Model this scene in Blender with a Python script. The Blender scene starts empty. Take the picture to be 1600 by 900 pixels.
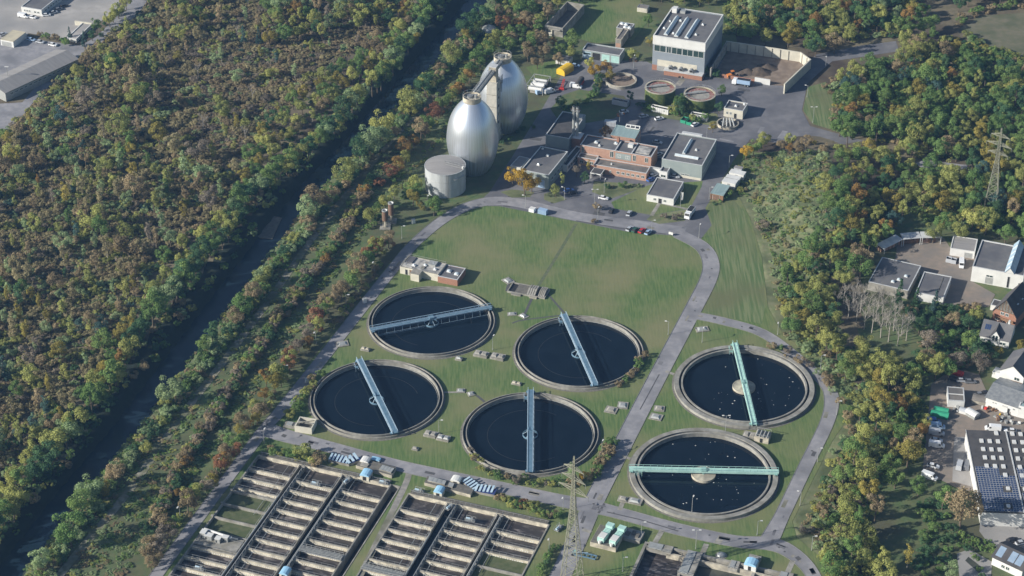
import bpy, bmesh, math, random
import numpy as np
from mathutils import Vector, Matrix, Quaternion
from mathutils.geometry import tessellate_polygon
D = bpy.data
S = bpy.context.scene
C = S.collection
R = math.radians
random.seed(7)
# ------------------------------------------------------------------ camera, light
PITCH, FPX, CAMH = R(32.942), 3300.0, 451.97
cam = D.objects.new('camera', D.cameras.new('camera')); C.objects.link(cam); S.camera = cam
cam.location = (0, 0, CAMH); cam.rotation_euler = (math.pi/2 - PITCH, 0, 0)
cam.data.sensor_width = 36; cam.data.lens = 36*FPX/1600; cam.data.clip_start = 1; cam.data.clip_end = 8000
SUN_EL = R(25.4); SUN_H = Vector((-1, -.33)).normalized()
wd = D.worlds.new('World'); S.world = wd; wd.use_nodes = True
nt = wd.node_tree; bg = nt.nodes['Background']
sky = nt.nodes.new('ShaderNodeTexSky'); sky.sky_type = 'NISHITA'; sky.sun_disc = False
sky.sun_elevation = SUN_EL; sky.sun_rotation = math.atan2(SUN_H.x, SUN_H.y) % (2*math.pi)
nt.links.new(sky.outputs[0], bg.inputs[0]); bg.inputs[1].default_value = 0.07
sl = D.lights.new('sun', 'SUN'); sl.energy = 5.0; sl.angle = R(.5); sl.color = (1, .95, .86)
sun = D.objects.new('sun', sl); C.objects.link(sun)
dirv = Vector((-SUN_H.x*math.cos(SUN_EL), -SUN_H.y*math.cos(SUN_EL), -math.sin(SUN_EL)))
sun.rotation_euler = dirv.to_track_quat('-Z', 'Y').to_euler(); sun.location = (-300, 300, 400)
S.view_settings.view_transform = 'Standard'; S.view_settings.look = 'None'
S.view_settings.gamma = 1; S.view_settings.exposure = 0.62; S.view_settings.use_curve_mapping = False
# ------------------------------------------------------------------ pixel <-> world
sp, cp = math.sin(PITCH), math.cos(PITCH)
def G(x, y, z=0):
    u, w = x-800, 450-y
    k = (z-CAMH)/(-FPX*sp + w*cp)
    return Vector((u*k, (FPX*cp + w*sp)*k, z))
def G2(x, y, z=0): return G(x, y, z).xy
def PJ(X, Y, Z=0):
    Z = Z-CAMH; dd = Y*cp - Z*sp
    return 800+FPX*X/dd, 450-FPX*(Y*sp+Z*cp)/dd
def inpoly(x, y, P):
    c = False; n = len(P); j = n-1
    for i in range(n):
        xi, yi = P[i][0], P[i][1]; xj, yj = P[j][0], P[j][1]
        if (yi > y) != (yj > y) and x < (xj-xi)*(y-yi)/(yj-yi)+xi: c = not c
        j = i
    return c
def inpoly_np(X, Y, P):
    c = np.zeros(X.shape, bool); n = len(P); j = n-1
    for i in range(n):
        xi, yi = P[i][0], P[i][1]; xj, yj = P[j][0], P[j][1]
        if yi != yj: c ^= ((yi > Y) != (yj > Y)) & (X < (xj-xi)*(Y-yi)/(yj-yi)+xi)
        j = i
    return c
# ------------------------------------------------------------------ materials
MATS = {}
def mat(name, col, col2=None, scale=.5, rough=.85, metal=0, det=5, bump=0, col3=None, scale3=.05, th=(.38, .62), spec=.4, stretch=None, obj=False):
    if name in MATS: return MATS[name]
    m = D.materials.new(name); m.use_nodes = True; nt = m.node_tree; b = nt.nodes['Principled BSDF']
    b.inputs['Roughness'].default_value = rough; b.inputs['Metallic'].default_value = metal
    b.inputs['Specular IOR Level'].default_value = spec
    col2 = col2 or tuple(c*.8 for c in col)
    tc = nt.nodes.new('ShaderNodeTexCoord'); src = tc.outputs['Object']
    if stretch:
        mp = nt.nodes.new('ShaderNodeMapping'); mp.inputs['Scale'].default_value = stretch[:3]
        if len(stretch) > 3: mp.inputs['Rotation'].default_value = (0, 0, stretch[3])
        nt.links.new(src, mp.inputs[0]); src = mp.outputs[0]
    def noise(sc, d, th, s=None):
        n = nt.nodes.new('ShaderNodeTexNoise'); n.inputs['Scale'].default_value = sc; n.inputs['Detail'].default_value = d
        nt.links.new(s or src, n.inputs['Vector'])
        r = nt.nodes.new('ShaderNodeMapRange'); r.inputs[1].default_value = th[0]; r.inputs[2].default_value = th[1]
        nt.links.new(n.outputs[0], r.inputs[0]); return n, r
    def mix(a, b_, f):
        x = nt.nodes.new('ShaderNodeMix'); x.data_type = 'RGBA'
        for k, v in ((6, a), (7, b_)):
            if isinstance(v, tuple): x.inputs[k].default_value = (*v, 1)
            else: nt.links.new(v, x.inputs[k])
        nt.links.new(f, x.inputs[0]); return x.outputs[2]
    n, r = noise(scale, det, th); out = mix(col, col2, r.outputs[0])
    if col3:
        n3, r3 = noise(scale3, 3, (.42, .66), tc.outputs['Object']); out = mix(out, col3, r3.outputs[0])
    nt.links.new(out, b.inputs['Base Color'])
    if bump:
        bp = nt.nodes.new('ShaderNodeBump'); bp.inputs['Strength'].default_value = bump; bp.inputs['Distance'].default_value = .15
        nt.links.new(n.outputs[0], bp.inputs['Height']); nt.links.new(bp.outputs[0], b.inputs['Normal'])
    MATS[name] = m; return m
def M(n): return MATS[n]
mat('scrub', (.13, .115, .07), (.18, .15, .10), .35, .95, bump=.5, col3=(.055, .040, .030), scale3=.03)
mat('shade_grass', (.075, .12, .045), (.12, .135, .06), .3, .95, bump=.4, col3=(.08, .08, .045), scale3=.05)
mat('lawn', (.070, .124, .036), (.122, .166, .057), .45, .95, det=14, bump=.4, col3=(.172, .174, .082), scale3=.04, th=(.38, .62), stretch=(3.0, .3, 1, R(20)))
mat('track', (.085, .115, .055), (.12, .13, .08), .6, .95)
mat('bank_painted_shade', (.010, .018, .012), (.016, .026, .016), .4, .95, bump=.5)  # bank vegetation with the tree shade painted into its near-black colour
mat('lawn_mown', (.080, .130, .045), (.155, .185, .085), .35, .95, det=5, bump=.2, col3=(.12, .13, .06), scale3=.04, stretch=(3.0, .14, 1, R(12)), th=(.42, .58))
mat('rough_grass', (.14, .165, .075), (.20, .20, .11), .4, .95, bump=.6, col3=(.07, .09, .04), scale3=.08)
mat('asphalt', (.225, .222, .238), (.285, .278, .29), .35, .9, det=12, col3=(.165, .165, .178), scale3=.09)
mat('asphalt_patch', (.075, .075, .08), (.09, .088, .09), .6, .9, det=6)
mat('gravel_road', (.20, .19, .18), (.30, .28, .25), .5, .95, det=8, col3=(.13, .13, .09), scale3=.12)
mat('towpath', (.15, .15, .10), (.28, .26, .21), .45, .95, det=9, th=(.42, .58), col3=(.09, .10, .05), scale3=.07)
mat('paving', (.26, .21, .17), (.21, .18, .15), .4, .9, det=6, col3=(.18, .165, .15), scale3=.08)
mat('pale_concrete_ground', (.30, .285, .27), (.38, .36, .34), .2, .9, det=7, col3=(.24, .235, .23), scale3=.05)
mat('dry_grass', (.125, .125, .075), (.16, .145, .10), .3, .95, det=8, bump=.4, col3=(.09, .10, .055), scale3=.1)
mat('tower_grey', (.46, .44, .39), (.38, .37, .33), .8, .85)
mat('dirt', (.17, .13, .10), (.23, .18, .14), .3, .95, det=7)
mat('kerb', (.22, .215, .20), (.16, .16, .15), .8)
mat('concrete', (.33, .315, .28), (.24, .23, .21), .7, .9, det=7, col3=(.19, .18, .15), scale3=.25)
mat('beam_cream', (.66, .60, .47), (.50, .455, .36), .9, .85, det=8, col3=(.34, .31, .25), scale3=.5)
mat('concrete_pale', (.50, .455, .36), (.38, .345, .275), .8, .85, det=7, col3=(.26, .24, .20), scale3=.3)
mat('concrete_dark', (.15, .14, .12), (.105, .10, .09), .7, .9, det=6)
mat('gravel_ring', (.19, .18, .155), (.13, .125, .11), 1.2, .95, det=8)
mat('tank_water', (.003, .007, .013), (.005, .010, .017), .15, .06, det=3, spec=.2)
mat('canal_water', (.009, .020, .033), (.011, .023, .036), .05, .15, det=4, spec=.25)
mat('sludge_water', (.036, .030, .031), (.20, .178, .172), .5, .5, det=14, th=(.49, .66), spec=.35, stretch=(.7, 1.6, 1), col3=(.05, .045, .042), scale3=.12)
mat('clear_basin', (.045, .05, .045), (.075, .08, .065), .25, .4, det=6, spec=.4)
mat('weeds', (.065, .085, .035), (.10, .11, .055), .5, .95, det=8, bump=.6)
mat('white_paint', (.64, .64, .62), (.57, .57, .55), .3, .6)
mat('cream_paint', (.56, .53, .44), (.48, .455, .38), .4, .7)
mat('grey_panel', (.245, .275, .305), (.22, .25, .28), .3, .6)
mat('green_grey_panel', (.24, .28, .275), (.27, .31, .30), .3, .6)
mat('metal_blue', (.13, .22, .30), (.10, .18, .25), .6, .45)
mat('metal_pale_blue', (.38, .49, .57), (.30, .41, .50), .6, .45)
mat('metal_teal', (.25, .42, .39), (.20, .36, .34), .6, .45)
mat('metal_pale_teal', (.40, .60, .55), (.33, .52, .48), .6, .45)
mat('holder_grey', (.43, .45, .455), (.33, .345, .35), .5, .6, det=7, stretch=(1, 1, .2))
mat('metal_grey', (.30, .31, .31), (.22, .23, .24), .8, .45, .3)
mat('galvanised', (.40, .41, .40), (.33, .34, .33), .8, .5, .3)
mat('pylon_steel', (.27, .27, .20), (.22, .22, .17), .8, .6)
mat('dark', (.02, .02, .022), (.03, .03, .03), .5, .6)
mat('glass', (.025, .045, .045), (.04, .065, .06), .2, .12, spec=.6)
mat('roof_grey', (.125, .125, .13), (.155, .15, .15), .35, .9, det=7, col3=(.10, .10, .11), scale3=.12)
mat('roof_dark', (.06, .058, .06), (.08, .076, .076), .35, .9, det=6)
mat('roof_brown', (.165, .15, .135), (.21, .19, .17), .5, .9, det=8, col3=(.12, .115, .11), scale3=.15)
mat('roof_pale', (.48, .46, .42), (.38, .37, .35), 1.2, .9, det=9, th=(.42, .55), col3=(.16, .16, .16), scale3=.35)
mat('roof_cement', (.27, .26, .255), (.235, .225, .22), .3, .9, det=6, stretch=(.3, 3, 1))
mat('roof_beige', (.50, .45, .33), (.42, .38, .29), .3, .9)
mat('roof_teal', (.27, .36, .355), (.23, .31, .31), .4, .6, stretch=(3, .3, 1))
mat('coping', (.50, .51, .51), (.42, .43, .44), .5, .5)
mat('brick', (.33, .17, .115), (.27, .14, .095), 2.0, .9, det=6)
mat('brick_pale', (.40, .245, .18), (.34, .205, .15), 1.0, .9)
mat('skylight', (.52, .58, .60), (.42, .48, .52), 1, .25)
mat('sky_blue', (.30, .52, .70), (.25, .46, .64), .5, .5)
mat('navy', (.03, .05, .16), (.04, .06, .2), .5, .5)
mat('red', (.55, .045, .035), (.45, .04, .03), .5, .5)
mat('yellow', (.68, .44, .03), (.60, .38, .03), .5, .5)
mat('orange', (.60, .20, .04), (.5, .17, .04), .5, .5)
mat('green_paint', (.04, .30, .17), (.03, .25, .15), .5, .5)
mat('wood', (.26, .15, .085), (.17, .10, .06), 1.5, .9)
mat('bark', (.13, .10, .075), (.085, .07, .05), 2, .95)
mat('pale_bark', (.36, .33, .29), (.27, .25, .22), 2, .95)
mat('tyre', (.015, .015, .015), (.02, .02, .02), 1, .8)
mat('scum_red', (.24, .10, .09), (.30, .20, .17), 1.0, .9, det=8, th=(.45, .55))
mat('solar_pale', (.20, .27, .36), (.24, .31, .40), .6, .25)
mat('rim_concrete', (.31, .30, .27), (.22, .215, .195), .6, .9, det=8, col3=(.18, .17, .145), scale3=.2)
mat('asphalt_yard', (.135, .135, .148), (.175, .172, .182), .22, .9, det=10, col3=(.105, .105, .118), scale3=.07)
mat('rust', (.20, .12, .08), (.13, .085, .06), 1.2, .9, det=8)
mat('ivy', (.05, .085, .025), (.10, .125, .035), .7, .9, det=8, bump=.8)
mat('solar', (.030, .05, .11), (.035, .055, .12), .4, .2, spec=.6)
mat('sludge_heap', (.07, .055, .045), (.11, .085, .065), .5, .95, det=8, bump=.6)
for n_, c_ in dict(car_white=(.72, .73, .74), car_silver=(.42, .44, .47), car_black=(.025, .027, .035), car_blue=(.05, .12, .36), car_red=(.45, .03, .035), car_green=(.03, .09, .06), car_grey=(.16, .17, .19), car_lightblue=(.30, .42, .58)).items():
    mat(n_, c_, tuple(c*.95 for c in c_), .5, .3, .0, spec=.6)
# digester cladding: vertical sheet seams with streaks below
def cladding():
    m = D.materials.new('cladding'); m.use_nodes = True; nt = m.node_tree; b = nt.nodes['Principled BSDF']
    tc = nt.nodes.new('ShaderNodeTexCoord'); mp = nt.nodes.new('ShaderNodeSeparateXYZ'); nt.links.new(tc.outputs['Object'], mp.inputs[0])
    at = nt.nodes.new('ShaderNodeMath'); at.operation = 'ARCTAN2'; nt.links.new(mp.outputs[1], at.inputs[0]); nt.links.new(mp.outputs[0], at.inputs[1])
    cx = nt.nodes.new('ShaderNodeCombineXYZ')
    mu = nt.nodes.new('ShaderNodeMath'); mu.operation = 'MULTIPLY'; mu.inputs[1].default_value = 14; nt.links.new(at.outputs[0], mu.inputs[0])
    nt.links.new(mu.outputs[0], cx.inputs[0])
    mz = nt.nodes.new('ShaderNodeMath'); mz.operation = 'MULTIPLY'; mz.inputs[1].default_value = .06; nt.links.new(mp.outputs[2], mz.inputs[0]); nt.links.new(mz.outputs[0], cx.inputs[1])
    n = nt.nodes.new('ShaderNodeTexNoise'); n.inputs['Scale'].default_value = 1.3; n.inputs['Detail'].default_value = 6; nt.links.new(cx.outputs[0], n.inputs['Vector'])
    w = nt.nodes.new('ShaderNodeMath'); w.operation = 'FRACT'; m2 = nt.nodes.new('ShaderNodeMath'); m2.operation = 'MULTIPLY'; m2.inputs[1].default_value = 60/6.2832
    nt.links.new(at.outputs[0], m2.inputs[0]); nt.links.new(m2.outputs[0], w.inputs[0])
    g = nt.nodes.new('ShaderNodeMath'); g.operation = 'GREATER_THAN'; g.inputs[1].default_value = .88; nt.links.new(w.outputs[0], g.inputs[0])
    zz = nt.nodes.new('ShaderNodeMapRange'); zz.inputs[1].default_value = 2; zz.inputs[2].default_value = 22; zz.inputs[3].default_value = .9; zz.inputs[4].default_value = .12; nt.links.new(mp.outputs[2], zz.inputs[0])
    r = nt.nodes.new('ShaderNodeMapRange'); r.inputs[1].default_value = .4; r.inputs[2].default_value = .66; nt.links.new(n.outputs[0], r.inputs[0])
    f = nt.nodes.new('ShaderNodeMath'); f.operation = 'MULTIPLY'; nt.links.new(r.outputs[0], f.inputs[0]); nt.links.new(zz.outputs[0], f.inputs[1])
    x = nt.nodes.new('ShaderNodeMix'); x.data_type = 'RGBA'; x.inputs[6].default_value = (.66, .71, .78, 1); x.inputs[7].default_value = (.40, .42, .43, 1); nt.links.new(f.outputs[0], x.inputs[0])
    y = nt.nodes.new('ShaderNodeMix'); y.data_type = 'RGBA'; y.inputs[7].default_value = (.40, .42, .43, 1); nt.links.new(x.outputs[2], y.inputs[6])
    gg = nt.nodes.new('ShaderNodeMath'); gg.operation = 'MULTIPLY'; gg.inputs[1].default_value = .4; nt.links.new(g.outputs[0], gg.inputs[0]); nt.links.new(gg.outputs[0], y.inputs[0])
    nt.links.new(y.outputs[2], b.inputs['Base Color']); b.inputs['Metallic'].default_value = .75; b.inputs['Roughness'].default_value = .36
    MATS['cladding'] = m
cladding()
# ------------------------------------------------------------------ mesh builder
class MB:
    def __init__(s): s.v = []; s.f = []; s.m = []; s.mats = []
    def mi(s, m):
        m = M(m) if isinstance(m, str) else m
        if m not in s.mats: s.mats.append(m)
        return s.mats.index(m)
    def add(s, vs, fs, m):
        o = len(s.v); s.v += [tuple(v) for v in vs]; k = s.mi(m)
        for f in fs: s.f.append([i+o for i in f]); s.m.append(k)
        return s
    def box(s, x0, x1, y0, y1, z0, z1, m, rot=0, cx=0, cy=0):
        vs = [(x, y, z) for z in (z0, z1) for x, y in ((x0, y0), (x1, y0), (x1, y1), (x0, y1))]
        if rot:
            c_, s_ = math.cos(rot), math.sin(rot)
            vs = [(cx+(x-cx)*c_-(y-cy)*s_, cy+(x-cx)*s_+(y-cy)*c_, z) for x, y, z in vs]
        return s.add(vs, [(0, 3, 2, 1), (4, 5, 6, 7), (0, 1, 5, 4), (1, 2, 6, 5), (2, 3, 7, 6), (3, 0, 4, 7)], m)
    def prism(s, poly, z0, z1, m, mt=None):
        n = len(poly); vs = [(p[0], p[1], z0) for p in poly]+[(p[0], p[1], z1) for p in poly]
        s.add(vs, [(i, (i+1) % n, n+(i+1) % n, n+i) for i in range(n)]+[tuple(range(n-1, -1, -1))], m)
        s.add([(p[0], p[1], z1) for p in poly], [tuple(range(n))], mt or m); return s
    def bar(s, a, b, w, m, h=None):
        a = Vector(a); b = Vector(b); d = b-a
        if d.length < 1e-6: return s
        d.normalize(); up = Vector((0, 0, 1)) if abs(d.z) < .95 else Vector((1, 0, 0))
        x = d.cross(up).normalized()*w/2; y = x.cross(d).normalized()*(h or w)/2
        vs = [p+i*x+j*y for p in (a, b) for i, j in ((-1, -1), (1, -1), (1, 1), (-1, 1))]
        return s.add(vs, [(0, 1, 2, 3), (7, 6, 5, 4), (0, 4, 5, 1), (1, 5, 6, 2), (2, 6, 7, 3), (3, 7, 4, 0)], m)
    def cyl(s, x, y, z0, z1, r0, m, r1=None, n=16, cap=True):
        r1 = r0 if r1 is None else r1; vs = []
        for z, r in ((z0, r0), (z1, r1)): vs += [(x+r*math.cos(2*math.pi*i/n), y+r*math.sin(2*math.pi*i/n), z) for i in range(n)]
        fs = [(i, (i+1) % n, n+(i+1) % n, n+i) for i in range(n)]
        if cap: fs += [tuple(range(n-1, -1, -1)), tuple(range(n, 2*n))]
        return s.add(vs, fs, m)
    def tube(s, a, b, r, m, n=8, r1=None):
        a = Vector(a); b = Vector(b); q = (b-a).to_track_quat('Z', 'Y'); r1 = r if r1 is None else r1; vs = []
        for p, rr in ((a, r), (b, r1)):
            vs += [p+q@Vector((rr*math.cos(2*math.pi*i/n), rr*math.sin(2*math.pi*i/n), 0)) for i in range(n)]
        return s.add(vs, [(i, (i+1) % n, n+(i+1) % n, n+i) for i in range(n)]+[tuple(range(n-1, -1, -1)), tuple(range(n, 2*n))], m)
    def lathe(s, prof, m, n=96, cx=0, cy=0, a0=0, a1=2*math.pi):
        full = abs(a1-a0-2*math.pi) < 1e-4; k = n if full else n+1; vs = []
        for r, z in prof: vs += [(cx+r*math.cos(a0+(a1-a0)*i/n), cy+r*math.sin(a0+(a1-a0)*i/n), z) for i in range(k)]
        fs = []
        for j in range(len(prof)-1):
            for i in range(n):
                i2 = (i+1) % k; fs.append((j*k+i, j*k+i2, (j+1)*k+i2, (j+1)*k+i))
        return s.add(vs, fs, m)
    def ngon(s, poly, z, m): return s.add([(p[0], p[1], z) for p in poly], [tuple(range(len(poly)))], m)
    def build(s, name, parent=None, smooth=False, loc=None):
        me = D.meshes.new(name); me.from_pydata(s.v, [], s.f)
        for m in s.mats: me.materials.append(m)
        if s.m: me.polygons.foreach_set('material_index', s.m)
        if smooth: me.polygons.foreach_set('use_smooth', [True]*len(s.f))
        me.update(); o = D.objects.new(name, me); C.objects.link(o)
        if parent: o.parent = parent
        if loc: o.location = loc
        return o
def thing(name, label, cat, loc=(0, 0, 0), rz=0, group=None):
    o = D.objects.new(name, None); C.objects.link(o); o.empty_display_size = .5
    o.location = loc; o.rotation_euler = (0, 0, rz); o['label'] = label; o['category'] = cat
    if group: o['group'] = group
    return o
def tag(o, label, cat, group=None):
    o['label'] = label; o['category'] = cat
    if group: o['group'] = group
    return o
def struct(o, kind='structure'): o['kind'] = kind; return o
def children(o): return list(o.children)
def copy_tree(o, label=None, loc=None, rz=None, parent=None, mats=None, scale=None):
    c = o.copy(); C.objects.link(c)
    if parent: c.parent = parent
    for ch in children(o): copy_tree(ch, parent=c)
    if label: c['label'] = label
    if loc is not None: c.location = loc
    if rz is not None: c.rotation_euler = (0, 0, rz)
    if scale: c.scale = (scale,)*3
    return c
# ------------------------------------------------------------------ ground model
BANK = [G2(*p) for p in [(20, 925), (82, 845), (150, 757), (222, 670), (315, 545), (427, 395), (517, 282), (572, 225), (695, 82), (765, 0)]]
BANK = [BANK[0]+(BANK[0]-BANK[1]).normalized()*400]+BANK+[BANK[-1]+(BANK[-1]-BANK[-2]).normalized()*400]
PLANT = [(165, 985), (395, 705), (405, 680), (430, 640), (500, 545), (565, 470), (605, 415), (640, 378), (690, 335), (745, 310), (820, 300), (1090, 330), (1130, 255), (1160, 232), (1190, 240), (1165, 262), (1150, 300), (1172, 340), (1190, 400), (1200, 480), (1225, 525), (1290, 565), (1325, 610), (1330, 645), (1300, 690), (1270, 750), (1238, 815), (1245, 840), (1300, 885), (1350, 985)]
PLANTW = [G2(*p) for p in PLANT]
TANKS = [(-30.9, 673.1, 25, 0), (-49.2, 622.8, 25, 0), (25.1, 652.4, 25, 0), (6.5, 601.9, 25, 0), (85.1, 630.7, 26.4, 1), (66.3, 578.6, 26.4, 1)]
def bank_dist(X, Y):      # signed distance left of the right bank line
    best = np.full(X.shape, 1e9); sgn = np.ones(X.shape)
    for a, b in zip(BANK[:-1], BANK[1:]):
        d = b-a; L = d.length; d = d/L
        t = np.clip((X-a.x)*d.x+(Y-a.y)*d.y, 0, L); dx = X-(a.x+d.x*t); dy = Y-(a.y+d.y*t); r = np.hypot(dx, dy)
        s_ = d.x*dy-d.y*dx; m = r < best; best = np.where(m, r, best); sgn = np.where(m, np.sign(s_), sgn)
    return best*sgn
MOUND = G2(1290, 330)
def smooth(t): t = np.clip(t, 0, 1); return t*t*(3-2*t)
def terr(X, Y):
    X = np.asarray(X, float); Y = np.asarray(Y, float)
    d = bank_dist(X, Y)
    z = -.06+.25*np.sin(X*.11+1)*np.sin(Y*.09)*0
    z = z-4.0*smooth(d/4)*smooth((16-d)/4)
    dx = (X-MOUND.x); dy = (Y-MOUND.y); r = np.sqrt((dx/26)**2+(dy/60)**2)
    z = z+6*smooth(1.15-r)
    return z
def tz(x, y): return float(terr(np.array([x]), np.array([y]))[0])
def build_terrain():
    xs = np.concatenate([[-4000, -1500, -700], np.arange(-420, 421, 3.0), [700, 1500, 4000]])
    ys = np.concatenate([[-1500, 0, 300], np.arange(480, 1151, 3.0), [1500, 2500, 6000]])
    X, Y = np.meshgrid(xs, ys); Z = terr(X, Y)
    cx_, cy_ = np.mean([p.x for p in PLANTW]), np.mean([p.y for p in PLANTW])
    ins = inpoly_np(X, Y, PLANTW)
    for dx, dy in ((4, 0), (-4, 0), (0, 4), (0, -4), (3, 3), (-3, 3), (3, -3), (-3, -3)): ins &= inpoly_np(X+dx, Y+dy, PLANTW)
    Z = np.where(ins, -7.0, Z)
    ny, nx = X.shape; V = np.stack([X, Y, Z], -1).reshape(-1, 3)
    i = np.arange(ny*nx).reshape(ny, nx); F = np.stack([i[:-1, :-1], i[:-1, 1:], i[1:, 1:], i[1:, :-1]], -1).reshape(-1, 4)
    me = D.meshes.new('ground'); me.from_pydata(V.tolist(), [], F.tolist()); me.materials.append(M('scrub')); me.materials.append(M('shade_grass')); me.materials.append(M('rough_grass')); me.materials.append(M('bank_painted_shade'))
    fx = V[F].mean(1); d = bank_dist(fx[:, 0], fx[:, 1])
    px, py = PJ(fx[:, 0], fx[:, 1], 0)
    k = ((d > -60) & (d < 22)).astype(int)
    k = np.where((d > 1) & (d < 22), 3, k)  # canal slopes take the ground colour with shade painted in
    rg = inpoly_np(px, py, [(1130, 255), (1200, 235), (1300, 250), (1320, 330), (1260, 400), (1330, 560), (1350, 640), (1330, 700), (1290, 800), (1310, 905), (1150, 905), (1100, 300)])
    k = np.where(rg, 2, k)
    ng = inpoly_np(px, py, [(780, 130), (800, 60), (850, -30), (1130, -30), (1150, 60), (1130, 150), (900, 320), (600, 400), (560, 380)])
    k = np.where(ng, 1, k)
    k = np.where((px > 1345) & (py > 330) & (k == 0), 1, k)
    me.polygons.foreach_set('material_index', k.astype(np.int32)); me.polygons.foreach_set('use_smooth', [True]*len(F)); me.update()
    o = D.objects.new('ground', me); C.objects.link(o); struct(o)
build_terrain()
def strip_poly(pts, w):
    L = []; Rr = []
    for i, p in enumerate(pts):
        a = pts[max(0, i-1)]; b = pts[min(len(pts)-1, i+1)]; d = (b-a).normalized(); n = Vector((-d.y, d.x))
        ww = float(np.interp(i/(len(pts)-1)*(len(w)-1), range(len(w)), w)) if isinstance(w, (list, tuple)) else w
        L.append(p+n*ww/2); Rr.append(p-n*ww/2)
    return L, Rr
def catmull(pts, n=6):
    out = []; P = [pts[0]*2-pts[1]]+pts+[pts[-1]*2-pts[-2]]
    for i in range(1, len(P)-2):
        for k in range(n):
            t = k/n; a, b, c, d = P[i-1:i+3]
            out.append(.5*((2*b)+(c-a)*t+(2*a-5*b+4*c-d)*t*t+(3*b-a-3*c+d)*t**3))
    return out+[pts[-1]]
def strip(name, px, w, z, m, follow=False):
    pts = catmull([G2(*p) for p in px]); L, Rr = strip_poly(pts, w); mb = MB(); n = len(pts)
    vs = [(p.x, p.y, (tz(p.x, p.y)+.06 if follow else 0)+z) for p in L]+[(p.x, p.y, (tz(p.x, p.y)+.06 if follow else 0)+z) for p in Rr]
    mb.add(vs, [(i, n+i, n+i+1, i+1) for i in range(n-1)], m); o = mb.build(name); struct(o); return o, L, Rr
def holed_sheet(name, outer, holes, z, m):
    polys = [[Vector((p[0], p[1], z)) for p in outer]]+[[Vector((p[0], p[1], z)) for p in h] for h in holes]
    tris = tessellate_polygon(polys); vs = [v for p in polys for v in p]
    mb = MB(); mb.add(vs, [tuple(t) for t in tris], m); o = mb.build(name)
    bm = bmesh.new(); bm.from_mesh(o.data)
    for f in bm.faces:
        f.normal_update()
        if f.normal.z < 0: f.normal_flip()
    bm.to_mesh(o.data); bm.free(); struct(o); return o
def circ(x, y, r, n=72): return [(x+r*math.cos(2*math.pi*i/n), y+r*math.sin(2*math.pi*i/n)) for i in range(n)]
AX = R(-19.4); UX = Vector((math.cos(AX), math.sin(AX))); VX = Vector((UX.y, -UX.x))   # u: right-down, v: towards the camera
O1 = G2(405, 712); O2 = O1+UX*57.7+VX*2.5
def uvp(u, v, O=O1): return O+UX*u+VX*v
HB1 = [uvp(-.5, -.5), uvp(53.2, -.5), uvp(53.2, 90), uvp(-.5, 90)]
HB2 = [uvp(-.4, -.4, O2), uvp(50.6, -.4, O2), uvp(50.6, 90, O2), uvp(-.4, 90, O2)]
B3O = G2(1009, 848); HB3 = [uvp(-.3, 0, B3O), uvp(48, 0, B3O), uvp(48, 45, B3O), uvp(-.3, 45, B3O)]
PLANTBIG = [p for p in PLANTW]
PLANTBIG[0] = PLANTW[0]; 
bot = [G2(1420, 1100), G2(60, 1100)]
OUT = PLANTW+[G2(1500, 1130), G2(60, 1130)]
holed_sheet('lawn', [(p.x, p.y) for p in OUT], [circ(x, y, r-.05) for x, y, r, k in TANKS]+[[(p.x, p.y) for p in h] for h in (HB1, HB2, HB3)], 0, 'lawn')
# mown strip right of the road
mb = MB(); mb.ngon([G2(*p) for p in [(1093, 348), (1110, 318), (1135, 300), (1162, 330), (1180, 380), (1192, 430), (1196, 480), (1190, 506), (1100, 490), (1106, 462), (1120, 425), (1116, 392)]], .012, 'lawn_mown'); struct(mb.build('mown_lawn'))
# roads ------------------------------------------------------------------
zz = .02; ROADW = []
def road(px, w, z, name='road', m='asphalt', follow=False, kerb=False):
    o, L, Rr = strip(name, px, w, z, m, follow); ROADW.append((L, Rr, px, w, kerb, z)); return o
PLAZA = [(742, 322), (765, 300), (800, 245), (850, 165), (880, 112), (915, 92), (1010, 96), (1060, 118), (1135, 122), (1110, 108), (1120, 90), (1225, 135), (1243, 118), (1275, 85), (1340, 72), (1400, 64), (1405, 80), (1300, 96), (1262, 130), (1253, 172), (1266, 197), (1350, 220), (1290, 230), (1200, 222), (1172, 218), (1145, 252), (1118, 300), (1102, 325), (1112, 352), (1090, 380), (1050, 368), (980, 362), (830, 332), (780, 322)]
mb = MB(); P_ = [G2(*p) for p in PLAZA]; holed = [Vector((p.x, p.y, .016)) for p in P_]
mb.add(holed, [tuple(t) for t in tessellate_polygon([holed])], 'asphalt_yard'); struct(mb.build('asphalt_ground'))
road([(862, 930), (905, 835), (930, 780), (1010, 622), (1082, 485), (1107, 435), (1110, 408), (1096, 385), (1060, 365)], 6.8, .022, kerb=True)
road([(1070, 362), (1010, 353), (900, 338), (805, 316), (750, 317), (700, 338), (650, 378), (610, 425), (560, 488), (500, 565), (440, 640), (412, 672), (345, 762), (258, 880), (215, 940)], [7, 7, 7, 7, 6.5, 5.5, 5, 5, 5, 5, 5, 4.6, 4.4, 4.4, 4.4], .028, m='gravel_road' if False else 'asphalt', kerb=True)
road([(405, 668), (450, 682), (520, 700), (620, 727), (760, 757), (880, 783), (935, 792)], [8, 7, 6, 6, 6, 6.5, 8], .034, kerb=True)
road([(925, 792), (960, 800), (1060, 827), (1150, 846), (1205, 850), (1240, 866), (1268, 895), (1285, 940)], [7, 6, 6, 6, 7, 6, 5, 5], .040, kerb=True)
road([(1082, 492), (1130, 502), (1190, 520), (1240, 555), (1287, 597), (1299, 622), (1292, 660), (1258, 730), (1222, 805), (1200, 848)], [5, 5, 5, 5, 5, 5.4, 5, 5, 5, 6.5], .046, kerb=True)
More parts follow.
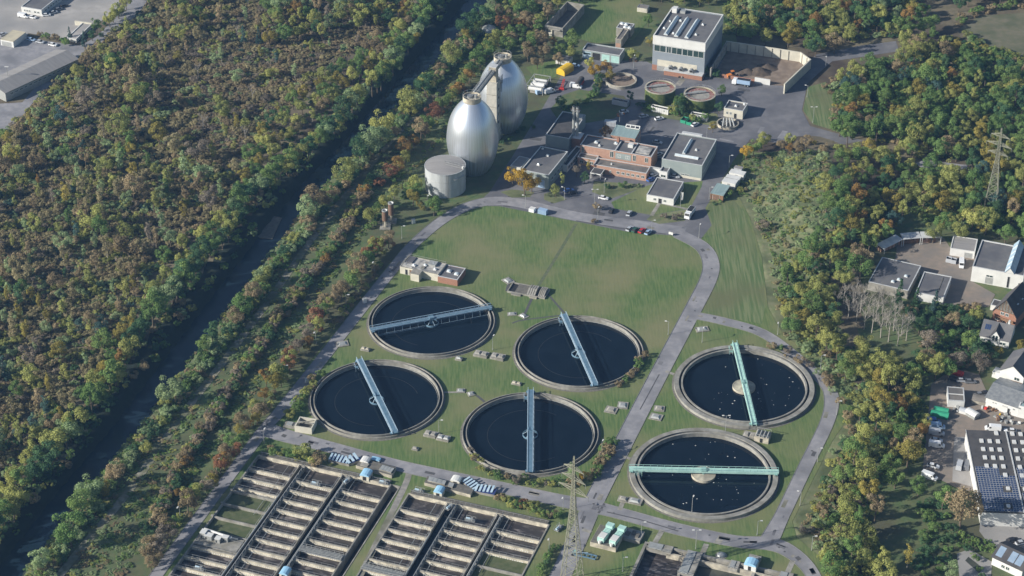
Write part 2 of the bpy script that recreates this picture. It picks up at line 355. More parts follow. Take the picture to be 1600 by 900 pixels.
# towpath, bank path, paths
road([(50, 960), (108, 880), (199, 770), (280, 655), (353, 560), (420, 470), (486, 375), (545, 300), (606, 225), (688, 140)], 3.0, .02, 'path', 'towpath', True)
strip('path', [(900, 350), (870, 400), (838, 452)], 1.3, .015, 'track')
strip('path', [(1128, 838), (1120, 850)], 2.2, .05, 'concrete')
strip('path', [(1035, 828), (1022, 850)], 1.8, .05, 'concrete')
strip('path', [(1104, 850), (1097, 866)], 1.8, .05, 'concrete')
strip('path', [(1239, 876), (1228, 900)], 1.8, .05, 'concrete')
strip('path', [(968, 797), (974, 783)], 1.6, .05, 'concrete')
strip('path', [(910, 827), (924, 832)], 1.4, .05, 'concrete')
strip('path', [(972, 712), (985, 717)], 1.4, .05, 'concrete')
strip('path', [(1040, 580), (1053, 585)], 1.4, .05, 'concrete')
strip('path', [(1030, 318), (1018, 337)], 1.6, .05, 'concrete')
strip('path', [(1030, 317), (1075, 327)], 1.4, .055, 'concrete')
strip('path', [(694, 613), (722, 613)], 1.0, .05, 'concrete')
strip('path', [(545, 935), (590, 845), (632, 760), (640, 735)], 2.2, .03, 'gravel_road')
for px, w in [([(835, 458), (820, 490)], 1.0), ([(852, 455), (872, 478), (884, 492)], .8), ([(800, 505), (818, 500), (882, 492)], .7), ([(745, 618), (757, 628)], 1.0), ([(795, 443), (792, 455)], 1.2)]: strip('path', px, w, .03, 'asphalt_patch')
# kerbs
kb = MB()
def near_other(p, me):
    for L, Rr, px, w, k, z in ROADW:
        if L is me: continue
        for i in range(len(L)-1):
            q = [L[i], L[i+1], Rr[i+1], Rr[i]]
            if inpoly(p.x, p.y, q): return True
    return inpoly(p.x, p.y, P_)
for L, Rr, px, w, k, z in ROADW:
    if not k: continue
    for side in (L, Rr):
        for a, b in zip(side[:-1], side[1:]):
            mid = (a+b)/2
            if near_other(mid, L): continue
            kb.bar((a.x, a.y, .06), (b.x, b.y, .06), .16, 'kerb', .12)
struct(kb.build('kerbs'))
# asphalt repairs
rp = MB()
for px, w in [([(935, 802), (945, 786)], .8), ([(948, 800), (1000, 812), (1060, 830)], .5), ([(1000, 640), (1030, 585)], .35), ([(900, 345), (1000, 362), (1040, 366)], .6)]:
    pts = [G2(*p) for p in px]; L, Rr = strip_poly(pts, w); n = len(pts); rp.add([(p.x, p.y, .051) for p in L+Rr], [(i, n+i, n+i+1, i+1) for i in range(n-1)], 'asphalt_patch')
rr_ = random.Random(5)
for L, Rr, px, w, k, z in ROADW[:6]:
    if px[0][0] == 50: continue
    for _ in range(16):
        i = rr_.randrange(1, len(L)-1); f = rr_.uniform(.15, .6); a = L[i].lerp(Rr[i], f); d = (L[i+1]-L[i]).normalized(); n_ = (Rr[i]-L[i]).normalized(); l_, w_ = rr_.uniform(.8, 4.5), rr_.uniform(.5, 1.7)
        q = [a, a+n_*w_, a+n_*w_+d*l_, a+d*l_]; rp.add([(p.x, p.y, .056) for p in q], [(0, 1, 2, 3)], rr_.choice(['asphalt_patch', 'asphalt_yard', 'asphalt_yard', 'gravel_road']))
    for _ in range(5):
        i = rr_.randrange(1, len(L)-1); a = L[i].lerp(Rr[i], rr_.uniform(.3, .7)); rp.add([(a.x+.4*math.cos(t_), a.y+.4*math.sin(t_), .062) for t_ in [k_*.785 for k_ in range(8)]], [tuple(range(8))], 'asphalt_patch')
for _ in range(46):
    a = G2(rr_.uniform(780, 1290), rr_.uniform(100, 350)); th_ = AX+rr_.choice([0, 1.571])+rr_.uniform(-.1, .1); d = Vector((math.cos(th_), math.sin(th_))); n_ = Vector((-d.y, d.x)); l_, w_ = rr_.uniform(1.5, 9), rr_.uniform(.5, 3.2)
    q = [a, a+d*l_, a+d*l_+n_*w_, a+n_*w_]
    if all(inpoly(p.x, p.y, P_) for p in q): rp.add([(p.x, p.y, .019) for p in q], [(0, 1, 2, 3)], rr_.choice(['asphalt_patch', 'asphalt', 'gravel_road', 'asphalt_patch']))
struct(rp.build('road_surface'))
# water of the canal
L = [p for p in BANK]; wl = []; wr = []
for i, p in enumerate(BANK):
    a = BANK[max(0, i-1)]; b = BANK[min(len(BANK)-1, i+1)]; d = (b-a).normalized(); n = Vector((-d.y, d.x)); wr.append(p+n*2.2); wl.append(p+n*14)
mb = MB(); n = len(wl); mb.add([(p.x, p.y, -3.3) for p in wl+wr], [(i, n+i, n+i+1, i+1) for i in range(n-1)], 'canal_water'); struct(mb.build('canal_water'))
# lawns and yards on top of the big asphalt
def sheet(name, px, m, z): 
    v = [Vector((*G2(*p), z)) for p in px]; mb = MB(); mb.add(v, [tuple(t) for t in tessellate_polygon([v])], m)
    o = mb.build(name); me = o.data
    bm = bmesh.new(); bm.from_mesh(me)
    for f in bm.faces:
        f.normal_update()
        if f.normal.z < 0: f.normal_flip()
    bm.to_mesh(me); bm.free(); return struct(o)
sheet('lawn', [(955, 316), (1003, 293), (1018, 288), (1070, 285), (1098, 283), (1096, 292), (1078, 326), (1018, 336), (960, 326)], 'lawn', .03)
sheet('lawn', [(1018, 336), (1078, 327), (1070, 345), (1030, 350), (1010, 343)], 'rough_grass', .034)
sheet('lawn', [(782, 300), (800, 296), (835, 300), (828, 308), (800, 309)], 'rough_grass', .03)
sheet('lawn', [(850, 303), (868, 297), (885, 312), (865, 318), (850, 312)], 'rough_grass', .03)
sheet('lawn', [(1262, 136), (1290, 128), (1312, 150), (1304, 185), (1298, 202), (1270, 194), (1255, 172)], 'lawn_mown', .05)
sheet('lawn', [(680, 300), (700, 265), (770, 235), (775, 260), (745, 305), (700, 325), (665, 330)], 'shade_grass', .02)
sheet('lawn', [(850, 35), (885, 0), (1000, -5), (1015, 30), (990, 62), (935, 68), (925, 66), (862, 50)], 'lawn', .03)
sheet('lawn', [(822, 105), (860, 95), (888, 80), (905, 92), (870, 105), (870, 120), (840, 128)], 'lawn', .03)
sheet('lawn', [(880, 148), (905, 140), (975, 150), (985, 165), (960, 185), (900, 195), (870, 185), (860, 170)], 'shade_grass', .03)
sheet('lawn', [(1000, 172), (1018, 160), (1120, 178), (1125, 190), (1110, 196), (1060, 188), (1010, 180)], 'rough_grass', .03)
sheet('lawn', [(925, 300), (928, 283), (1005, 288), (1000, 295), (950, 312), (940, 306)], 'rough_grass', .034)
sheet('paved_ground', [(-60, 62), (-60, -40), (185, -40), (186, 10), (140, 48), (95, 60), (45, 52), (40, 58)], 'pale_concrete_ground', .03)
sheet('road', [(-60, 215), (-60, 150), (0, 162), (35, 160), (60, 130), (95, 97), (118, 75), (150, 58), (190, 18), (210, -20), (240, -20), (225, 10), (180, 60), (140, 95), (100, 115), (60, 150), (20, 200)], 'asphalt', .03)
sheet('asphalt_ground', [(-20, 62), (40, 56), (60, 62), (128, 72), (120, 84), (92, 95), (10, 150), (-60, 160)], 'asphalt', .025)
sheet('paved_ground', [(1380, 395), (1420, 372), (1475, 372), (1490, 395), (1530, 400), (1520, 440), (1555, 460), (1545, 480), (1500, 475), (1470, 480), (1440, 430)], 'paving', .03)
sheet('paved_ground', [(1455, 600), (1490, 575), (1530, 585), (1545, 620), (1600, 655), (1600, 690), (1540, 690), (1535, 770), (1500, 765), (1470, 750), (1440, 750), (1445, 700)], 'paving', .03)
sheet('paved_ground', [(1491, 683), (1536, 682), (1536, 765), (1488, 752)], 'pale_concrete_ground', .036)
sheet('paved_ground', [(1533, 810), (1610, 815), (1640, 870), (1570, 860), (1545, 850), (1530, 830)], 'pale_concrete_ground', .03)
sheet('paved_ground', [(1495, 865), (1515, 858), (1550, 878), (1548, 910), (1500, 910)], 'pale_concrete_ground', .03)
sheet('pool_water', [(1508, 876), (1513, 870), (1536, 888), (1530, 896)], 'clear_basin', .05)
sheet('field', [(1500, 45), (1530, 25), (1600, 20), (1660, 40), (1660, 90), (1590, 88), (1540, 70)], 'dry_grass', .03)
sheet('asphalt_ground', [(1430, 255), (1445, 250), (1512, 258), (1510, 266), (1440, 262)], 'asphalt', .03)
sheet('canal_ground', [(395, 352), (418, 326), (440, 331), (425, 364), (405, 363)], 'concrete_dark', -2.9)
# ------------------------------------------------------------------ round settling tanks
def settling_tank(i, x, y, r, kind, label, ang, blabel):
    t = thing('settling_tank', label, 'settling tank', (x, y, 0), 0, 'round settling tanks')
    if kind == 0:
        mb = MB(); mb.lathe([(r-1.05, .04), (r, .04), (r, -.6)], 'gravel_ring'); mb.build('gravel_border', t)
        mb = MB(); mb.lathe([(r-.75, -.5), (r-.75, 1.0), (r-1.05, 1.0), (r-1.05, .1)], 'concrete'); mb.build('outer_wall', t)
        mb = MB(); mb.lathe([(r-1.05, .05), (r-2.08, .05)], 'tank_water'); mb.build('channel_water', t)
        mb = MB(); mb.lathe([(r-2.08, -.2), (r-2.08, 1.15), (r-2.4, 1.15), (r-2.4, -2.2)], 'rim_concrete'); mb.build('inner_wall', t)
        rw = r-2.4
        mb = MB(); mb.lathe([(rw-.35, -.32), (rw-.35, -.10), (rw-.42, -.10), (rw-.42, -.32)], 'galvanised'); mb.build('weir', t)
    else:
        mb = MB(); mb.lathe([(r-.9, .04), (r, .04), (r, -.6)], 'gravel_ring'); mb.build('gravel_border', t)
        mb = MB(); mb.lathe([(r-.75, -.5), (r-.75, 1.15), (r-2.5, 1.15), (r-2.5, .1)], 'rim_concrete'); mb.build('outer_wall', t)
        mb = MB(); mb.lathe([(r-2.5, .05), (r-3.35, .05)], 'tank_water'); mb.build('channel_water', t)
        mb = MB(); mb.lathe([(r-3.35, -.2), (r-3.35, 1.15), (r-3.95, 1.15), (r-3.95, -2.2)], 'rim_concrete'); mb.build('inner_wall', t)
        rw = r-3.95
    mb = MB(); mb.lathe([(.01, -.45), (8, -.45), (16, -.45), (rw+.02, -.45)], 'tank_water', n=72)
    mb.build('water', t)
    if kind == 0:
        mb = MB(); mb.lathe([(2.6, -.6), (2.6, .15), (2.75, .15), (2.75, -.6)], 'metal_blue', n=24)
        for k in range(6):
            a = k*math.pi/3; mb.bar((2.7*math.cos(a), 2.7*math.sin(a), .1), (.6*math.cos(a), .6*math.sin(a), 1.6), .14, 'metal_pale_blue')
        mb.cyl(0, 0, -1, 1.8, .6, 'metal_blue'); mb.build('centre_column', t)
        mb = MB(); mb.lathe([(15.2, -.45), (15.3, -.435), (15.36, -.45)], 'dark', n=72, a0=.3*i, a1=.3*i+4.4); mb.build('baffle_ring', t)
    else:
        mb = MB(); mb.lathe([(4.2, -1), (4.2, .45), (3.9, .45), (3.9, .35), (.01, .5)], 'concrete_pale', n=40); mb.build('centre_pier', t)
        fl = MB(); rr = random.Random(i)
        for k in range(44):
            a = rr.gauss(1.0+i, 1.5); q = 5+rr.random()*(rw-7); s_ = .07+rr.random()**2*.22
            fl.add([(q*math.cos(a)+s_*c1, q*math.sin(a)+s_*c2, -.44+.03*(c1 == 0)) for c1, c2 in ((-1, -.5), (.2, -1), (1, 0), (.4, .8), (-.7, .7))], [(0, 1, 2, 3, 4)], 'white_paint')
        o = fl.build('foam_flakes', t); o['kind'] = 'stuff'
    # pipes/hatch at rim
    # bridge
    a = (G2(*ang[0])-G2(*ang[1])); rz = math.atan2(a.y, a.x); 
    b = thing('scraper_bridge', blabel, 'scraper bridge', (x, y, 0), rz, 'scraper bridges over the settling tanks')
    mm, mp = ('metal_blue', 'metal_pale_blue') if kind == 0 else ('metal_teal', 'metal_pale_teal')
    Lh = r-.7 if kind == 0 else r-.6; zb = 2.0; w = .95 if kind == 0 else .8
    mb = MB(); mb.box(-Lh, Lh, -w, w, zb, zb+.12, mm if kind == 0 else mp); mb.build('deck', b)
    for s_ in (-1, 1):
        mb = MB(); y0 = s_*w
        if kind == 0:
            mb.bar((-Lh, y0, zb+.1), (Lh, y0, zb+.1), .28, mp, .4)
            mb.bar((-Lh, y0, zb+1.1), (Lh, y0, zb+1.1), .16, mp)
            for k in range(30): q = -Lh+2*Lh*k/29; mb.bar((q, y0, zb), (q, y0, zb+1.1), .09, mp)
        else:
            mb.bar((-Lh, y0, zb-.1), (Lh, y0, zb-.1), .22, mp, 1.0)
            mb.bar((-Lh, y0, zb+1.2), (Lh, y0, zb+1.2), .10, mp)
            for k in range(22): q = -Lh+2*Lh*k/21; mb.bar((q, y0, zb), (q, y0, zb+1.2), .12, mm)
        mb.build('girder', b)
    for s_ in (-1, 1):
        mb = MB(); q = s_*(Lh-.9)
        mb.box(q-.5, q+.5, -1.6, 1.6, 1.5, 1.9, mm); 
        ec = mb.build('end_carriage', b)
        for yy in (-1.3, 1.3): mb = MB(); mb.tube((q-.25, yy, 1.5), (q+.25, yy, 1.5), .34, 'tyre', 12); mb.build('wheel', ec)
    mb = MB(); side = -1.6
    for k in range(14):
        q = -Lh+3+(Lh-4)*2*k/13
        if abs(q) < 3: continue
        mb.bar((q, -w, zb), (q, -1.3, -.4), .09, mp); mb.bar((q, -1.3, -.4), (q+1.2, -1.3, -.4), .09, mp)
    mb.bar((-Lh+3, -1.3, -.4), (Lh-1.2, -1.3, -.4), .08, mp); mb.bar((-Lh+3, -1.3, .1), (-3, -1.3, .1), .08, mp)
    mb.build('scraper_arm', b)
    mb = MB(); q = Lh-3.2
    for yy in (1.2, 2.4): mb.bar((q-1.2, yy, -.2), (q-1.2, yy, 2.2), .12, mp); mb.bar((q+1.2, yy, -.2), (q+1.2, yy, 2.2), .12, mp)
    mb.bar((q-1.2, 2.4, 2.1), (q+1.2, 2.4, 2.1), .12, mp); mb.bar((q-1.2, 1.2, .6), (q+1.2, 2.4, .6), .1, mp); mb.box(q-.6, q+.6, 1.2, 2.2, .3, .9, mm)
    mb.build('skimmer_frame', b)
    mb = MB(); mb.box(-.9, .9, -1.1, 1.1, zb+.12, zb+.7, mm); mb.cyl(0, 0, .3, zb, .5, mm, n=12); mb.build('pivot_housing', b)
TL = ['topmost round settling tank, just below the brick pump house', 'leftmost round settling tank, beside the access road junction', 'round settling tank whose right rim touches the shrubs beside the main road', 'round settling tank above the right aeration basins, behind the near lattice pylon', 'upper of the two pale-rimmed settling tanks inside the loop road, with a concrete centre disc', 'lower of the two pale-rimmed settling tanks, crossed by a horizontal pale green bridge']
BL = ['pale blue bridge lying nearly side to side over the topmost settling tank', 'pale blue bridge slanting down to the right over the leftmost settling tank', 'pale blue bridge slanting steeply over the tank beside the main road', 'pale blue bridge pointing straight at the aeration basins', 'pale green steeply slanting bridge over the upper loop road tank', 'long pale green bridge lying level across the lower loop road tank']
ANG = [((772, 482), (577, 519)), ((558, 563), (617, 684)), ((877, 492), (929, 609)), ((826, 612), (824.5, 745)), ((1148, 543), (1178, 668)), ((988, 733), (1217, 738))]
for i, (x, y, r, k) in enumerate(TANKS): settling_tank(i, x, y, r, k, TL[i], ANG[i], BL[i])
# ------------------------------------------------------------------ aeration basins
def aeration(O, label, lanes, chans, deep, green, seed, width, right_ditch):
    rr = random.Random(seed)
    t = thing('aeration_basin', label, 'aeration basin', (O.x, O.y, 0), AX, 'aeration basin blocks')
    # local: x = u, y = -v
    T = .35
    lo = [u for l in lanes for u in l]; U0, U1 = lanes[0][0], lanes[-1][1]
    mb = MB(); mb.box(U0-.5, U0, -90, 0, -4, T, 'concrete'); mb.box(U1, U1+.5, -90, 0, -4, T, 'concrete'); mb.box(U0, U1, -.5, 0.35, -4, T, 'beam_cream'); mb.build('outer_wall', t)
    # transverse gallery along the top edge
    mb = MB()
    mb.box(U0+.2, U1-.2, -.1, 1.6, T-.05, T+.15, 'concrete_dark')
    for k in range(26): q = U0+1+(U1-U0-2)*k/25; mb.bar((q, .5, T), (q, .5, T+1.1), .08, 'metal_grey')
    mb.bar((U0, .5, T+1.1), (U1, .5, T+1.1), .09, 'metal_grey'); mb.bar((U0, 1.5, T+.2), (U1, 1.5, T+.2), .4, 'concrete_dark', .3); mb.build('gallery', t)
    for j, (a, b) in enumerate(lanes):
        mb = MB(); mb.box(a-.02, b+.02, -90, -.4, -4, -1.05, 'sludge_water'); mb.build('basin_water', t)
    for a, b in chans:
        mb = MB(); mb.box(a, a+.35, -90, -.5, -4, T, 'concrete'); mb.box(b-.35, b, -90, -.5, -4, T, 'concrete'); mb.box(a, b, -.7, -.4, -4, T, 'concrete')
        mb.build('channel_wall', t)
        mb = MB(); mb.box(a+.35, b-.35, -90, -.7, -4, -.9, 'tank_water'); mb.build('channel_water', t)
        mb = MB(); c_ = (a+b)/2
        for s_ in (a+.1, b-.1):
            mb.bar((s_, -90, T+1.1), (s_, -1, T+1.1), .09, 'galvanised')
            for k in range(36): mb.bar((s_, -1-k*2.5, T), (s_, -1-k*2.5, T+1.1), .09, 'galvanised')
        mb.build('railing', t)
    pipes = MB()
    for a, b in chans[:1]: pipes.tube((a+.6, -89, T+.35), (a+.6, -18, T+.35), .22, 'galvanised'); pipes.tube((b-.6, -89, T+.3), (b-.6, -2, T+.3), .16, 'metal_grey')
    for a, b in chans[1:]: pipes.tube((b-.7, -89, T+.3), (b-.7, -2, T+.3), .28, 'galvanised')
    pipes.build('air_pipe', t)
    for j, (a, b) in enumerate(lanes):
        v = 8.9 if (j != 0 or deep) else 7.9; k = 0; off = rr.uniform(0, 1)
        while v < 70:
            if any(j == g[0] and g[1] < v < g[2] for g in green): v += 7.4; continue
            mb = MB(); w = .62
            mb.box(a, b, -v-.5, -v-.08, -1.5, T-.25, 'beam_cream'); mb.box(a, b, -v-.08, -v+.34, -3, T, 'concrete')
            mb.box(a, b, -v-.5, -v-.34, T-.25, T-.1, 'beam_cream')
            n = 15
            for q in range(n):  # slots of the weir, every other bay open
                xq = a+1.5+(b-a-3)*q/n; mb.box(xq, xq+(b-a-3)/n*.5, -v-.58, -v-.502, T-1.05, T-.72, 'white_paint')
            mb.bar((a, -v+.15, T+1.0), (b, -v+.15, T+1.0), .07, 'metal_grey')
            for q in range(7): mb.bar((a+.5+(b-a-1)*q/6, -v+.15, T), (a+.5+(b-a-1)*q/6, -v+.15, T+1.0), .07, 'metal_grey')
            mb.build('cross_wall', t)
            v += 5.45; k += 1
        # thin air line along the lane
        q = {0: b-3.6, 1: a+2.2, 2: a+2.0}[j]
        mb = MB(); vmax = 30 if any(j == g[0] for g in green) else 88
        mb.tube((q, -vmax if j != 2 or deep else -14, T-.5), (q, -.8, T-.5), .10, 'galvanised', 6); mb.build('air_line', t)
    for g in green:
        j, g0, g1 = g; a, b = lanes[j]
        mb = MB(); mb.box(a, b, -g1, -g0, -3, -.7, 'weeds'); mb.build('overgrown_bed', t)
        v = g0
        while v < g1+1:
            mb = MB(); mb.box(a, b, -v-.25, -v+.25, -3, T, 'concrete'); mb.box(a-.9, a, -v-.5, -v+.15, T, T+.4, 'concrete'); mb.build('cross_wall', t); v += 7.4
    return t
t1 = aeration(O1, 'left block of aeration basins, ladder of concrete troughs beside the left access road', [(0, 15.6), (18, 31.8), (35, 49.5)], [(15.6, 18), (31.8, 35)], False, [(0, 21, 43.3)], 3, 51, True)
t2 = aeration(O2, 'right block of aeration basins, beside the near pylon', [(0, 14), (17.8, 32), (34.4, 50)], [(14, 17.8), (32, 34.4)], True, [(2, 20, 43)], 5, 50, False)
mb = MB(); mb.box(50.2, 52.9, -90, 0, -4, -3.0, 'dark'); mb.box(52.9, 53.3, -90, .3, -4, .12, 'concrete'); mb.box(50, 53, 0, .35, -4, .12, 'concrete'); o = mb.build('side_ditch', t1)
def loc(u, v, O=O1, z=0): p = uvp(u, v, O); return (p.x, p.y, z)
# travelling grating platforms, cross-section machines
def grating(O, u0, u1, v0, v1, label):
    t = thing('walkway_grating', label, 'walkway', loc(u0, v0, O), AX, 'grating bridges across the basins')
    w, d = u1-u0, v1-v0; mb = MB(); mb.box(0, w, -d, 0, .62, .72, 'metal_grey'); mb.build('grate', t)
    mb = MB()
    for k in range(5): mb.bar((0, -d*k/4, .95), (w, -d*k/4, .95), .12, 'galvanised')
    for k in range(14): mb.bar((w*k/13, -d, .9), (w*k/13, 0, .9), .08, 'galvanised')
    for q in (0, d):
        mb.bar((0, -q, 1.75), (w, -q, 1.75), .08, 'galvanised')
        for k in range(10): mb.bar((w*k/9, -q, .7), (w*k/9, -q, 1.75), .08, 'galvanised')
    mb.build('railing', t)
grating(O1, 34.6, 49.6, 40.4, 43.2, 'grey grating bridge across the right lane of the left basin block')
grating(O2, -.2, 14.2, 39.6, 42.2, 'grey grating bridge across the left lane of the right basin block')
def machine(px, z, rz, label, w=3.4, d=1.6):
    p = G2(*px, z); t = thing('pump_machine', label, 'pump', (p.x, p.y, z), rz, 'pumping machines on the basin walls')
    mb = MB(); mb.box(-w/2, w/2, -d/2, d/2, 0, .25, 'metal_grey'); mb.build('base_frame', t)
    mb = MB(); mb.tube((-w/2+.2, 0, .7), (0, 0, .7), .38, 'metal_pale_blue', 12); mb.tube((0.1, 0, .6), (w/2-.3, 0, .6), .26, 'galvanised', 10); mb.box(.2, .9, -.5, .5, .25, 1.1, 'galvanised'); mb.build('motor', t)
    mb = MB()
    for q in (-w/2, 0, w/2):
        for s_ in (-d/2, d/2): mb.bar((q, s_, 0), (q, s_, 1.2), .08, 'galvanised')
    for s_ in (-d/2, d/2): mb.bar((-w/2, s_, 1.2), (w/2, s_, 1.2), .08, 'galvanised')
    mb.build('railing', t); return t
machine((494, 757), .5, AX, 'pale machine on the trough in the middle lane of the left basin block')
machine((735, 813), .5, AX, 'pale machine on the trough in the middle lane of the right basin block')
machine((312, 889), .5, AX, 'pale machine at the lower left corner of the left basin block')
machine((543, 752), .5, AX+1.2, 'machine on the channel head beside the blue hut of the left basin block')
machine((703, 793), .5, AX+1.2, 'machine on the channel head of the right basin block')
machine((600, 755), .4, AX, 'pump set behind the upper right corner of the left basin block')
machine((655, 768), .4, AX, 'pump set behind the upper left corner of the right basin block')
machine((873, 826), .3, AX+1.3, 'pump set on a slab between right basin block and near pylon')
# machine platform in lane 1
t = thing('blower_platform', 'concrete platform with grey boxes and a thick pipe in the left basin block', 'platform', loc(0, 44.2), AX)
mb = MB(); mb.box(0, 15.4, -6.5, 0, -1.2, .5, 'concrete'); mb.build('slab', t)
mb = MB(); mb.tube((1.0, -.3, 1.8), (11.5, -1.4, 1.6), .45, 'white_paint', 12); mb.tube((11.5, -1.4, 1.6), (13.2, -.4, .8), .35, 'galvanised', 10); mb.build('pipe', t)
for (x0, x1, y0, y1, h_) in [(.8, 2.6, -3.4, -1.2, 2.0), (2.6, 5.2, -3.8, -2.0, 1.7), (6.6, 8.4, -4.2, -2.4, 1.6), (8.6, 10.6, -2.8, -1.4, 1.8)]:
    mb = MB(); mb.box(x0, x1, y0, y1, .5, .5+h_, 'galvanised'); mb.box(x0-.1, x1+.1, y0-.1, y1+.1, .5+h_, .6+h_, 'white_paint'); mb.box(x0+.3, x0+.8, y0-.03, y0, .7, 1.6, 'dark'); mb.build('cabinet', t)
# third basin, bottom right
t = thing('inlet_basin', 'open concrete basin of foaming dark sewage at the lower edge, right of the pylon', 'basin', (B3O.x, B3O.y, 0), AX)
mb = MB(); mb.box(-.2, .7, -45, 0, -4, .5, 'concrete'); mb.box(.7, 47.8, -.8, 0, -4, .5, 'concrete'); mb.box(47.2, 48, -45, 0, -4, .5, 'concrete'); mb.box(14.6, 15.2, -45, -3.4, -4, .5, 'concrete'); mb.box(18.4, 19, -45, -3.4, -4, .5, 'concrete'); mb.box(37, 38, -45, -3.4, -4, .5, 'concrete'); mb.build('outer_wall', t)
mb = MB(); mb.box(8, 47.2, -3.4, -2.7, -4, .35, 'concrete_pale'); mb.build('inner_wall', t)
mb = MB(); mb.box(.7, 14.6, -45, -.8, -4, -1.7, 'sludge_water'); mb.build('foaming_water', t)
mb = MB(); mb.box(19, 47.2, -45, -3.4, -4, -1.8, 'clear_basin'); mb.box(8, 47.2, -2.7, -.8, -4, -1.6, 'tank_water'); mb.build('water', t)
for (x0, x1, y0, y1) in [(1.2, 9.5, -3.4, .3), (14.2, 19.4, -12, .4), (29, 32.2, -4, .2), (45.5, 50, -4, .2)]:
    mb = MB(); mb.box(x0, x1, y0, y1, -.6, .75, 'concrete'); mb.box(x0+.4, x0+(x1-x0)*.6, y0+.4, y1-.4, .75, .95, 'galvanised')
    mb.bar((x0, y0, 1.8), (x1, y0, 1.8), .08, 'galvanised')
    for k in range(4): mb.bar((x0+(x1-x0)*k/3, y0, .7), (x0+(x1-x0)*k/3, y0, 1.8), .08, 'galvanised')
    mb.build('slab_cover', t)
# huts
def hut(px, w, d, h, col, label, rz=AX, roof='sky', z=0, flat=False, foot=True):
    p = G2(*px, z); t = thing('equipment_hut', label, 'hut', (p.x, p.y, z), rz, 'small equipment huts')
    mb = MB(); mb.box(-w/2, w/2, 0, d, 0, h*.8, 'cream_paint' if not flat else col); mb.build('wall', t)
    mb = MB()
    n = 6; vs = []
    for k in range(n+1):
        a = math.pi*k/n; vs.append((-math.cos(a)*(w/2+.15), h*.75+math.sin(a)*h*.32))
    V_ = [(x, -.15, z_) for x, z_ in vs]+[(x, d+.15, z_) for x, z_ in vs]; m_ = n+1
    mb.add(V_, [(k, k+1, m_+k+1, m_+k) for k in range(n)]+[tuple(range(m_)), tuple(range(2*m_-1, m_-1, -1))], col)
    mb.build('hood', t)
    mb = MB(); mb.box(-w*.2, w*.2, -.05, -.01, .1, h*.65, 'dark'); mb.build('door', t); return t
hut((569.5, 751), 3.3, 3.4, 2.6, 'sky_blue', 'pale blue hut at the head of the left basin block', AX)
hut((443, 905), 2.8, 3.2, 2.6, 'sky_blue', 'pale blue hut down on the channel of the left basin block', AX)
hut((684, 777), 3.0, 3.0, 2.6, 'sky_blue', 'pale blue hut at the head of the right basin block', AX)
hut((569, 728), 3.0, 2.6, 2.2, 'white_paint', 'white rounded hut on the pump station slab of the left basin block', AX)
hut((586, 722), 3.2, 1.6, 1.0, 'sky_blue', 'low pale blue hood beside the road above the left basin block', AX)
hut((711, 758), 3.2, 2.6, 2.2, 'white_paint', 'white rounded hut at the upper end of the screw pumps of the right basin block', AX)
# screw pump stations with slatted roofs
def screws(pa, pb, pc, label, flip):
    A, B, Cc = G2(*pa), G2(*pb), G2(*pc)
    t = thing('screw_pump_station', label, 'pump station', (A.x, A.y, 0), 0, 'screw pump stations with slatted covers')
    def seg(P, Q, z0, z1, w, name):
        d = Q-P; L_ = d.length; u = d/L_; nrm = Vector((-u.y, u.x)); mb = MB(); n = int(L_/1.25)
        for k in range(n):
            a = P+u*(L_*k/n); b = P+u*(L_*(k+.55)/n); za = z0+(z1-z0)*k/n; zb = z0+(z1-z0)*(k+.55)/n
            q = [a-A, b-A, b-A+nrm*w, a-A+nrm*w]; zs = [za, zb, zb+.5, za+.5]
            mb.add([(p.x, p.y, z_) for p, z_ in zip(q, zs)]+[(p.x, p.y, z_-.12) for p, z_ in zip(q, zs)], [(0, 1, 2, 3), (7, 6, 5, 4), (0, 4, 5, 1), (1, 5, 6, 2), (2, 6, 7, 3), (3, 7, 4, 0)], 'metal_pale_blue')
        a, b = P-A, Q-A; q = [a, b, b+nrm*w, a+nrm*w]; mb.prism([(p.x, p.y) for p in q], -.4, min(z0, z1)-.25, 'concrete', 'navy')
        mb.build(name, t)
    seg(A, B, 1.3, 1.3, 3.2, 'slatted_cover'); seg(B, Cc, 1.3, 2.1, 3.2, 'slatted_cover')
screws((513, 722), (545, 729), (564, 722), 'bent row of pale blue slats left of the white hut, above the left basin block', 0)
screws((722, 756), (741, 771), (772, 777), 'bent row of pale blue slats sloping away from the road, above the right basin block', 0)
def slab(px4, h, label, items=()):
    P = [G2(*p, h) for p in px4]; A = P[0]
    t = thing('pump_station_slab', label, 'concrete slab', (A.x, A.y, 0), 0, 'concrete pump station slabs')
    mb = MB(); mb.prism([(p.x-A.x, p.y-A.y) for p in P], -.3, h, 'concrete_pale', 'concrete_dark'); mb.build('slab', t)
    u = P[1]-P[0]; v = P[3]-P[0]
    for (a, b, c, d, hh_, mm, nm) in items:
        q = [u*a+v*c, u*b+v*c, u*b+v*d, u*a+v*d]; mb = MB(); mb.prism([(p.x, p.y) for p in q], h, h+hh_, 'concrete', mm)
        if nm == 'hatch':
            for k in range(1, 4):
                s0 = u*(a+(b-a)*k/4); mb.bar((s0+v*c).to_3d()+Vector((0, 0, h+hh_)), (s0+v*d).to_3d()+Vector((0, 0, h+hh_)), .12, 'galvanised')
        mb.build(nm, t)
slab([(556, 727), (612, 743), (619, 730), (565, 716)], 1.3, 'slab of the left pump station beside the path strip', [(.62, .95, .2, .8, .5, 'galvanised', 'hatch'), (.1, .3, .1, .5, .4, 'concrete', 'plinth')])
slab([(663, 754), (735, 773), (742, 762), (668, 744)], 1.3, 'slab of the right pump station reaching towards the slatted cover', [(.05, .42, .3, .9, .5, 'galvanised', 'hatch'), (.5, .6, .2, .8, .6, 'galvanised', 'cabinet')])
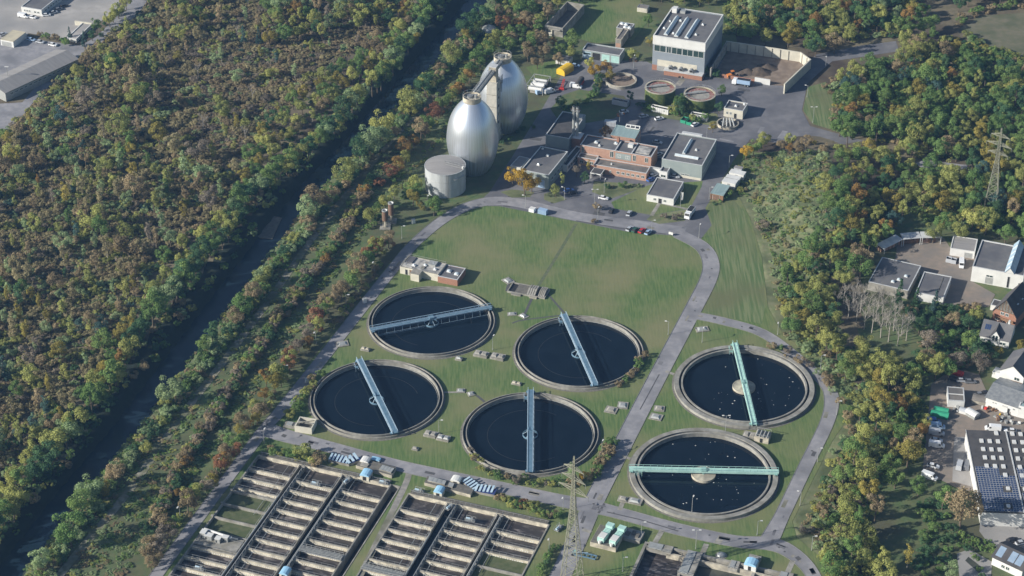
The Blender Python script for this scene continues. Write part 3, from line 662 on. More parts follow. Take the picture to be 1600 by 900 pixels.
# small shaft covers on the lawn
def cover(px, w, d, h, label, mt='concrete', rz=AX, pads=1):
    p = G2(*px); t = thing('shaft_cover', label, 'shaft cover', (p.x, p.y, 0), rz, 'concrete shaft covers on the lawn')
    mb = MB(); mb.box(-w/2, w/2, -d/2, d/2, -.3, h, 'concrete'); mb.build('base_slab', t)
    for k in range(pads):
        cx_ = 0 if pads == 1 else (-w*.24+k*w*.48); ww = w*.36 if pads == 1 else w*.2
        mb = MB(); z = h
        mb.add([(cx_-ww, -d*.34, z), (cx_+ww, -d*.34, z), (cx_+ww, d*.34, z), (cx_-ww, d*.34, z), (cx_-ww*.6, -d*.2, z+.45), (cx_+ww*.6, -d*.2, z+.45), (cx_+ww*.6, d*.2, z+.45), (cx_-ww*.6, d*.2, z+.45)], [(4, 5, 6, 7), (0, 1, 5, 4), (1, 2, 6, 5), (2, 3, 7, 6), (3, 0, 4, 7)], mt); mb.build('lid', t)
    return t
CV = [((535, 538), 4.6, 3.6, .3, 'sloping slab beside the left road, above the leftmost tank', 'galvanised', .25, 1),
 ((571, 547), 3.4, 1.8, .7, 'low twin lids between the topmost and leftmost tanks', 'concrete_pale', AX, 2),
 ((720, 611), 3.2, 2.6, .25, 'grey lid right of the leftmost tank, on the path end', 'galvanised', AX+.3, 1), ((736, 616), 2.6, 2.8, .25, 'grey lid next to the path right of the leftmost tank, nearer the lower tank', 'galvanised', AX+.7, 1),
 ((752, 555), 5.4, 3.4, .9, 'blocky shaft left of the lamp, below the topmost tank', 'concrete', AX, 2), ((778, 559), 5.2, 3.6, .9, 'blocky shaft right of the lamp, below the topmost tank', 'concrete', AX, 2),
 ((717, 562), 2.6, 1.8, .8, 'small box at the lower rim of the topmost tank', 'galvanised', AX, 1), ((807, 600), 3.6, 1.8, .5, 'low box on the lawn between the two middle tanks', 'concrete_pale', AX, 2),
 ((955, 641), 4.4, 4.0, .3, 'square slab with a raised lid, left of its twin beside the main road', 'concrete', AX, 1), ((973, 634), 3.8, 4.2, .3, 'plain sloping slab at the edge of the main road', 'galvanised', AX+.2, 1),
 ((673, 680), 4.6, 3.2, .8, 'shaft left of the lamp below the leftmost tank', 'concrete', AX, 2), ((693, 686), 4.6, 3.0, .8, 'shaft right of the lamp below the leftmost tank', 'galvanised', AX, 2),
 ((649, 702), 2.2, 1.8, .5, 'little lid in the lawn above the left pump station', 'concrete', AX, 1),
 ((800, 491), 3.6, 2.4, .2, 'flat diamond slab right of the topmost tank, nearer to the tank', 'galvanised', .1, 1), ((818, 494), 3.6, 2.8, .2, 'flat diamond slab right of the topmost tank, farther from the tank', 'galvanised', -.8, 1),
 ((794, 439), 4.4, 3.6, .2, 'diamond slab above the ribbed concrete channel', 'galvanised', -.9, 1),
 ((1097, 515), 5.0, 3.4, .3, 'slab in the grass where the loop road leaves the main road', 'galvanised', .2, 1),
 ((1030, 639), 3.8, 3.4, .3, 'square lid between main road and loop tanks, farther one of the pair', 'concrete', AX+.2, 1), ((1025, 652), 4.6, 3.8, .3, 'square lid between main road and loop tanks, nearer one of the pair', 'galvanised', AX, 1),
 ((974, 781), 3.6, 2.8, .5, 'shaft lid beside the horizontal-bridge tank, left one of the pair', 'concrete', AX, 1), ((992, 784), 5.0, 3.2, .5, 'shaft lid beside the horizontal-bridge tank, right one of the pair', 'galvanised', AX, 1),
 ((1171, 680), 4.6, 4.0, .2, 'flat pad between the two loop road tanks', 'concrete', AX, 2)]
for c in CV: cover(c[0], c[1], c[2], c[3], c[4], c[5], c[6], c[7])
# valve house with pipework between T5 and T6
p = G2(1189, 692); t = thing('valve_chamber', 'small concrete box with grey pipework between the loop road tanks', 'valve chamber', (p.x, p.y, 0), AX)
mb = MB(); mb.box(-2.6, 2.6, 0, 4.5, 0, 2.2, 'concrete_pale'); mb.build('wall', t)
mb = MB(); [mb.tube((-2+k*1.3, .3, 2.5), (-2+k*1.3, 4.2, 2.5), .22, 'galvanised') for k in range(4)]; mb.bar((-2.5, .2, 3.3), (2.5, .2, 3.3), .1, 'galvanised'); mb.bar((-2.5, 4.3, 3.3), (2.5, 4.3, 3.3), .1, 'galvanised')
[mb.bar((q, s_, 2.2), (q, s_, 3.3), .1, 'galvanised') for q in (-2.5, 0, 2.5) for s_ in (.2, 4.3)]; mb.build('pipework', t)
mb = MB(); mb.box(-.5, .5, -.05, -.01, .1, 1.9, 'dark'); mb.build('door', t)
# corner pit building
p = G2(474, 677); t = thing('pit_building', 'open-topped cream concrete box beside the leftmost tank', 'pump pit', (p.x, p.y, 0), AX+.1)
mb = MB(); [mb.box(*b_, 0, 2.6, 'cream_paint') for b_ in ((-3.2, 3.2, 0, .4), (-3.2, 3.2, 5.6, 6), (-3.2, -2.8, .4, 5.6), (2.8, 3.2, .4, 5.6))]; mb.build('wall', t)
mb = MB(); mb.box(-2.8, 2.8, .4, 5.6, .1, .4, 'concrete_dark'); mb.bar((-2.8, 3, 2.5), (2.8, 3, 2.5), .5, 'concrete'); mb.bar((-2.8, 1.5, 2.9), (2.8, 4.5, 2.9), .25, 'concrete_pale'); mb.build('floor_and_beam', t)
mb = MB(); mb.box(-8, -3.3, 1.5, 4.5, 0, .9, 'concrete'); mb.box(-7, -5, 2, 4, .9, 1.3, 'galvanised'); mb.build('annex', t)
# ribbed channel on the lawn
P = [G2(792, 457), G2(851, 468), G2(858, 452), G2(803, 443)]; A = P[0]; rz = math.atan2(*(P[1]-P[0]).yx)
t = thing('ribbed_channel', 'long concrete trough with two ribbed hoods in the middle of the big lawn', 'inlet channel', (A.x, A.y, 0), rz); w = (P[1]-P[0]).length
mb = MB(); mb.box(0, w, 0, .4, -.2, .7, 'concrete'); mb.box(0, w, 6.6, 7, -.2, .7, 'concrete'); mb.box(0, .4, .4, 6.6, -.2, .7, 'concrete'); mb.box(w-.4, w, .4, 6.6, -.2, .7, 'concrete'); mb.box(.4, w-.4, .4, 6.6, 0, .25, 'dark'); mb.box(3, 8, .4, 6.6, .25, .6, 'concrete_dark'); mb.build('trough', t)
for x0, x1 in ((8, 11.6), (12.6, w-.4)):
    mb = MB(); n = 4
    for k in range(n):
        a = x0+(x1-x0)*k/n; b = x0+(x1-x0)*(k+.75)/n
        mb.add([(a, .6, .7), (b, .6, .7), (b, 3.4, 1.8), (a, 3.4, 1.8), (b, 6.4, 1.5), (a, 6.4, 1.5), (a, .6, 0), (b, .6, 0), (a, 6.4, 0), (b, 6.4, 0)], [(0, 1, 2, 3), (3, 2, 4, 5), (6, 7, 1, 0), (5, 4, 9, 8), (7, 9, 4, 2, 1), (0, 3, 5, 8, 6)], 'concrete')
    mb.build('ribbed_hood', t)
mb = MB(); mb.box(2, 6, -1.2, -.1, 0, .5, 'concrete'); mb.build('front_plinth', t); mb = MB(); mb.box(9.5, 12.5, -1.0, -.1, 0, .6, 'concrete_pale'); mb.build('front_plinth', t)
# blower block with two teal units
P = [G2(922, 846.7, 1.8), G2(962, 856.7, 1.8), G2(977, 829, 1.8)]; A = P[0]; rz = math.atan2(*(P[1]-P[0]).yx); w = (P[1]-P[0]).length; dpt = abs((P[2]-P[1]).dot(Vector((-math.sin(rz), math.cos(rz)))))
t = thing('blower_block', 'raised concrete pad right of the pylon carrying two pale teal units', 'machine pad', (A.x, A.y, 0), rz)
mb = MB(); mb.box(0, w, 0, dpt, 0, 1.8, 'concrete_pale'); mb.box(.1, w-.1, .1, dpt-.1, 1.8, 1.86, 'concrete_dark'); mb.build('pad', t)
mb = MB(); mb.box(w-3, w+6, dpt-3, dpt+2.5, 0, 1.2, 'concrete'); [mb.box(w-2.5+k*1.6, w-1.4+k*1.6, dpt-1.5+(k % 2), dpt+.4+(k % 2), 1.2, 1.6, 'concrete_dark') for k in range(5)]; mb.build('rubble_slab', t)
for k, x0 in enumerate((1.8, 5.6)):
    x0 = 2.2+k*(w*.46); b = thing('teal_blower', ['pale teal covered machine on the pad right of the pylon, the left one', 'pale teal covered machine on the pad right of the pylon, the right one'][k], 'blower', (A.x+x0*math.cos(rz)-.8*math.sin(rz), A.y+x0*math.sin(rz)+.8*math.cos(rz), 1.86), rz-.12, 'teal blowers on the pad')
    mb = MB(); mb.box(0, 2.3, 0, 3.6, .3, 2.0, 'metal_pale_teal'); mb.box(.3, 2.0, 3.6, 6.4, .5, 1.6, 'metal_teal'); mb.box(-.1, 2.4, 6.4, 8.4, 1.0, 2.6, 'metal_pale_teal'); mb.box(0, 2.3, .3, 3.2, 2.0, 2.15, 'white_paint'); mb.build('hood', b)
    mb = MB(); [mb.box(.0, 2.3, 3.8+q*.6, 4.05+q*.6, .6, 1.75, 'metal_pale_teal') for q in range(4)]; mb.build('duct', b)
    mb = MB(); mb.cyl(1.1, -.3, .2, 1.2, .6, 'white_paint'); mb.cyl(1.1, -.5, .5, 1.0, .35, 'dark', n=10); mb.build('fan_outlet', b)
# blue carriage lying on the grass
p = G2(913, 869); t = thing('metal_carriage', 'blue metal frame carriage lying on the grass by the pylon foot', 'metal frame', (p.x, p.y, 0), AX)
mb = MB()
for s_ in (-.9, .9): mb.bar((-4, s_, .5), (4, s_, .5), .35, 'metal_blue')
for k in range(6): mb.bar((-4+k*1.6, -.9, .5), (-4+k*1.6, .9, .5), .25, 'metal_blue')
mb.bar((-4, -.9, 1.3), (1, .9, 1.0), .18, 'metal_pale_blue'); mb.build('frame', t)
mb = MB(); [mb.tube((-3.8, q, .35), (-3.8, q+.3, .35), .4, 'tyre') for q in (-1.2, .9)]; mb.tube((-3, -.5, .9), (-1, .7, 1.6), .15, 'galvanised'); mb.box(-3.6, -2.6, -.4, .4, .7, 1.5, 'metal_teal'); mb.build('winch', t)
# domed manhole
p = G2(1127, 868); t = thing('domed_manhole', 'grey domed manhole cover in the grass left of the blue kiosk', 'manhole', (p.x, p.y, 0)); mb = MB(); mb.lathe([(1.5, 0), (1.45, .4), (1.0, .8), (.4, 1.0), (.01, 1.02)], 'galvanised', n=20); mb.build('dome', t, True)
mb = MB(); mb.lathe([(1.5, .1), (1.9, .1), (1.9, -.1)], 'concrete', n=20); mb.build('collar', t)
# ------------------------------------------------------------------ pylons
def pylon(base, H, bw, arm_z, arm_l, arm_dir, rz, label):
    t = thing('lattice_pylon', label, 'electricity pylon', (base.x, base.y, 0), rz, 'lattice pylons')
    def hw(z):  # half width
        f = z/H; return (bw/2)*(1-f/.62)+.8*(f/.62) if f < .62 else .8*(1-(f-.62)/.38)+.15*((f-.62)/.38)
    zs = [0]; 
    while zs[-1] < H-1.2: zs.append(min(H, zs[-1]+max(1.6, hw(zs[-1])*1.7)))
    mb = MB()
    cs = [(-1, -1), (1, -1), (1, 1), (-1, 1)]
    for z0, z1 in zip(zs[:-1], zs[1:]):
        a = hw(z0); b = hw(z1)
        for k in range(4):
            c0, c1 = cs[k], cs[(k+1) % 4]
            mb.bar((c0[0]*a, c0[1]*a, z0), (c0[0]*b, c0[1]*b, z1), .24 if z0 < H*.6 else .16, 'pylon_steel')
            mb.bar((c0[0]*a, c0[1]*a, z0), (c1[0]*b, c1[1]*b, z1), .11, 'pylon_steel'); mb.bar((c1[0]*a, c1[1]*a, z0), (c0[0]*b, c0[1]*b, z1), .11, 'pylon_steel')
            mb.bar((c0[0]*b, c0[1]*b, z1), (c1[0]*b, c1[1]*b, z1), .10, 'pylon_steel')
    mb.build('tower', t)
    ca, sa = math.cos(arm_dir-rz), math.sin(arm_dir-rz)
    for z, l in zip(arm_z, arm_l):
        mb = MB(); w = hw(z)
        for s_ in (-1, 1):
            tip = Vector((s_*l*ca, s_*l*sa, z))
            pts = []
            for q in (-1, 1):
                r0 = Vector((s_*w*ca-q*w*sa, s_*w*sa+q*w*ca, z)); r1 = r0+Vector((0, 0, 1.3))
                mb.bar(r0, tip, .16, 'pylon_steel'); mb.bar(r1, tip, .13, 'pylon_steel')
                for k in range(1, 5):
                    a = r0.lerp(tip, k/5); b = r1.lerp(tip, k/5); mb.bar(a, b, .08, 'pylon_steel'); pts.append(a)
            for k in range(4): mb.bar(pts[k], pts[4+k], .12, 'pylon_steel'); mb.bar(pts[k], pts[4+min(3, k+1)], .1, 'pylon_steel')
        arm = mb.build('crossarm', t)
        for s_ in (-1, 1):
            mb = MB(); tip = Vector((s_*l*ca, s_*l*sa, z)); mb.tube(tip, tip-Vector((0, 0, 1.4)), .08, 'metal_grey', 6); mb.build('insulator', arm)
    return t
pb = G2(893, 917); pylon(pb, 53, 6.6, [39.8, 44.2, 48], [6.0, 4.8, 4.0], R(-41), AX, 'tall near lattice pylon on the grass at the lower edge')
pylon(G2(1546, 335), 41.5, 5.8, [29, 33, 37], [4.4, 5.6, 4.2], R(-38), AX, 'distant lattice pylon rising from the woods at the right')
# ------------------------------------------------------------------ lamps
def lamp(h, twin):
    t = thing('street_lamp', 'x', 'street lamp', (0, 0, 0), 0, 'grey lamp posts along roads and lawns')
    mb = MB(); mb.tube((0, 0, 0), (0, 0, h), .10, 'galvanised', 8, .07); mb.cyl(0, 0, 0, .8, .14, 'galvanised', n=8); mb.build('post', t)
    for s_ in ((-1, 1) if twin else (1,)):
        mb = MB(); mb.bar((0, 0, h-.05), (s_*1.1, 0, h+.1), .10, 'galvanised'); mb.box(min(s_*.7, s_*1.5), max(s_*.7, s_*1.5), -.2, .2, h+.02, h+.22, 'white_paint'); mb.build('lamp_head', t)
    return t
LP = [((1044, 523), 'in the lawn left of the main road, above the loop road fork'), ((1097, 535), 'in the grass above the upper loop tank'), ((1215, 523), 'outside the upper bend of the loop road'), ((1282, 576), 'outside the right corner of the loop road, by a short plank'), ((1307, 648), 'right of the loop road at its easternmost point'), ((1277, 722), 'right of the loop road beside the shrubs, upper of two'), ((1250, 790), 'right of the loop road beside the shrubs, lower of two'), ((1183, 836), 'in the lawn corner left of the loop road junction'), ((1081, 800), 'at the lower rim of the horizontal-bridge tank'), ((1002, 838), 'between the teal blowers and the lower road'), ((1268, 860), 'in the grass right of the lower road bend'), ((880, 797), 'beside the lower road left of the near pylon'), ((858, 862), 'between right basin block and the main road'), ((973, 893), 'at the left wall of the inlet basin'), ((940, 712), 'between the main road and the tank behind the pylon'), ((541, 481), 'left of the access road beside the topmost tank'), ((494, 538), 'left of the access road between the two left tanks'), ((445, 592), 'left of the access road beside the leftmost tank'), ((686, 678), 'between the shafts below the leftmost tank'), ((770, 547), 'between the blocky shafts below the topmost tank'), ((339, 738), 'left of the access road near the head of the left basins'), ((282, 812), 'left of the access road beside the green beds'), ((232, 872), 'left of the access road at the lower edge'), ((413, 694), 'at the road junction above the left basins'), ((628, 373), 'left of the road below the flare stacks'), ((668, 327), 'beside the road below the round gas holder'), ((821, 325), 'at the upper edge of the big lawn by the two containers'), ((585, 428), 'in the shrubs left of the brick pump house'), ((934, 345), 'above the path across the big lawn'), ((1018, 364), 'at the end of the row of four cars'), ((882, 312), 'at the planted bed in the visitor car park'), ((1092, 372), 'at the bend right of the white board'), ((1108, 312), 'beside the road left of the green shed'), ((944, 301), 'in front of the shrubs by the brick offices'), ((1261, 152), 'on the lawn edge beside the sludge yard'), ((1104, 218), 'behind the workshop hall'), ((968, 195), 'beside the shaded yard behind the chimneys'), ((1139, 262), 'right of the workshop hall'), ((990, 106), 'beside the garage building'), ((1290, 105), 'beyond the corner of the sludge yard wall')]
TW = [((1087, 858), 'twin-headed lamp beside the lower road, above the inlet basin'), ((1133, 678), 'twin-headed lamp between the two loop road tanks'), ((1270, 192), 'twin-headed lamp on the small lawn by the big yard'), ((929, 322), 'twin-headed lamp in the middle of the visitor car park'), ((698, 785), 'short twin-headed lamp above the right basins')]
l0 = lamp(6.0, False); first = True
for px, lb in LP:
    p = G2(*px); o = l0 if first else copy_tree(l0); first = False; o.location = (p.x, p.y, 0); o['label'] = 'grey lamp post '+lb; o.rotation_euler = (0, 0, random.choice([0, 1.2, 2.9, 4.4]))
l1 = lamp(8.0, True)
for k, (px, lb) in enumerate(TW[:4]):
    p = G2(*px); o = l1 if k == 0 else copy_tree(l1); o.location = (p.x, p.y, 0); o['label'] = lb
# ------------------------------------------------------------------ buildings
def frame(FL, FR, BK, h, snap=True, zg=0):
    A, B, K = G2(*FL, h+zg), G2(*FR, h+zg), G2(*BK, h+zg)
    rz = math.atan2(*(B-A).yx)
    if snap:   # the whole works stands on one grid
        c_ = (A+B)/2; L_ = (B-A).length; rz = rz*.3+AX*.7; u = Vector((math.cos(rz), math.sin(rz))); A = c_-u*L_/2; B = c_+u*L_/2
    u = Vector((math.cos(rz), math.sin(rz))); n = Vector((-u.y, u.x))
    return A, rz, (B-A).length, abs((K-B).dot(n))
GLZ = [0]
def bldg(name, label, cat, FL, FR, BK, h, wall='grey_panel', roof='roof_grey', cop='coping', feats=(), par=.5, snap=True, z=0, group=None, cw=.35):
    A, rz, w, d = frame(FL, FR, BK, h, snap, z)
    t = thing(name, label, cat, (A.x, A.y, z), rz, group)
    mb = MB(); T = .3
    mb.box(0, w, 0, T, 0, h-.12, wall); mb.box(0, w, d-T, d, 0, h-.12, wall); mb.box(0, T, T, d-T, 0, h-.12, wall); mb.box(w-T, w, T, d-T, 0, h-.12, wall); mb.build('wall', t)
    mb = MB(); mb.box(T, w-T, T, d-T, h-par-.3, h-par, roof); rf = mb.build('roof', t)
    mb = MB(); c_ = cw
    mb.box(-.06, w+.06, -.06, c_, h-.12, h, cop); mb.box(-.06, w+.06, d-c_, d+.06, h-.12, h, cop); mb.box(-.06, c_, c_, d-c_, h-.12, h, cop); mb.box(w-c_, w+.06, c_, d-c_, h-.12, h, cop); mb.build('parapet_coping', t)
    feat(t, w, d, h, feats, h-par, rf); return t, w, d
def facebox(mb, face, w, d, a0, a1, z0, z1, m, out=.05, dep=.0):
    if face == 'F': mb.box(a0, a1, -out, -.002+dep, z0, z1, m)
    elif face == 'B': mb.box(a0, a1, d+.002, d+out, z0, z1, m)
    elif face == 'R': mb.box(w+.002, w+out, a0, a1, z0, z1, m)
    else: mb.box(-out, -.002, a0, a1, z0, z1, m)
def window(t, face, w, d, a0, a1, z0, z1, fr='white_paint', gl='glass', bars=1):
    f = MB(); q = .12
    facebox(f, face, w, d, a0, a1, z0, z0+q, fr, .09); facebox(f, face, w, d, a0, a1, z1-q, z1, fr, .09)
    for k in range(bars+2):
        c_ = a0+(a1-a0-q)*k/(bars+1); facebox(f, face, w, d, c_, c_+q, z0+q, z1-q, fr, .09)
    o = f.build('window', t); g = MB(); facebox(g, face, w, d, a0+q, a1-q, z0+q, z1-q, gl, .04); g.build('pane', o); return o
def feat(t, w, d, h, feats, zr, rf):
    for f in feats:
        k = f[0]
        if k == 'win':   # face, first fraction, last, z0, z1, count, gap fraction[, frame]
            _, face, a, b, z0, z1, n = f[:7]; L_ = w if face in 'FB' else d; gp = f[7] if len(f) > 7 else .35; fr = f[8] if len(f) > 8 else 'white_paint'
            for i in range(n):
                s = (b-a)*L_/n; x0 = a*L_+s*i+s*gp/2; window(t, face, w, d, x0, x0+s*(1-gp), z0, z1, fr)
        elif k == 'door':
            _, face, a, b, z0, z1, m = f[:7]; L_ = w if face in 'FB' else d; mb = MB(); facebox(mb, face, w, d, a*L_, b*L_, z0, z1, m, .06); o = mb.build('door', t)
            mb = MB(); facebox(mb, face, w, d, a*L_-.1, a*L_-.002, z0, z1+.1, 'coping', .08); facebox(mb, face, w, d, b*L_+.002, b*L_+.1, z0, z1+.1, 'coping', .08); mb.build('door_frame', o)
        elif k == 'panel':
            _, face, a, b, z0, z1, m = f[:7]; L_ = w if face in 'FB' else d; mb = MB(); facebox(mb, face, w, d, a*L_, b*L_, z0, z1, m, f[7] if len(f) > 7 else .05); mb.build(f[8] if len(f) > 8 else 'cladding_band', t)
        elif k == 'vent':
            _, x, y = f[:3]; s = f[3] if len(f) > 3 else .55; mb = MB(); mb.box(x*w-s, x*w+s, y*d-s, y*d+s, zr, zr+.5, 'white_paint'); mb.cyl(x*w, y*d, zr+.5, zr+.9, s*.75, 'skylight', s*.3, 12); mb.build('roof_vent', rf)
        elif k == 'sky':   # long skylight
            _, x0, x1, y0, y1 = f[:5]; hh_ = f[5] if len(f) > 5 else .9; mb = MB(); X0, X1, Y0, Y1 = x0*w, x1*w, y0*d, y1*d
            mb.box(X0, X1, Y0, Y1, zr, zr+.3, 'white_paint')
            if Y1-Y0 > X1-X0: c_ = (X0+X1)/2; mb.add([(X0, Y0, zr+.3), (X1, Y0, zr+.3), (c_, Y0, zr+hh_), (X0, Y1, zr+.3), (X1, Y1, zr+.3), (c_, Y1, zr+hh_)], [(0, 1, 2), (5, 4, 3), (0, 2, 5, 3), (1, 4, 5, 2)], 'skylight')
            else: c_ = (Y0+Y1)/2; mb.add([(X0, Y0, zr+.3), (X0, Y1, zr+.3), (X0, c_, zr+hh_), (X1, Y0, zr+.3), (X1, Y1, zr+.3), (X1, c_, zr+hh_)], [(0, 2, 1), (3, 4, 5), (0, 3, 5, 2), (1, 2, 5, 4)], 'skylight')
            n = 8
            for i in range(n+1):
                if Y1-Y0 > X1-X0: q = Y0+(Y1-Y0)*i/n; mb.box((X0+X1)/2-.15, (X0+X1)/2+.15, q-.06, q+.06, zr+hh_-.1, zr+hh_+.04, 'coping')
                else: q = X0+(X1-X0)*i/n; mb.box(q-.06, q+.06, (Y0+Y1)/2-.15, (Y0+Y1)/2+.15, zr+hh_-.1, zr+hh_+.04, 'coping')
            mb.build('skylight', rf)
        elif k == 'dome':
            _, x, y = f[:3]; s = f[3] if len(f) > 3 else .9; mb = MB(); mb.box(x*w-s, x*w+s, y*d-s, y*d+s, zr, zr+.3, 'white_paint'); mb.lathe([(s*1.1, zr+.3), (s*.9, zr+.6), (s*.5, zr+.8), (.01, zr+.85)], 'skylight', 12, x*w, y*d); mb.build('skylight', rf)
        elif k == 'box':
            _, x0, x1, y0, y1, z0, z1, m, nm = f; mb = MB(); mb.box(x0*w, x1*w, y0*d, y1*d, z0, z1, m); mb.build(nm, t)
        elif k == 'rail':
            mb = MB(); 
            for (a, b) in (((.3, .3), (w-.3, .3)), ((w-.3, .3), (w-.3, d-.3)), ((w-.3, d-.3), (.3, d-.3)), ((.3, d-.3), (.3, .3))): mb.bar((*a, h+.9), (*b, h+.9), .07, 'galvanised')
            mb.build('roof_railing', t)
# sludge treatment hall
t, w, d = bldg('treatment_hall', 'tall grey and white hall with three long skylights, the largest building of the works', 'hall', (1020.8, 54.8), (1102.4, 67.6), (1131.7, 22.7), 17.8, 'grey_panel', 'roof_grey', 'white_paint',
 [('panel', 'F', 0, 1, 13.4, 17.6, 'white_paint', .12), ('panel', 'R', 0, 1, 13.4, 17.6, 'white_paint', .12), ('panel', 'L', 0, 1, 13.4, 17.6, 'white_paint', .12), ('win', 'F', .02, .26, 9.9, 13.2, 1, .06), ('win', 'F', .26, .36, 9.9, 13.2, 1, .1), ('win', 'F', .36, .98, 9.9, 13.2, 3, .04), ('win', 'L', .05, .95, 9.9, 13.2, 6, .05),
  ('panel', 'F', 0, .095, 0, 2.8, 'brick', .05, 'brick_plinth'), ('panel', 'F', .1, .86, 2.6, 5.8, 'cream_paint', .05, 'pale_wall_panel'), ('door', 'F', .1, .28, .05, 2.6, 'galvanised'),
  ('sky', .16, .24, .1, .72, 1.2), ('sky', .36, .44, .1, .72, 1.2), ('sky', .56, .64, .1, .72, 1.2), ('vent', .1, .3), ('vent', .12, .55, .4), ('vent', .32, .18), ('vent', .3, .62, .6), ('vent', .73, .25), ('vent', .74, .6), ('box', .05, .14, .84, .94, 17.2, 19.4, 'white_paint', 'roof_plant'), ('box', .2, .3, .86, .94, 17.2, 18.4, 'galvanised', 'roof_plant')], par=.7, cw=.45)
mb = MB(); mb.box(w*.27, w, -3.4, -.2, 0, 2.3, 'brick'); mb.build('fan_annex', t)
mb = MB(); mb.box(w*.26, w+.1, -3.6, -.1, 2.3, 2.6, 'coping'); mb.build('annex_roof', t)
for k in range(3):
    x = w*(.38+.2*k); mb = MB(); mb.tube((x, -2.6, 3.5), (x, -1.2, 3.8), .9, 'metal_grey', 14); mb.tube((x, -2.75, 3.45), (x, -2.6, 3.5), .6, 'dark', 14); mb.tube((x-1.6, -1.4, 3.2), (x-.6, -1.6, 4.3), .3, 'galvanised', 8); mb.box(x-.9, x+.9, -2.6, -1.2, 2.6, 3.0, 'galvanised'); mb.build('fan', t)
# sludge yard walls
WP = [(1110.5, 107), (1136, 64.2), (1213.5, 75.6), (1251, 81.6), (1266.4, 92.6), (1225.8, 131.3)]
Q = [G2(*p, 5.0) for p in WP]
t = thing('retaining_wall', 'tall cream walls around the open sludge storage yard right of the big hall', 'wall', (Q[1].x, Q[1].y, 0))
for i, (a, b) in enumerate(zip(Q[:-1], Q[1:])):
    a2 = a-Q[1]; b2 = b-Q[1]; dd = (b2-a2).normalized(); n = Vector((-dd.y, dd.x))*.3; a3 = a2-dd*.28 if i else a2; b3 = b2+dd*.28 if i < 4 else b2
    mb = MB(); mb.prism([tuple(a3-n), tuple(b3-n), tuple(b3+n), tuple(a3+n)], 0 if i % 2 else .003, 5.0+.004*i, 'cream_paint' if i > 0 else 'concrete'); mb.build('wall_panel', t)
    L_ = (b2-a2).length
    mb = MB()
    for k in range(int(L_/4)): p = a2+dd*(2+4*k); mb.bar((p.x+n.x*-1.4, p.y+n.y*-1.4, 0), (p.x+n.x*-1.4, p.y+n.y*-1.4, 4.8), .3, 'concrete')
    if mb.v: mb.build('buttress', t)
a, b = G2(1128, 121)-Q[1], G2(1203, 133)-Q[1]; dd = (b-a).normalized(); n = Vector((-dd.y, dd.x))*.25
mb = MB(); c_ = a+dd*(b-a).length*.68; mb.prism([tuple(a-n), tuple(c_-n), tuple(c_+n), tuple(a+n)], 0, 1.7, 'brick'); mb.build('brick_wall', t)
mb = MB(); mb.prism([tuple(c_-n+dd*.02), tuple(b-n), tuple(b+n), tuple(c_+n+dd*.02)], 0, 2.8, 'white_paint'); mb.build('wall_panel', t)
sheet('yard_floor', [(1116, 118), (1137, 80), (1210, 88), (1252, 97), (1258, 103), (1226, 134), (1203, 133), (1128, 121)], 'dirt', .045)
def heap(px, r, h, label, m='sludge_heap'):
    p = G2(*px); rr = random.Random(int(px[0])); mb = MB(); n = 18; vs = [(0, 0, h)]
    for j, f in enumerate((.3, .6, .85, 1.05)):
        for i in range(n): q = r*f*(1+rr.uniform(-.12, .12)); vs.append((q*math.cos(6.283*i/n)*1.25, q*math.sin(6.283*i/n), max(0, h*(1-f)*(1+rr.uniform(-.15, .15)))))
    fs = [(0, 1+i, 1+(i+1) % n) for i in range(n)]+[(1+j*n+i, 1+j*n+n+i, 1+j*n+n+(i+1) % n, 1+j*n+(i+1) % n) for j in range(3) for i in range(n)]
    mb.add(vs, fs, m); o = mb.build('sludge_heap', smooth=True, loc=(p.x, p.y, .03)); tag(o, label, 'heap', 'heaps in the sludge yard')
heap((1187, 113), 4.5, 2.8, 'dark heap of sludge in the middle behind the brick wall'); heap((1198, 106), 4.0, 2.5, 'brownish heap of sludge nearest the bright yard floor'); heap((1168, 113), 3.5, 2.0, 'low dark heap of sludge at the left end of the row')
# garage building
bldg('garage', 'low garage building with four doors, left of the tall hall', 'garage', (910, 77.3), (968.5, 86.7), (976, 75.8), 4.4, 'green_grey_panel', 'roof_grey', 'coping', [('door', 'F', .02, .23, .1, 3.6, 'metal_pale_blue'), ('door', 'F', .27, .48, .1, 3.6, 'dark'), ('door', 'F', .52, .73, .1, 3.6, 'metal_pale_teal'), ('door', 'F', .77, .98, .1, 3.6, 'metal_pale_teal'), ('panel', 'F', .03, .22, 2.3, 3.1, 'glass', .08, 'door_glazing')])
bldg('small_kiosk', 'little flat-roofed cream kiosk left of the garage building', 'kiosk', (868.3, 91.8), (889.3, 95.7), (896.5, 88.5), 2.6, 'cream_paint', 'roof_grey', 'metal_grey', [('panel', 'F', .02, .98, .3, 2.2, 'white_paint')], par=.1)
bldg('garden_hut', 'tiny cream hut on the far lawn behind the works', 'hut', (995.5, 11.3), (1011.3, 13.5), (1015, 8.3), 2.4, 'cream_paint', 'roof_brown', 'metal_grey', [('door', 'F', .1, .9, .3, 2.0, 'cream_paint')], par=.1)
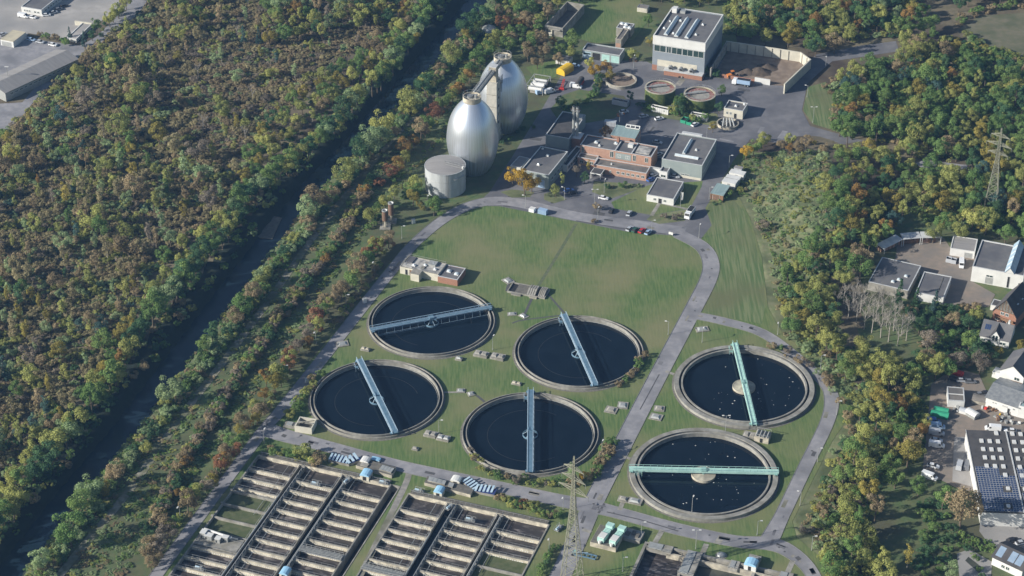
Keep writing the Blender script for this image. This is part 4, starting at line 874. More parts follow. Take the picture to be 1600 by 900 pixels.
# storm basin (open trough)
A, rz, w, d = frame((852.3, 38.2), (878.5, 45), (912.3, 6.8), 5)
t = thing('storm_basin', 'open rectangular concrete basin at the far upper lawn', 'basin', (A.x, A.y, 0), rz)
mb = MB(); mb.box(0, w, 0, .5, 0, 5, 'concrete'); mb.box(0, w, d-.5, d, 0, 5, 'concrete'); mb.box(0, .5, .5, d-.5, 0, 5, 'concrete'); mb.box(w-.5, w, .5, d-.5, 0, 5, 'concrete'); mb.build('wall', t)
mb = MB(); mb.box(.5, w-.5, .5, d-.5, .05, .5, 'concrete_dark'); mb.build('floor', t)
mb = MB(); mb.box(1, w-1, -1, .1, 3.6, 4.0, 'concrete'); mb.box(2, 4, -.6, 0, 0, 3.6, 'cream_paint'); mb.bar((.3, -1, 5), (w-.3, -1, 5), .1, 'galvanised'); mb.build('front_walkway', t)
# pump house on far lawn
bldg('far_pump_house', 'low concrete house with four white roof domes beside the far lawn', 'pump house', (963, 43), (985, 46.5), (990.5, 37), 4.5, 'concrete', 'roof_grey', 'coping', [('dome', .2, .75, .9), ('dome', .5, .72, .9), ('dome', .55, .3, .9), ('dome', .85, .3, .9)], par=.2)
bldg('screen_house', 'narrow concrete channel house running towards the garage building', 'channel house', (961.7, 60.5), (970.7, 62), (985, 46), 4.6, 'concrete', 'roof_brown', 'concrete_pale', [('panel', 'F', .1, .9, .2, 2.4, 'brick_pale')], par=.3)
# thickeners
def thick(cx, cy, dpx, ztop, label, ivy, fill, mfill):
    cpt = G2(cx, cy, ztop); r = dpx/2/ (FPX/math.hypot(cpt.length, CAMH-ztop)); t = thing('round_thickener', label, 'thickener tank', (cpt.x, cpt.y, 0), 0, 'round sludge thickeners')
    mb = MB(); mb.lathe([(r, 0), (r, ztop), (r-.5, ztop), (r-.5, fill-.1)], 'ivy' if ivy else 'concrete', 48); mb.build('wall', t)
    mb = MB(); mb.lathe([(r+.12, ztop-.25), (r+.12, ztop+.02), (r-.6, ztop+.02), (r-.6, ztop-.25)], 'concrete_pale', 48); mb.build('rim', t)
    mb = MB(); mb.lathe([(.01, fill), (r*.5, fill), (r-.5, fill)], mfill, 48); mb.build('content', t)
    if ivy:
        mb = MB(); mb.lathe([(r-.52, fill+.02), (r-2.6, fill+.02)], 'scum_red', 48); mb.build('red_scum', t)
        mb = MB()
        for k in range(24): a = k*6.283/24; mb.bar((r*math.cos(a), r*math.sin(a), ztop), (r*math.cos(a), r*math.sin(a), ztop+1.0), .08, 'galvanised')
        mb.lathe([(r-.04, ztop+1.0), (r+.04, ztop+1.0), (r+.04, ztop+1.08), (r-.04, ztop+1.08)], 'galvanised', 48); mb.build('railing', t)
        mb = MB(); mb.bar((-r*.94, -.4, ztop+.3), (r*.4, 2, ztop+.3), .9, 'galvanised', .2); mb.build('scraper_beam', t)
    return t, r
thick(970, 124, 49, 1.6, 'low round tank with a sunken brown floor left of the ivy tanks', False, .4, 'dirt')
thick(1031.8, 136, 47.6, 6.2, 'ivy-covered round tank with red scum, left one of the pair', True, 5.6, 'concrete')
thick(1093.4, 146.5, 49, 6.4, 'ivy-covered round tank with red scum, right one of the pair', True, 5.8, 'concrete')
t, w, d = bldg('control_house', 'small flat-roofed cream house right of the ivy tanks', 'house', (1131.5, 167.9), (1160.6, 174), (1167.6, 160.9), 4.3, 'cream_paint', 'roof_grey', 'coping', [('vent', .5, .5, .6), ('vent', .85, .85, .5), ('door', 'F', .55, .68, .1, 2.3, 'dark'), ('win', 'F', .1, .45, 1.4, 2.8, 2)])
p = G2(1137, 195); t = thing('pump_shaft', 'small round shaft with pipes in front of the cream control house', 'pump shaft', (p.x, p.y, 0))
mb = MB(); mb.lathe([(5, 0), (5, 1.1), (4.5, 1.1), (4.5, .1)], 'concrete_pale', 32); mb.build('ring_wall', t)
mb = MB(); mb.lathe([(.01, .12), (4.5, .12)], 'concrete_dark', 32); mb.build('floor', t)
mb = MB(); [mb.tube((q, -2, .2), (q*.7, 1.5, 2.6), .35, 'galvanised') for q in (-2.4, -.6, 1.2, 2.8)]; mb.bar((-3, 0, 1.6), (3, .5, 1.6), .3, 'galvanised'); mb.build('pipework', t)
# roll-off containers by the thickeners
def container(FL, FR, BK, h, label, m, group=None, ribs=True, top='dark', name='container'):
    A, rz, w, d = frame(FL, FR, BK, h, False)
    d = max(d, 2.2); t = thing(name, label, 'container', (A.x, A.y, 0), rz, group)
    mb = MB(); T = .12; mb.box(0, w, 0, T, .25, h, m); mb.box(0, w, d-T, d, .25, h, m); mb.box(0, T, T, d-T, .25, h, m); mb.box(w-T, w, T, d-T, .25, h, m); mb.box(0, w, 0, d, .1, .25, m)
    if ribs:
        for k in range(9): mb.box(w*k/8-.06 if k else .02, w*k/8+.06, -.08, -.005, .25, h-.02, m)
    mb.build('body', t); mb = MB(); mb.box(T, w-T, T, d-T, .3, h-(.5 if top == 'dark' else .02), top); mb.build('load' if top == 'dark' else 'lid', t)
    mb = MB(); [mb.tube((x, y-.1, .14), (x, y+.1, .14), .14, 'tyre') for x in (.4, w-.4) for y in (.3, d-.3)]; mb.build('rollers', t); return t
container((1017, 166), (1044, 172), (1045, 168), 2.6, 'white skip below the left ivy tank', 'white_paint', 'white roll-off skips')
container((1079, 177.5), (1105, 182), (1106, 178), 2.6, 'white skip below the right ivy tank', 'white_paint', 'white roll-off skips')
container((956, 155), (980, 160), (981, 156.5), 2.6, 'white skip in the shade left of the ivy tanks', 'car_silver', 'white roll-off skips')
container((1063, 187), (1071, 189), (1074, 183), 1.6, 'green skip by the parking strip, left one', 'green_paint', 'green skips', False)
container((1072, 190), (1080, 192), (1083, 186), 1.6, 'green skip by the parking strip, right one', 'green_paint', 'green skips', False)
container((826, 326), (834, 328), (835, 326), 1.6, 'small white container at the upper edge of the big lawn', 'car_white', 'containers beside the lawn', False, 'white_paint')
container((840, 327.5), (853, 330.5), (854, 327.5), 2.0, 'pale blue container at the upper edge of the big lawn', 'car_lightblue', 'containers beside the lawn', True, 'car_lightblue')
container((944, 190), (962, 192), (963, 188), 2.2, 'long grey container in the shade behind the chimneys', 'car_silver', None, True, 'car_silver')
# machine hall, workshop, offices
t, w, d = bldg('machine_hall', 'dark-roofed blower hall behind the twin chimneys', 'hall', (852.8, 210), (889.2, 216.7), (926.7, 181.7), 5.8, 'green_grey_panel', 'roof_dark', 'coping', [('box', .75, .98, .8, .98, 5.3, 6.3, 'metal_grey', 'roof_plant'), ('vent', .85, .6, .8), ('win', 'L', .1, .9, 1.2, 3.4, 5, .3)])
A = G2(899, 232); t = thing('twin_chimney', 'pair of pale steel chimneys on a brick base', 'chimney', (A.x, A.y+3.2, 0), AX)
mb = MB(); mb.box(-3, 3, -2.5, 3, 0, 4.6, 'brick'); mb.build('brick_base', t)
mb = MB(); mb.box(-3.1, 3.1, -2.6, 3.1, 4.6, 4.85, 'coping'); mb.build('base_roof', t)
for s_ in (-1, 1):
    mb = MB(); mb.cyl(s_*.85, 0, 4.85, 18.6, .62, 'galvanised', n=18); mb.cyl(s_*.85, 0, 18.6, 18.9, .68, 'metal_grey', n=18); mb.cyl(s_*.85, 0, 18.9, 19.2, .5, 'dark', n=14); mb.build('flue', t)
mb = MB(); mb.box(-1.9, 1.9, -1.0, 1.0, 17.0, 17.15, 'metal_grey'); [mb.bar((x, y, 17.1), (x, y, 18.3), .1, 'rust') for x in (-1.9, 0, 1.9) for y in (-1, 1)]; mb.bar((-1.9, -1, 18.2), (1.9, -1, 18.2), .1, 'rust'); mb.bar((-1.9, 1, 18.2), (1.9, 1, 18.2), .1, 'rust'); mb.build('top_platform', t)
bldg('workshop', 'flat-roofed grey workshop behind the golden trees', 'workshop', (815.8, 263.3), (855.8, 275), (883.3, 235.8), 7.0, 'green_grey_panel', 'roof_grey', 'coping', [('vent', .4, .32, .6), ('vent', .45, .72, .6), ('door', 'F', .62, .86, .1, 4.0, 'car_lightblue'), ('win', 'R', .1, .9, 2.5, 4.2, 5, .4), ('vent', .12, .93, .4)])
bldg('lean_to', 'low grey side building left of the workshop', 'outbuilding', (798.3, 257.8), (812.5, 263), (827, 247), 4.0, 'cream_paint', 'roof_cement', 'coping', [('door', 'F', .2, .7, .1, 2.6, 'galvanised')], par=.15)
bldg('link_corridor', 'narrow dark-roofed corridor between workshop and offices', 'corridor', (876.7, 256), (885.8, 259), (905, 228.5), 3.4, 'white_paint', 'roof_dark', 'coping', [('win', 'R', .05, .95, .8, 2.6, 6, .15)])
t, w, d = bldg('office_block', 'two-storey red brick office block with a long grey roof', 'office', (906.7, 225.8), (1017.5, 245.5), (1026.7, 228.5), 7.4, 'brick_pale', 'roof_grey', 'coping', [('win', 'F', .02, .06, 3.9, 6.8, 1, .1), ('win', 'F', .42, .475, 3.9, 6.8, 1, .1), ('panel', 'F', .50, .72, 3.6, 6.6, 'green_grey_panel', .06), ('win', 'F', .52, .58, 4.4, 5.8, 1, .1), ('win', 'F', .64, .70, 4.4, 5.8, 1, .1), ('win', 'F', .74, .79, 3.9, 6.8, 1, .1), ('win', 'F', .91, .96, 4.2, 6.6, 1, .1), ('box', .485, .5, 0, 1, 7.0, 7.5, 'coping', 'fire_wall'), ('box', .715, .73, 0, 1, 7.0, 7.5, 'coping', 'fire_wall'), ('vent', .18, .5, .8), ('vent', .25, .25, .5), ('vent', .44, .7, .8), ('box', .44, .47, .8, .95, 6.9, 9.2, 'brick', 'chimney'), ('box', .62, .69, .55, .75, 6.9, 8.3, 'white_paint', 'roof_plant'), ('box', .76, .95, .2, .8, 6.9, 7.4, 'roof_pale', 'roof_terrace')])
bldg('office_wing', 'low brick wing with a row of windows in front of the offices', 'office wing', (927.5, 256.7), (1010, 270.8), (1015.8, 260), 3.9, 'brick_pale', 'roof_brown', 'coping', [('win', 'F', .12, .22, 1.0, 2.4, 1, .1), ('win', 'F', .3, .34, 1.0, 2.4, 1, .1), ('win', 'F', .42, .98, 1.2, 2.5, 6, .35), ('vent', .3, .5, .3)])
bldg('office_annex', 'short low brick annex at the left end of the offices', 'annex', (902.5, 244.8), (931, 250.3), (934, 243), 3.7, 'brick_pale', 'roof_brown', 'coping', [('win', 'F', .1, .9, 1.0, 2.5, 3, .3)])
A, rz, w, d = frame((922.5, 269.2), (938.3, 273.3), (943.3, 264.2), 2.9)
t = thing('entrance_canopy', 'small dark-roofed porch with white edge at the office entrance', 'porch', (A.x, A.y, 0), rz)
mb = MB(); mb.box(0, w, 0, d, 2.5, 2.9, 'white_paint'); mb.build('slab', t)
mb = MB(); mb.box(.25, w-.25, .25, d-.25, 2.9, 2.93, 'roof_dark'); mb.build('roof', t)
for x in (.3, w-.3): mb = MB(); mb.bar((x, .3, 0), (x, .3, 2.5), .2, 'white_paint'); mb.build('post', t)
t, w, d = bldg('laboratory', 'brick laboratory with a sloping grey-green roof behind the offices', 'laboratory', (953.8, 211.2), (992.6, 215.9), (1002, 200.8), 7.6, 'brick_pale', 'roof_teal', 'roof_teal', [('win', 'R', .1, .9, 4, 6, 3)], par=.1)
mb = MB(); [mb.bar(a, b, .35, 'white_paint') for a, b in [((w*.42, d-1.6, 7.9), (w-.3, d-1.6, 7.9)), ((w*.42, d-.3, 8.7), (w-.3, d-.3, 8.7)), ((w*.42, d-1.6, 7.9), (w*.42, d-.3, 8.7)), ((w-.3, d-1.6, 7.9), (w-.3, d-.3, 8.7)), ((w*.6, d-1.6, 7.9), (w*.6, d-.3, 8.7)), ((w*.8, d-1.6, 7.9), (w*.8, d-.3, 8.7))]]; mb.build('roof_frame', t)
mb = MB(); mb.box(w*.4, w-.2, d-1.7, d-.2, 7.55, 7.75, 'roof_dark'); mb.build('roof_terrace', t)
t, w, d = bldg('workshop_hall', 'large grey hall whose roof carries a T of two skylights', 'hall', (1034.1, 248), (1097.4, 258.4), (1122.6, 217.8), 7.5, 'green_grey_panel', 'roof_grey', 'coping', [('sky', .24, .82, .20, .26, 1.0), ('sky', .38, .46, .32, .84, 1.1), ('vent', .66, .52, .5), ('panel', 'F', .42, .98, 0, 1.1, 'cream_paint', .08, 'plinth'), ('win', 'F', .46, .7, 1.3, 2.0, 1, .05), ('panel', 'R', .1, .9, 2.6, 2.9, 'white_paint', .05, 'band'), ('box', .12, .62, 1.0, 1.06, 6.9, 8.0, 'coping', 'rear_light_band')])
bldg('link_building', 'small low link between offices and workshop hall', 'link building', (1030.4, 266.5), (1042.6, 269.2), (1049, 258.4), 3.8, 'white_paint', 'roof_grey', 'coping', [('win', 'F', .15, .85, .9, 2.2, 1, .1)])
bldg('covered_way', 'narrow covered walkway from the office wing to the link building', 'walkway roof', (1016, 261.5), (1032, 265), (1033, 262.5), 3.4, 'white_paint', 'roof_pale', 'coping', par=.1)
bldg('canteen', 'white pavilion with grey flat roof on the small lawn', 'pavilion', (1010.5, 303.8), (1052.7, 311.3), (1069, 283.9), 3.2, 'white_paint', 'roof_grey', 'coping', [('win', 'F', .25, .36, 1.0, 2.2, 1, .05), ('door', 'F', .44, .56, .1, 2.3, 'dark'), ('win', 'F', .62, .73, 1.0, 2.2, 1, .05), ('win', 'R', .06, .94, .9, 2.3, 6, .2)], par=.25)
bldg('green_shed', 'shed with a flat grey-green roof beside the road, nearest the lawn', 'shed', (1110.6, 301), (1129.5, 306.6), (1139, 289.6), 2.9, 'wood', 'roof_teal', 'roof_teal', [('door', 'F', .2, .7, .1, 2.2, 'rust')], par=.05)
def boxcar(FL, FR, BK, h, label, m, group):
    A, rz, w, d = frame(FL, FR, BK, h); t = thing('site_container', label, 'site container', (A.x, A.y, 0), rz, group)
    mb = MB(); mb.box(0, w, 0, d, .1, h-.1, m); mb.build('body', t); mb = MB(); mb.box(-.1, w+.1, -.1, d+.1, h-.1, h, 'white_paint' if m != 'car_silver' else 'roof_cement'); mb.build('roof', t)
    window(t, 'R', w, d, d*.3, d*.6, 1.1, 2.0); mb = MB(); mb.box(w*.4, w*.6, -.05, -.002, .2, 2.1, 'galvanised'); mb.build('door', t)
boxcar((1129, 282), (1148, 288.5), (1153, 281), 2.6, 'white site cabin beside the green-roofed shed', 'white_paint', 'cabins beside the workshop hall road')
boxcar((1134, 276), (1154, 282), (1157, 276), 2.6, 'white site cabin in the middle of the row of cabins', 'white_paint', 'cabins beside the workshop hall road')
boxcar((1140.3, 268), (1160.8, 275), (1163.6, 268), 2.7, 'white site cabin with the brightest roof, near the far end of the row', 'white_paint', 'cabins beside the workshop hall road')
boxcar((1147.5, 261), (1158, 265), (1162, 261), 2.6, 'grey-roofed cabin at the far end of the row of cabins', 'car_silver', 'cabins beside the workshop hall road')
# brick pump house
t, w, d = bldg('pump_house', 'pump house, its right part brick with two roof windows, beside the topmost tank', 'pump house', (684, 431), (714.4, 437.5), (727, 418.9), 3.0, 'brick', 'roof_grey', 'coping', [('dome', .35, .55, .9), ('dome', .78, .45, .9)], par=.25)
t, w, d = bldg('concrete_pump_house', 'old cream concrete building with stained pale roof joined to the brick pump house', 'pump house', (626, 414.5), (683.5, 430), (697.5, 411.5), 3.4, 'cream_paint', 'roof_pale', 'concrete', [('vent', .3, .3, .7), ('vent', .55, .5, .7), ('vent', .72, .7, .8), ('vent', .84, .35, .6), ('box', .6, .8, .55, .9, 3.0, 4.0, 'galvanised', 'roof_plant'), ('box', .5, .58, .2, .8, 3.0, 3.5, 'concrete', 'roof_plant'), ('box', .05, .22, .45, .95, 3.0, 3.6, 'roof_grey', 'roof_plant'), ('door', 'F', .14, .2, .1, 2.4, 'dark'), ('door', 'F', .25, .32, .1, 2.6, 'rust'), ('rail',)], par=.25)
mb = MB(); mb.box(w*.36, w*.58, -3.2, -.01, 0, 3.3, 'cream_paint'); mb.box(w*.35, w*.59, -3.3, -.01, 3.3, 3.5, 'concrete'); mb.build('porch', t)
mb = MB(); mb.box(w*.03, w*.3, d*.1, d*.4, 3.05, 3.35, 'roof_pale'); mb.build('raised_roof', t)
# ------------------------------------------------------------------ digesters
def digester(cx, ymid, label, zscale=1.0, base=None):
    prof = [(6.6, 0), (7.9, 2), (9.2, 5), (10.3, 8.5), (10.95, 12), (11.15, 15), (10.95, 18), (10.45, 21.5), (9.5, 25), (8.0, 28.2), (6.2, 30.8), (4.3, 32.8), (3.6, 33.4)]
    t = thing('egg_digester', label, 'digester', base, 0, 'egg-shaped digesters')
    # smooth profile
    P = catmull([Vector(p) for p in prof], 4); mb = MB(); mb.lathe([(p.x, p.y) for p in P], 'cladding', 72); mb.build('shell', t, True)
    mb = MB(); mb.lathe([(3.6, 32.6), (3.9, 33.0), (3.9, 35.4), (3.6, 35.4), (3.6, 34.6), (.01, 34.7)], 'concrete_pale', 36); mb.build('collar', t)
    mb = MB(); [mb.bar((3.9*math.cos(k*.524), 3.9*math.sin(k*.524), 35.4), (3.9*math.cos(k*.524), 3.9*math.sin(k*.524), 36.5), .1, 'galvanised') for k in range(12)]
    mb.lathe([(3.85, 36.4), (3.95, 36.4), (3.95, 36.5), (3.85, 36.5)], 'galvanised', 24); mb.build('railing', t)
    mb = MB(); mb.cyl(-.8, .3, 34.6, 35.6, 1.3, 'metal_grey', n=16); mb.cyl(1.6, -.6, 34.6, 36.2, .5, 'galvanised', n=10); mb.tube((-.8, .3, 35.8), (2.4, 1.4, 35.4), .25, 'galvanised'); mb.build('gas_dome', t)
    return t
def base_of(px, pyt, H):   # ground point under a point at height H seen at px, pyt
    p = G2(px, pyt, H); return (p.x, p.y, 0)
e1 = base_of(737.5, 150, 35.4); e2 = base_of(785.5, 87.5, 35.4)
digester(0, 0, 'nearer silver egg-shaped digester tank, beside the round gas holder', base=e1); digester(0, 0, 'farther silver egg-shaped digester tank, behind the stair tower', base=e2)
E1, E2 = Vector(e1), Vector(e2); dE = (E2-E1); ue = dE.normalized(); rzE = math.atan2(ue.y, ue.x)
tw = G2(771, 113, 33.5)
t = thing('stair_tower', 'cream stair tower with small dark windows between the two digesters', 'stair tower', (tw.x, tw.y, 0), rzE)
mb = MB(); mb.box(-2.6, 2.6, -2.3, 2.3, 0, 29.5, 'tower_grey'); [mb.box(-2.64, 2.64, -2.34, 2.34, 5.9*k_, 5.9*k_+.25, 'concrete') for k_ in range(1, 5)]; mb.build('shaft', t)
mb = MB(); mb.box(-1.4, 1.6, -1.7, 1.7, 29.5, 36.5, 'concrete_pale'); mb.box(-1.5, 1.7, -1.8, 1.8, 36.5, 36.8, 'coping'); mb.build('lift_head', t)
for k in range(5):
    mb = MB(); mb.box(-.6, .6, -2.36, -2.302, 9+4*k, 10.2+4*k, 'dark'); mb.build('window', t)
mb = MB()
for k in range(10):
    z0 = 3*k; s_ = 1 if k % 2 else -1; mb.bar((3.2, -1.8*s_, z0+.3), (3.2, 1.8*s_, z0+3.2), .9, 'metal_grey', .25); mb.box(2.6, 4.2, s_*1.9-.7, s_*1.9+.7, z0+3.1, z0+3.25, 'metal_grey'); mb.bar((4.1, -1.8*s_, z0+1.4), (4.1, 1.8*s_, z0+4.3), .1, 'galvanised')
for a, b in ((2.9, 2.6), (2.9, -2.6), (4.2, 2.6), (4.2, -2.6)): mb.bar((a, b, 0), (a, b, 31), .22, 'metal_grey')
mb.build('fire_stair', t)
# top bridge
A = E1+ue*3.6; L_ = dE.length-7.2
t = thing('digester_bridge', 'long steel footbridge joining the tops of both digesters', 'footbridge', (A.x, A.y, 34.6), rzE)
mb = MB(); mb.box(0, L_, -1.3, 1.3, 0, .3, 'galvanised'); mb.build('deck', t)
for s_ in (-1.3, 1.3):
    mb = MB(); mb.bar((0, s_, 1.3), (L_, s_, 1.3), .12, 'galvanised'); mb.bar((0, s_, .7), (L_, s_, .7), .1, 'galvanised'); [mb.bar((L_*k/16, s_, .2), (L_*k/16, s_, 1.3), .1, 'galvanised') for k in range(17)]; mb.bar((0, s_, -.3), (L_, s_, -.3), .3, 'metal_grey', .8); mb.build('railing', t)
mb = MB(); mb.tube((0, .5, .7), (L_, .5, .7), .3, 'white_paint'); mb.tube((0, -.6, .6), (L_, -.6, .6), .2, 'galvanised'); mb.build('pipe', t)
# gas holder
c_ = G2(695.5, 258, 11.2); t = thing('gas_holder', 'round grey concrete gas holder below the digesters', 'gas holder', (c_.x, c_.y, 0)); r = 8.6
mb = MB(); mb.lathe([(r, 0), (r, 11.0), (r+.15, 11.0), (r+.15, 11.3), (r-.1, 11.3)], 'holder_grey', 64); [mb.lathe([(r+.02, z), (r+.06, z+.1), (r+.02, z+.2)], 'galvanised', 64) for z in (3.5, 7.2)]; mb.build('wall', t)
mb = MB(); mb.lathe([(r-.1, 11.25), (r*.5, 11.9), (.01, 12.2)], 'roof_cement', 64); mb.build('roof', t, True)
mb = MB(); mb.bar((0, .6, 12.3), (r, -2.5, 11.6), .12, 'galvanised'); mb.bar((0, -1, 12.3), (r-.5, -4, 11.6), .12, 'galvanised'); mb.bar((0, .6, 13.3), (r, -2.5, 12.6), .1, 'galvanised'); mb.bar((0, -1, 13.3), (r-.5, -4, 12.6), .1, 'galvanised'); [mb.bar((r*k/6, .6-3.1*k/6, 12.3-.7*k/6), (r*k/6, .6-3.1*k/6, 13.3-.7*k/6), .09, 'galvanised') for k in range(7)]; mb.cyl(r-1, -3.2, 11.3, 12.4, .5, 'white_paint', n=12); mb.bar((-.0, .6, 12.3), (-.6, 2, 12.2), .12, 'galvanised'); mb.build('roof_walkway', t)
mb = MB(); [mb.bar((1.2+s_, -r-.4+.15*s_, 0), (1.2+s_, -r-.4+.15*s_, 11.4), .12, 'dark') for s_ in (-.3, .3)]; mb.bar((4, -r*.88-.6, 8.6), (r-.2, -3.8, 8.6), .8, 'galvanised', .15); mb.build('ladder', t)
for k, (px, zt) in enumerate([((611.5, 346), 9.0), ((602, 355), 8.2)]):
    p = G2(*px); t = thing('flare_stack', ['rusty round flare stack standing in the shrubs, farther one', 'rusty round flare stack standing in the shrubs, nearer one'][k], 'flare stack', (p.x, p.y, 0), 0, 'rusty gas flare stacks')
    mb = MB(); mb.cyl(0, 0, 3.4, zt, 1.15, 'rust', n=20, cap=False); mb.lathe([(1.15, zt), (.95, zt), (.95, zt-1.5)], 'white_paint', 20); mb.lathe([(1.22, zt-.4), (1.22, zt+.02), (1.1, zt+.02)], 'galvanised', 20); mb.build('hood', t)
    mb = MB(); [mb.bar((.9*math.cos(a), .9*math.sin(a), 0), (.9*math.cos(a), .9*math.sin(a), 3.5), .2, 'concrete_pale') for a in (.4, 1.97, 3.54, 5.1)]; mb.cyl(0, 0, 0, 3.4, .45, 'concrete_pale', n=12); mb.build('stand', t)
    mb = MB(); mb.box(-2.2, 2.2, -2.2, 2.2, 0, .3, 'concrete'); mb.build('base_slab', t)
# shed with white tanks right of egg 2
A, rz, w, d = frame((822, 133), (848, 137), (850, 118), 4.0)
t = thing('tank_shelter', 'three pale horizontal tanks inside a grey frame right of the farther digester', 'tank group', (A.x, A.y, 0), rz)
for k in range(3): mb = MB(); y0 = 1.5+k*(d-3)/2.4; mb.tube((.8, y0, 2.2), (w-.8, y0, 2.2), 1.25, 'white_paint', 18); mb.box(1, w-1, y0-.6, y0+.6, 0, 1.2, 'concrete'); mb.build('tank', t)
mb = MB(); [mb.bar((x, y, 0), (x, y, 4), .25, 'galvanised') for x in (0, w) for y in (0, d)]; [mb.bar(a, b, .25, 'galvanised') for a, b in (((0, 0, 4), (w, 0, 4)), ((w, 0, 4), (w, d, 4)), ((w, d, 4), (0, d, 4)), ((0, d, 4), (0, 0, 4)), ((0, d*.5, 4), (w, d*.5, 4)))]; mb.build('frame', t)
# sign boards
def board(px, w, h, z0, rz, label, m='white_paint'):
    p = G2(*px); t = thing('sign_board', label, 'sign', (p.x, p.y, 0), rz); mb = MB(); mb.box(-w/2, w/2, -.06, .06, z0, z0+h, m); mb.build('panel', t)
    for s_ in (-1, 1): mb = MB(); mb.bar((s_*w*.4, .12, 0), (s_*w*.4, .12, z0+h*.9), .12, 'galvanised'); mb.build('post', t)
board((1048, 368), 1.9, 1.1, .5, -.5, 'blank white board on the lawn edge at the road bend')
p = G2(1063, 324); t = thing('flag_banner', 'tall white banner flag beside the white pavilion', 'banner', (p.x, p.y, 0)); mb = MB(); mb.tube((0, 0, 0), (0, 0, 7.5), .08, 'galvanised'); mb.build('pole', t); mb = MB()
V_ = []; [V_.extend([(.1+.9*x, .12*math.sin(z*1.3+x*2), z) for x in (0, .5, 1)]) for z in (3.6, 4.6, 5.6, 6.6, 7.4)]; mb.add(V_, [(a*3+b, a*3+b+1, a*3+b+4, a*3+b+3) for a in range(4) for b in range(2)], 'white_paint'); mb.build('cloth', t)
# ------------------------------------------------------------------ vehicles
def wheels(t, xs, y, r):
    for x in xs:
        for s_ in (-1, 1): mb = MB(); mb.tube((x, s_*y-.11, r), (x, s_*y+.11, r), r, 'tyre', 14); w_ = mb.build('wheel', t); mb = MB(); mb.tube((x, s_*(y+.115), r), (x, s_*(y+.13), r), r*.55, 'galvanised', 10); mb.build('rim', w_)
def loft(mb, secs, m):     # secs: list of rings with the same number of points
    n = len(secs[0]); o = []; fs = []
    for s in secs: o += s
    for j in range(len(secs)-1):
        for i in range(n): fs.append((j*n+i, j*n+(i+1) % n, (j+1)*n+(i+1) % n, (j+1)*n+i))
    fs += [tuple(range(n-1, -1, -1)), tuple(range((len(secs)-1)*n, len(secs)*n))]; mb.add(o, fs, m)
def ring(x, w, z0, z1, tp=1.0): return [(x, -w, z0), (x, w, z0), (x, w, z0+(z1-z0)*.6), (x, w*.93*tp, z1), (x, -w*.93*tp, z1), (x, -w, z0+(z1-z0)*.6)]
VP = {}
def car_proto(col, kind):
    if kind == 'car': L_, W_ = 4.4, .88
    t = thing('parked_car' if kind == 'car' else 'delivery_van', 'x', 'car' if kind == 'car' else 'van')
    mb = MB()
    if kind == 'car':
        loft(mb, [ring(-2.2, .72, .35, .75), ring(-2.05, .86, .28, .88), ring(-1.2, .9, .25, .95), ring(.9, .9, .25, .93), ring(1.9, .86, .28, .78), ring(2.2, .7, .35, .62)], col); mb.build('body', t)
        mb = MB(); loft(mb, [ring(-1.95, .78, .85, .95), ring(-1.35, .74, .88, 1.38, .9), ring(.25, .74, .88, 1.40, .9), ring(1.0, .80, .85, .95)], 'dark'); c_ = mb.build('cabin', t); mb = MB(); mb.box(-1.3, .2, -.62, .62, 1.395, 1.43, col); mb.build('car_roof', t)
        wheels(t, (-1.35, 1.35), .82, .32)
        for s_ in (-1, 1): mb = MB(); mb.box(2.05, 2.2, s_*.6-.16, s_*.6+.16, .5, .64, 'skylight'); mb.build('headlight', t)
    else:
        loft(mb, [ring(-2.8, .98, .3, 2.2), ring(.9, 1.0, .3, 2.2), ring(1.35, 1.0, .3, 2.1), ring(2.0, .98, .3, 1.25), ring(2.75, .88, .35, 1.0), ring(2.85, .8, .4, .8)], col); mb.build('body', t)
        mb = MB(); mb.add([(1.42, -.82, 1.98), (1.42, .82, 1.98), (2.03, .85, 1.26), (2.03, -.85, 1.26)], [(0, 1, 2, 3)], 'dark'); mb.box(.7, 1.4, -1.02, -.99, 1.3, 1.9, 'dark'); mb.box(.7, 1.4, .99, 1.02, 1.3, 1.9, 'dark'); mb.v = [(x+.02, y, z+.02) for x, y, z in mb.v]; mb.build('windscreen', t)
        wheels(t, (-1.8, 1.9), .92, .36)
        for s_ in (-1, 1): mb = MB(); mb.box(2.7, 2.86, s_*.65-.15, s_*.65+.15, .7, .85, 'skylight'); mb.build('headlight', t)
    return t
def vehicle(px, rz, col, kind, label, group):
    p = G2(*px); z = .06
    k = (col, kind)
    if k not in VP: VP[k] = o = car_proto(col, kind)
    else: o = copy_tree(VP[k])
    o.location = (p.x, p.y, z); o.rotation_euler = (0, 0, rz); o['label'] = label
    if group: o['group'] = group
    elif 'group' in o: del o['group']
    return o
row = 'cars parked by the big lawn'; yd = 'vehicles in the yard at the right edge'; tl = 'cars in the yard at the upper left'; sh = 'cars in the inner yard'
UP = AX+R(90)
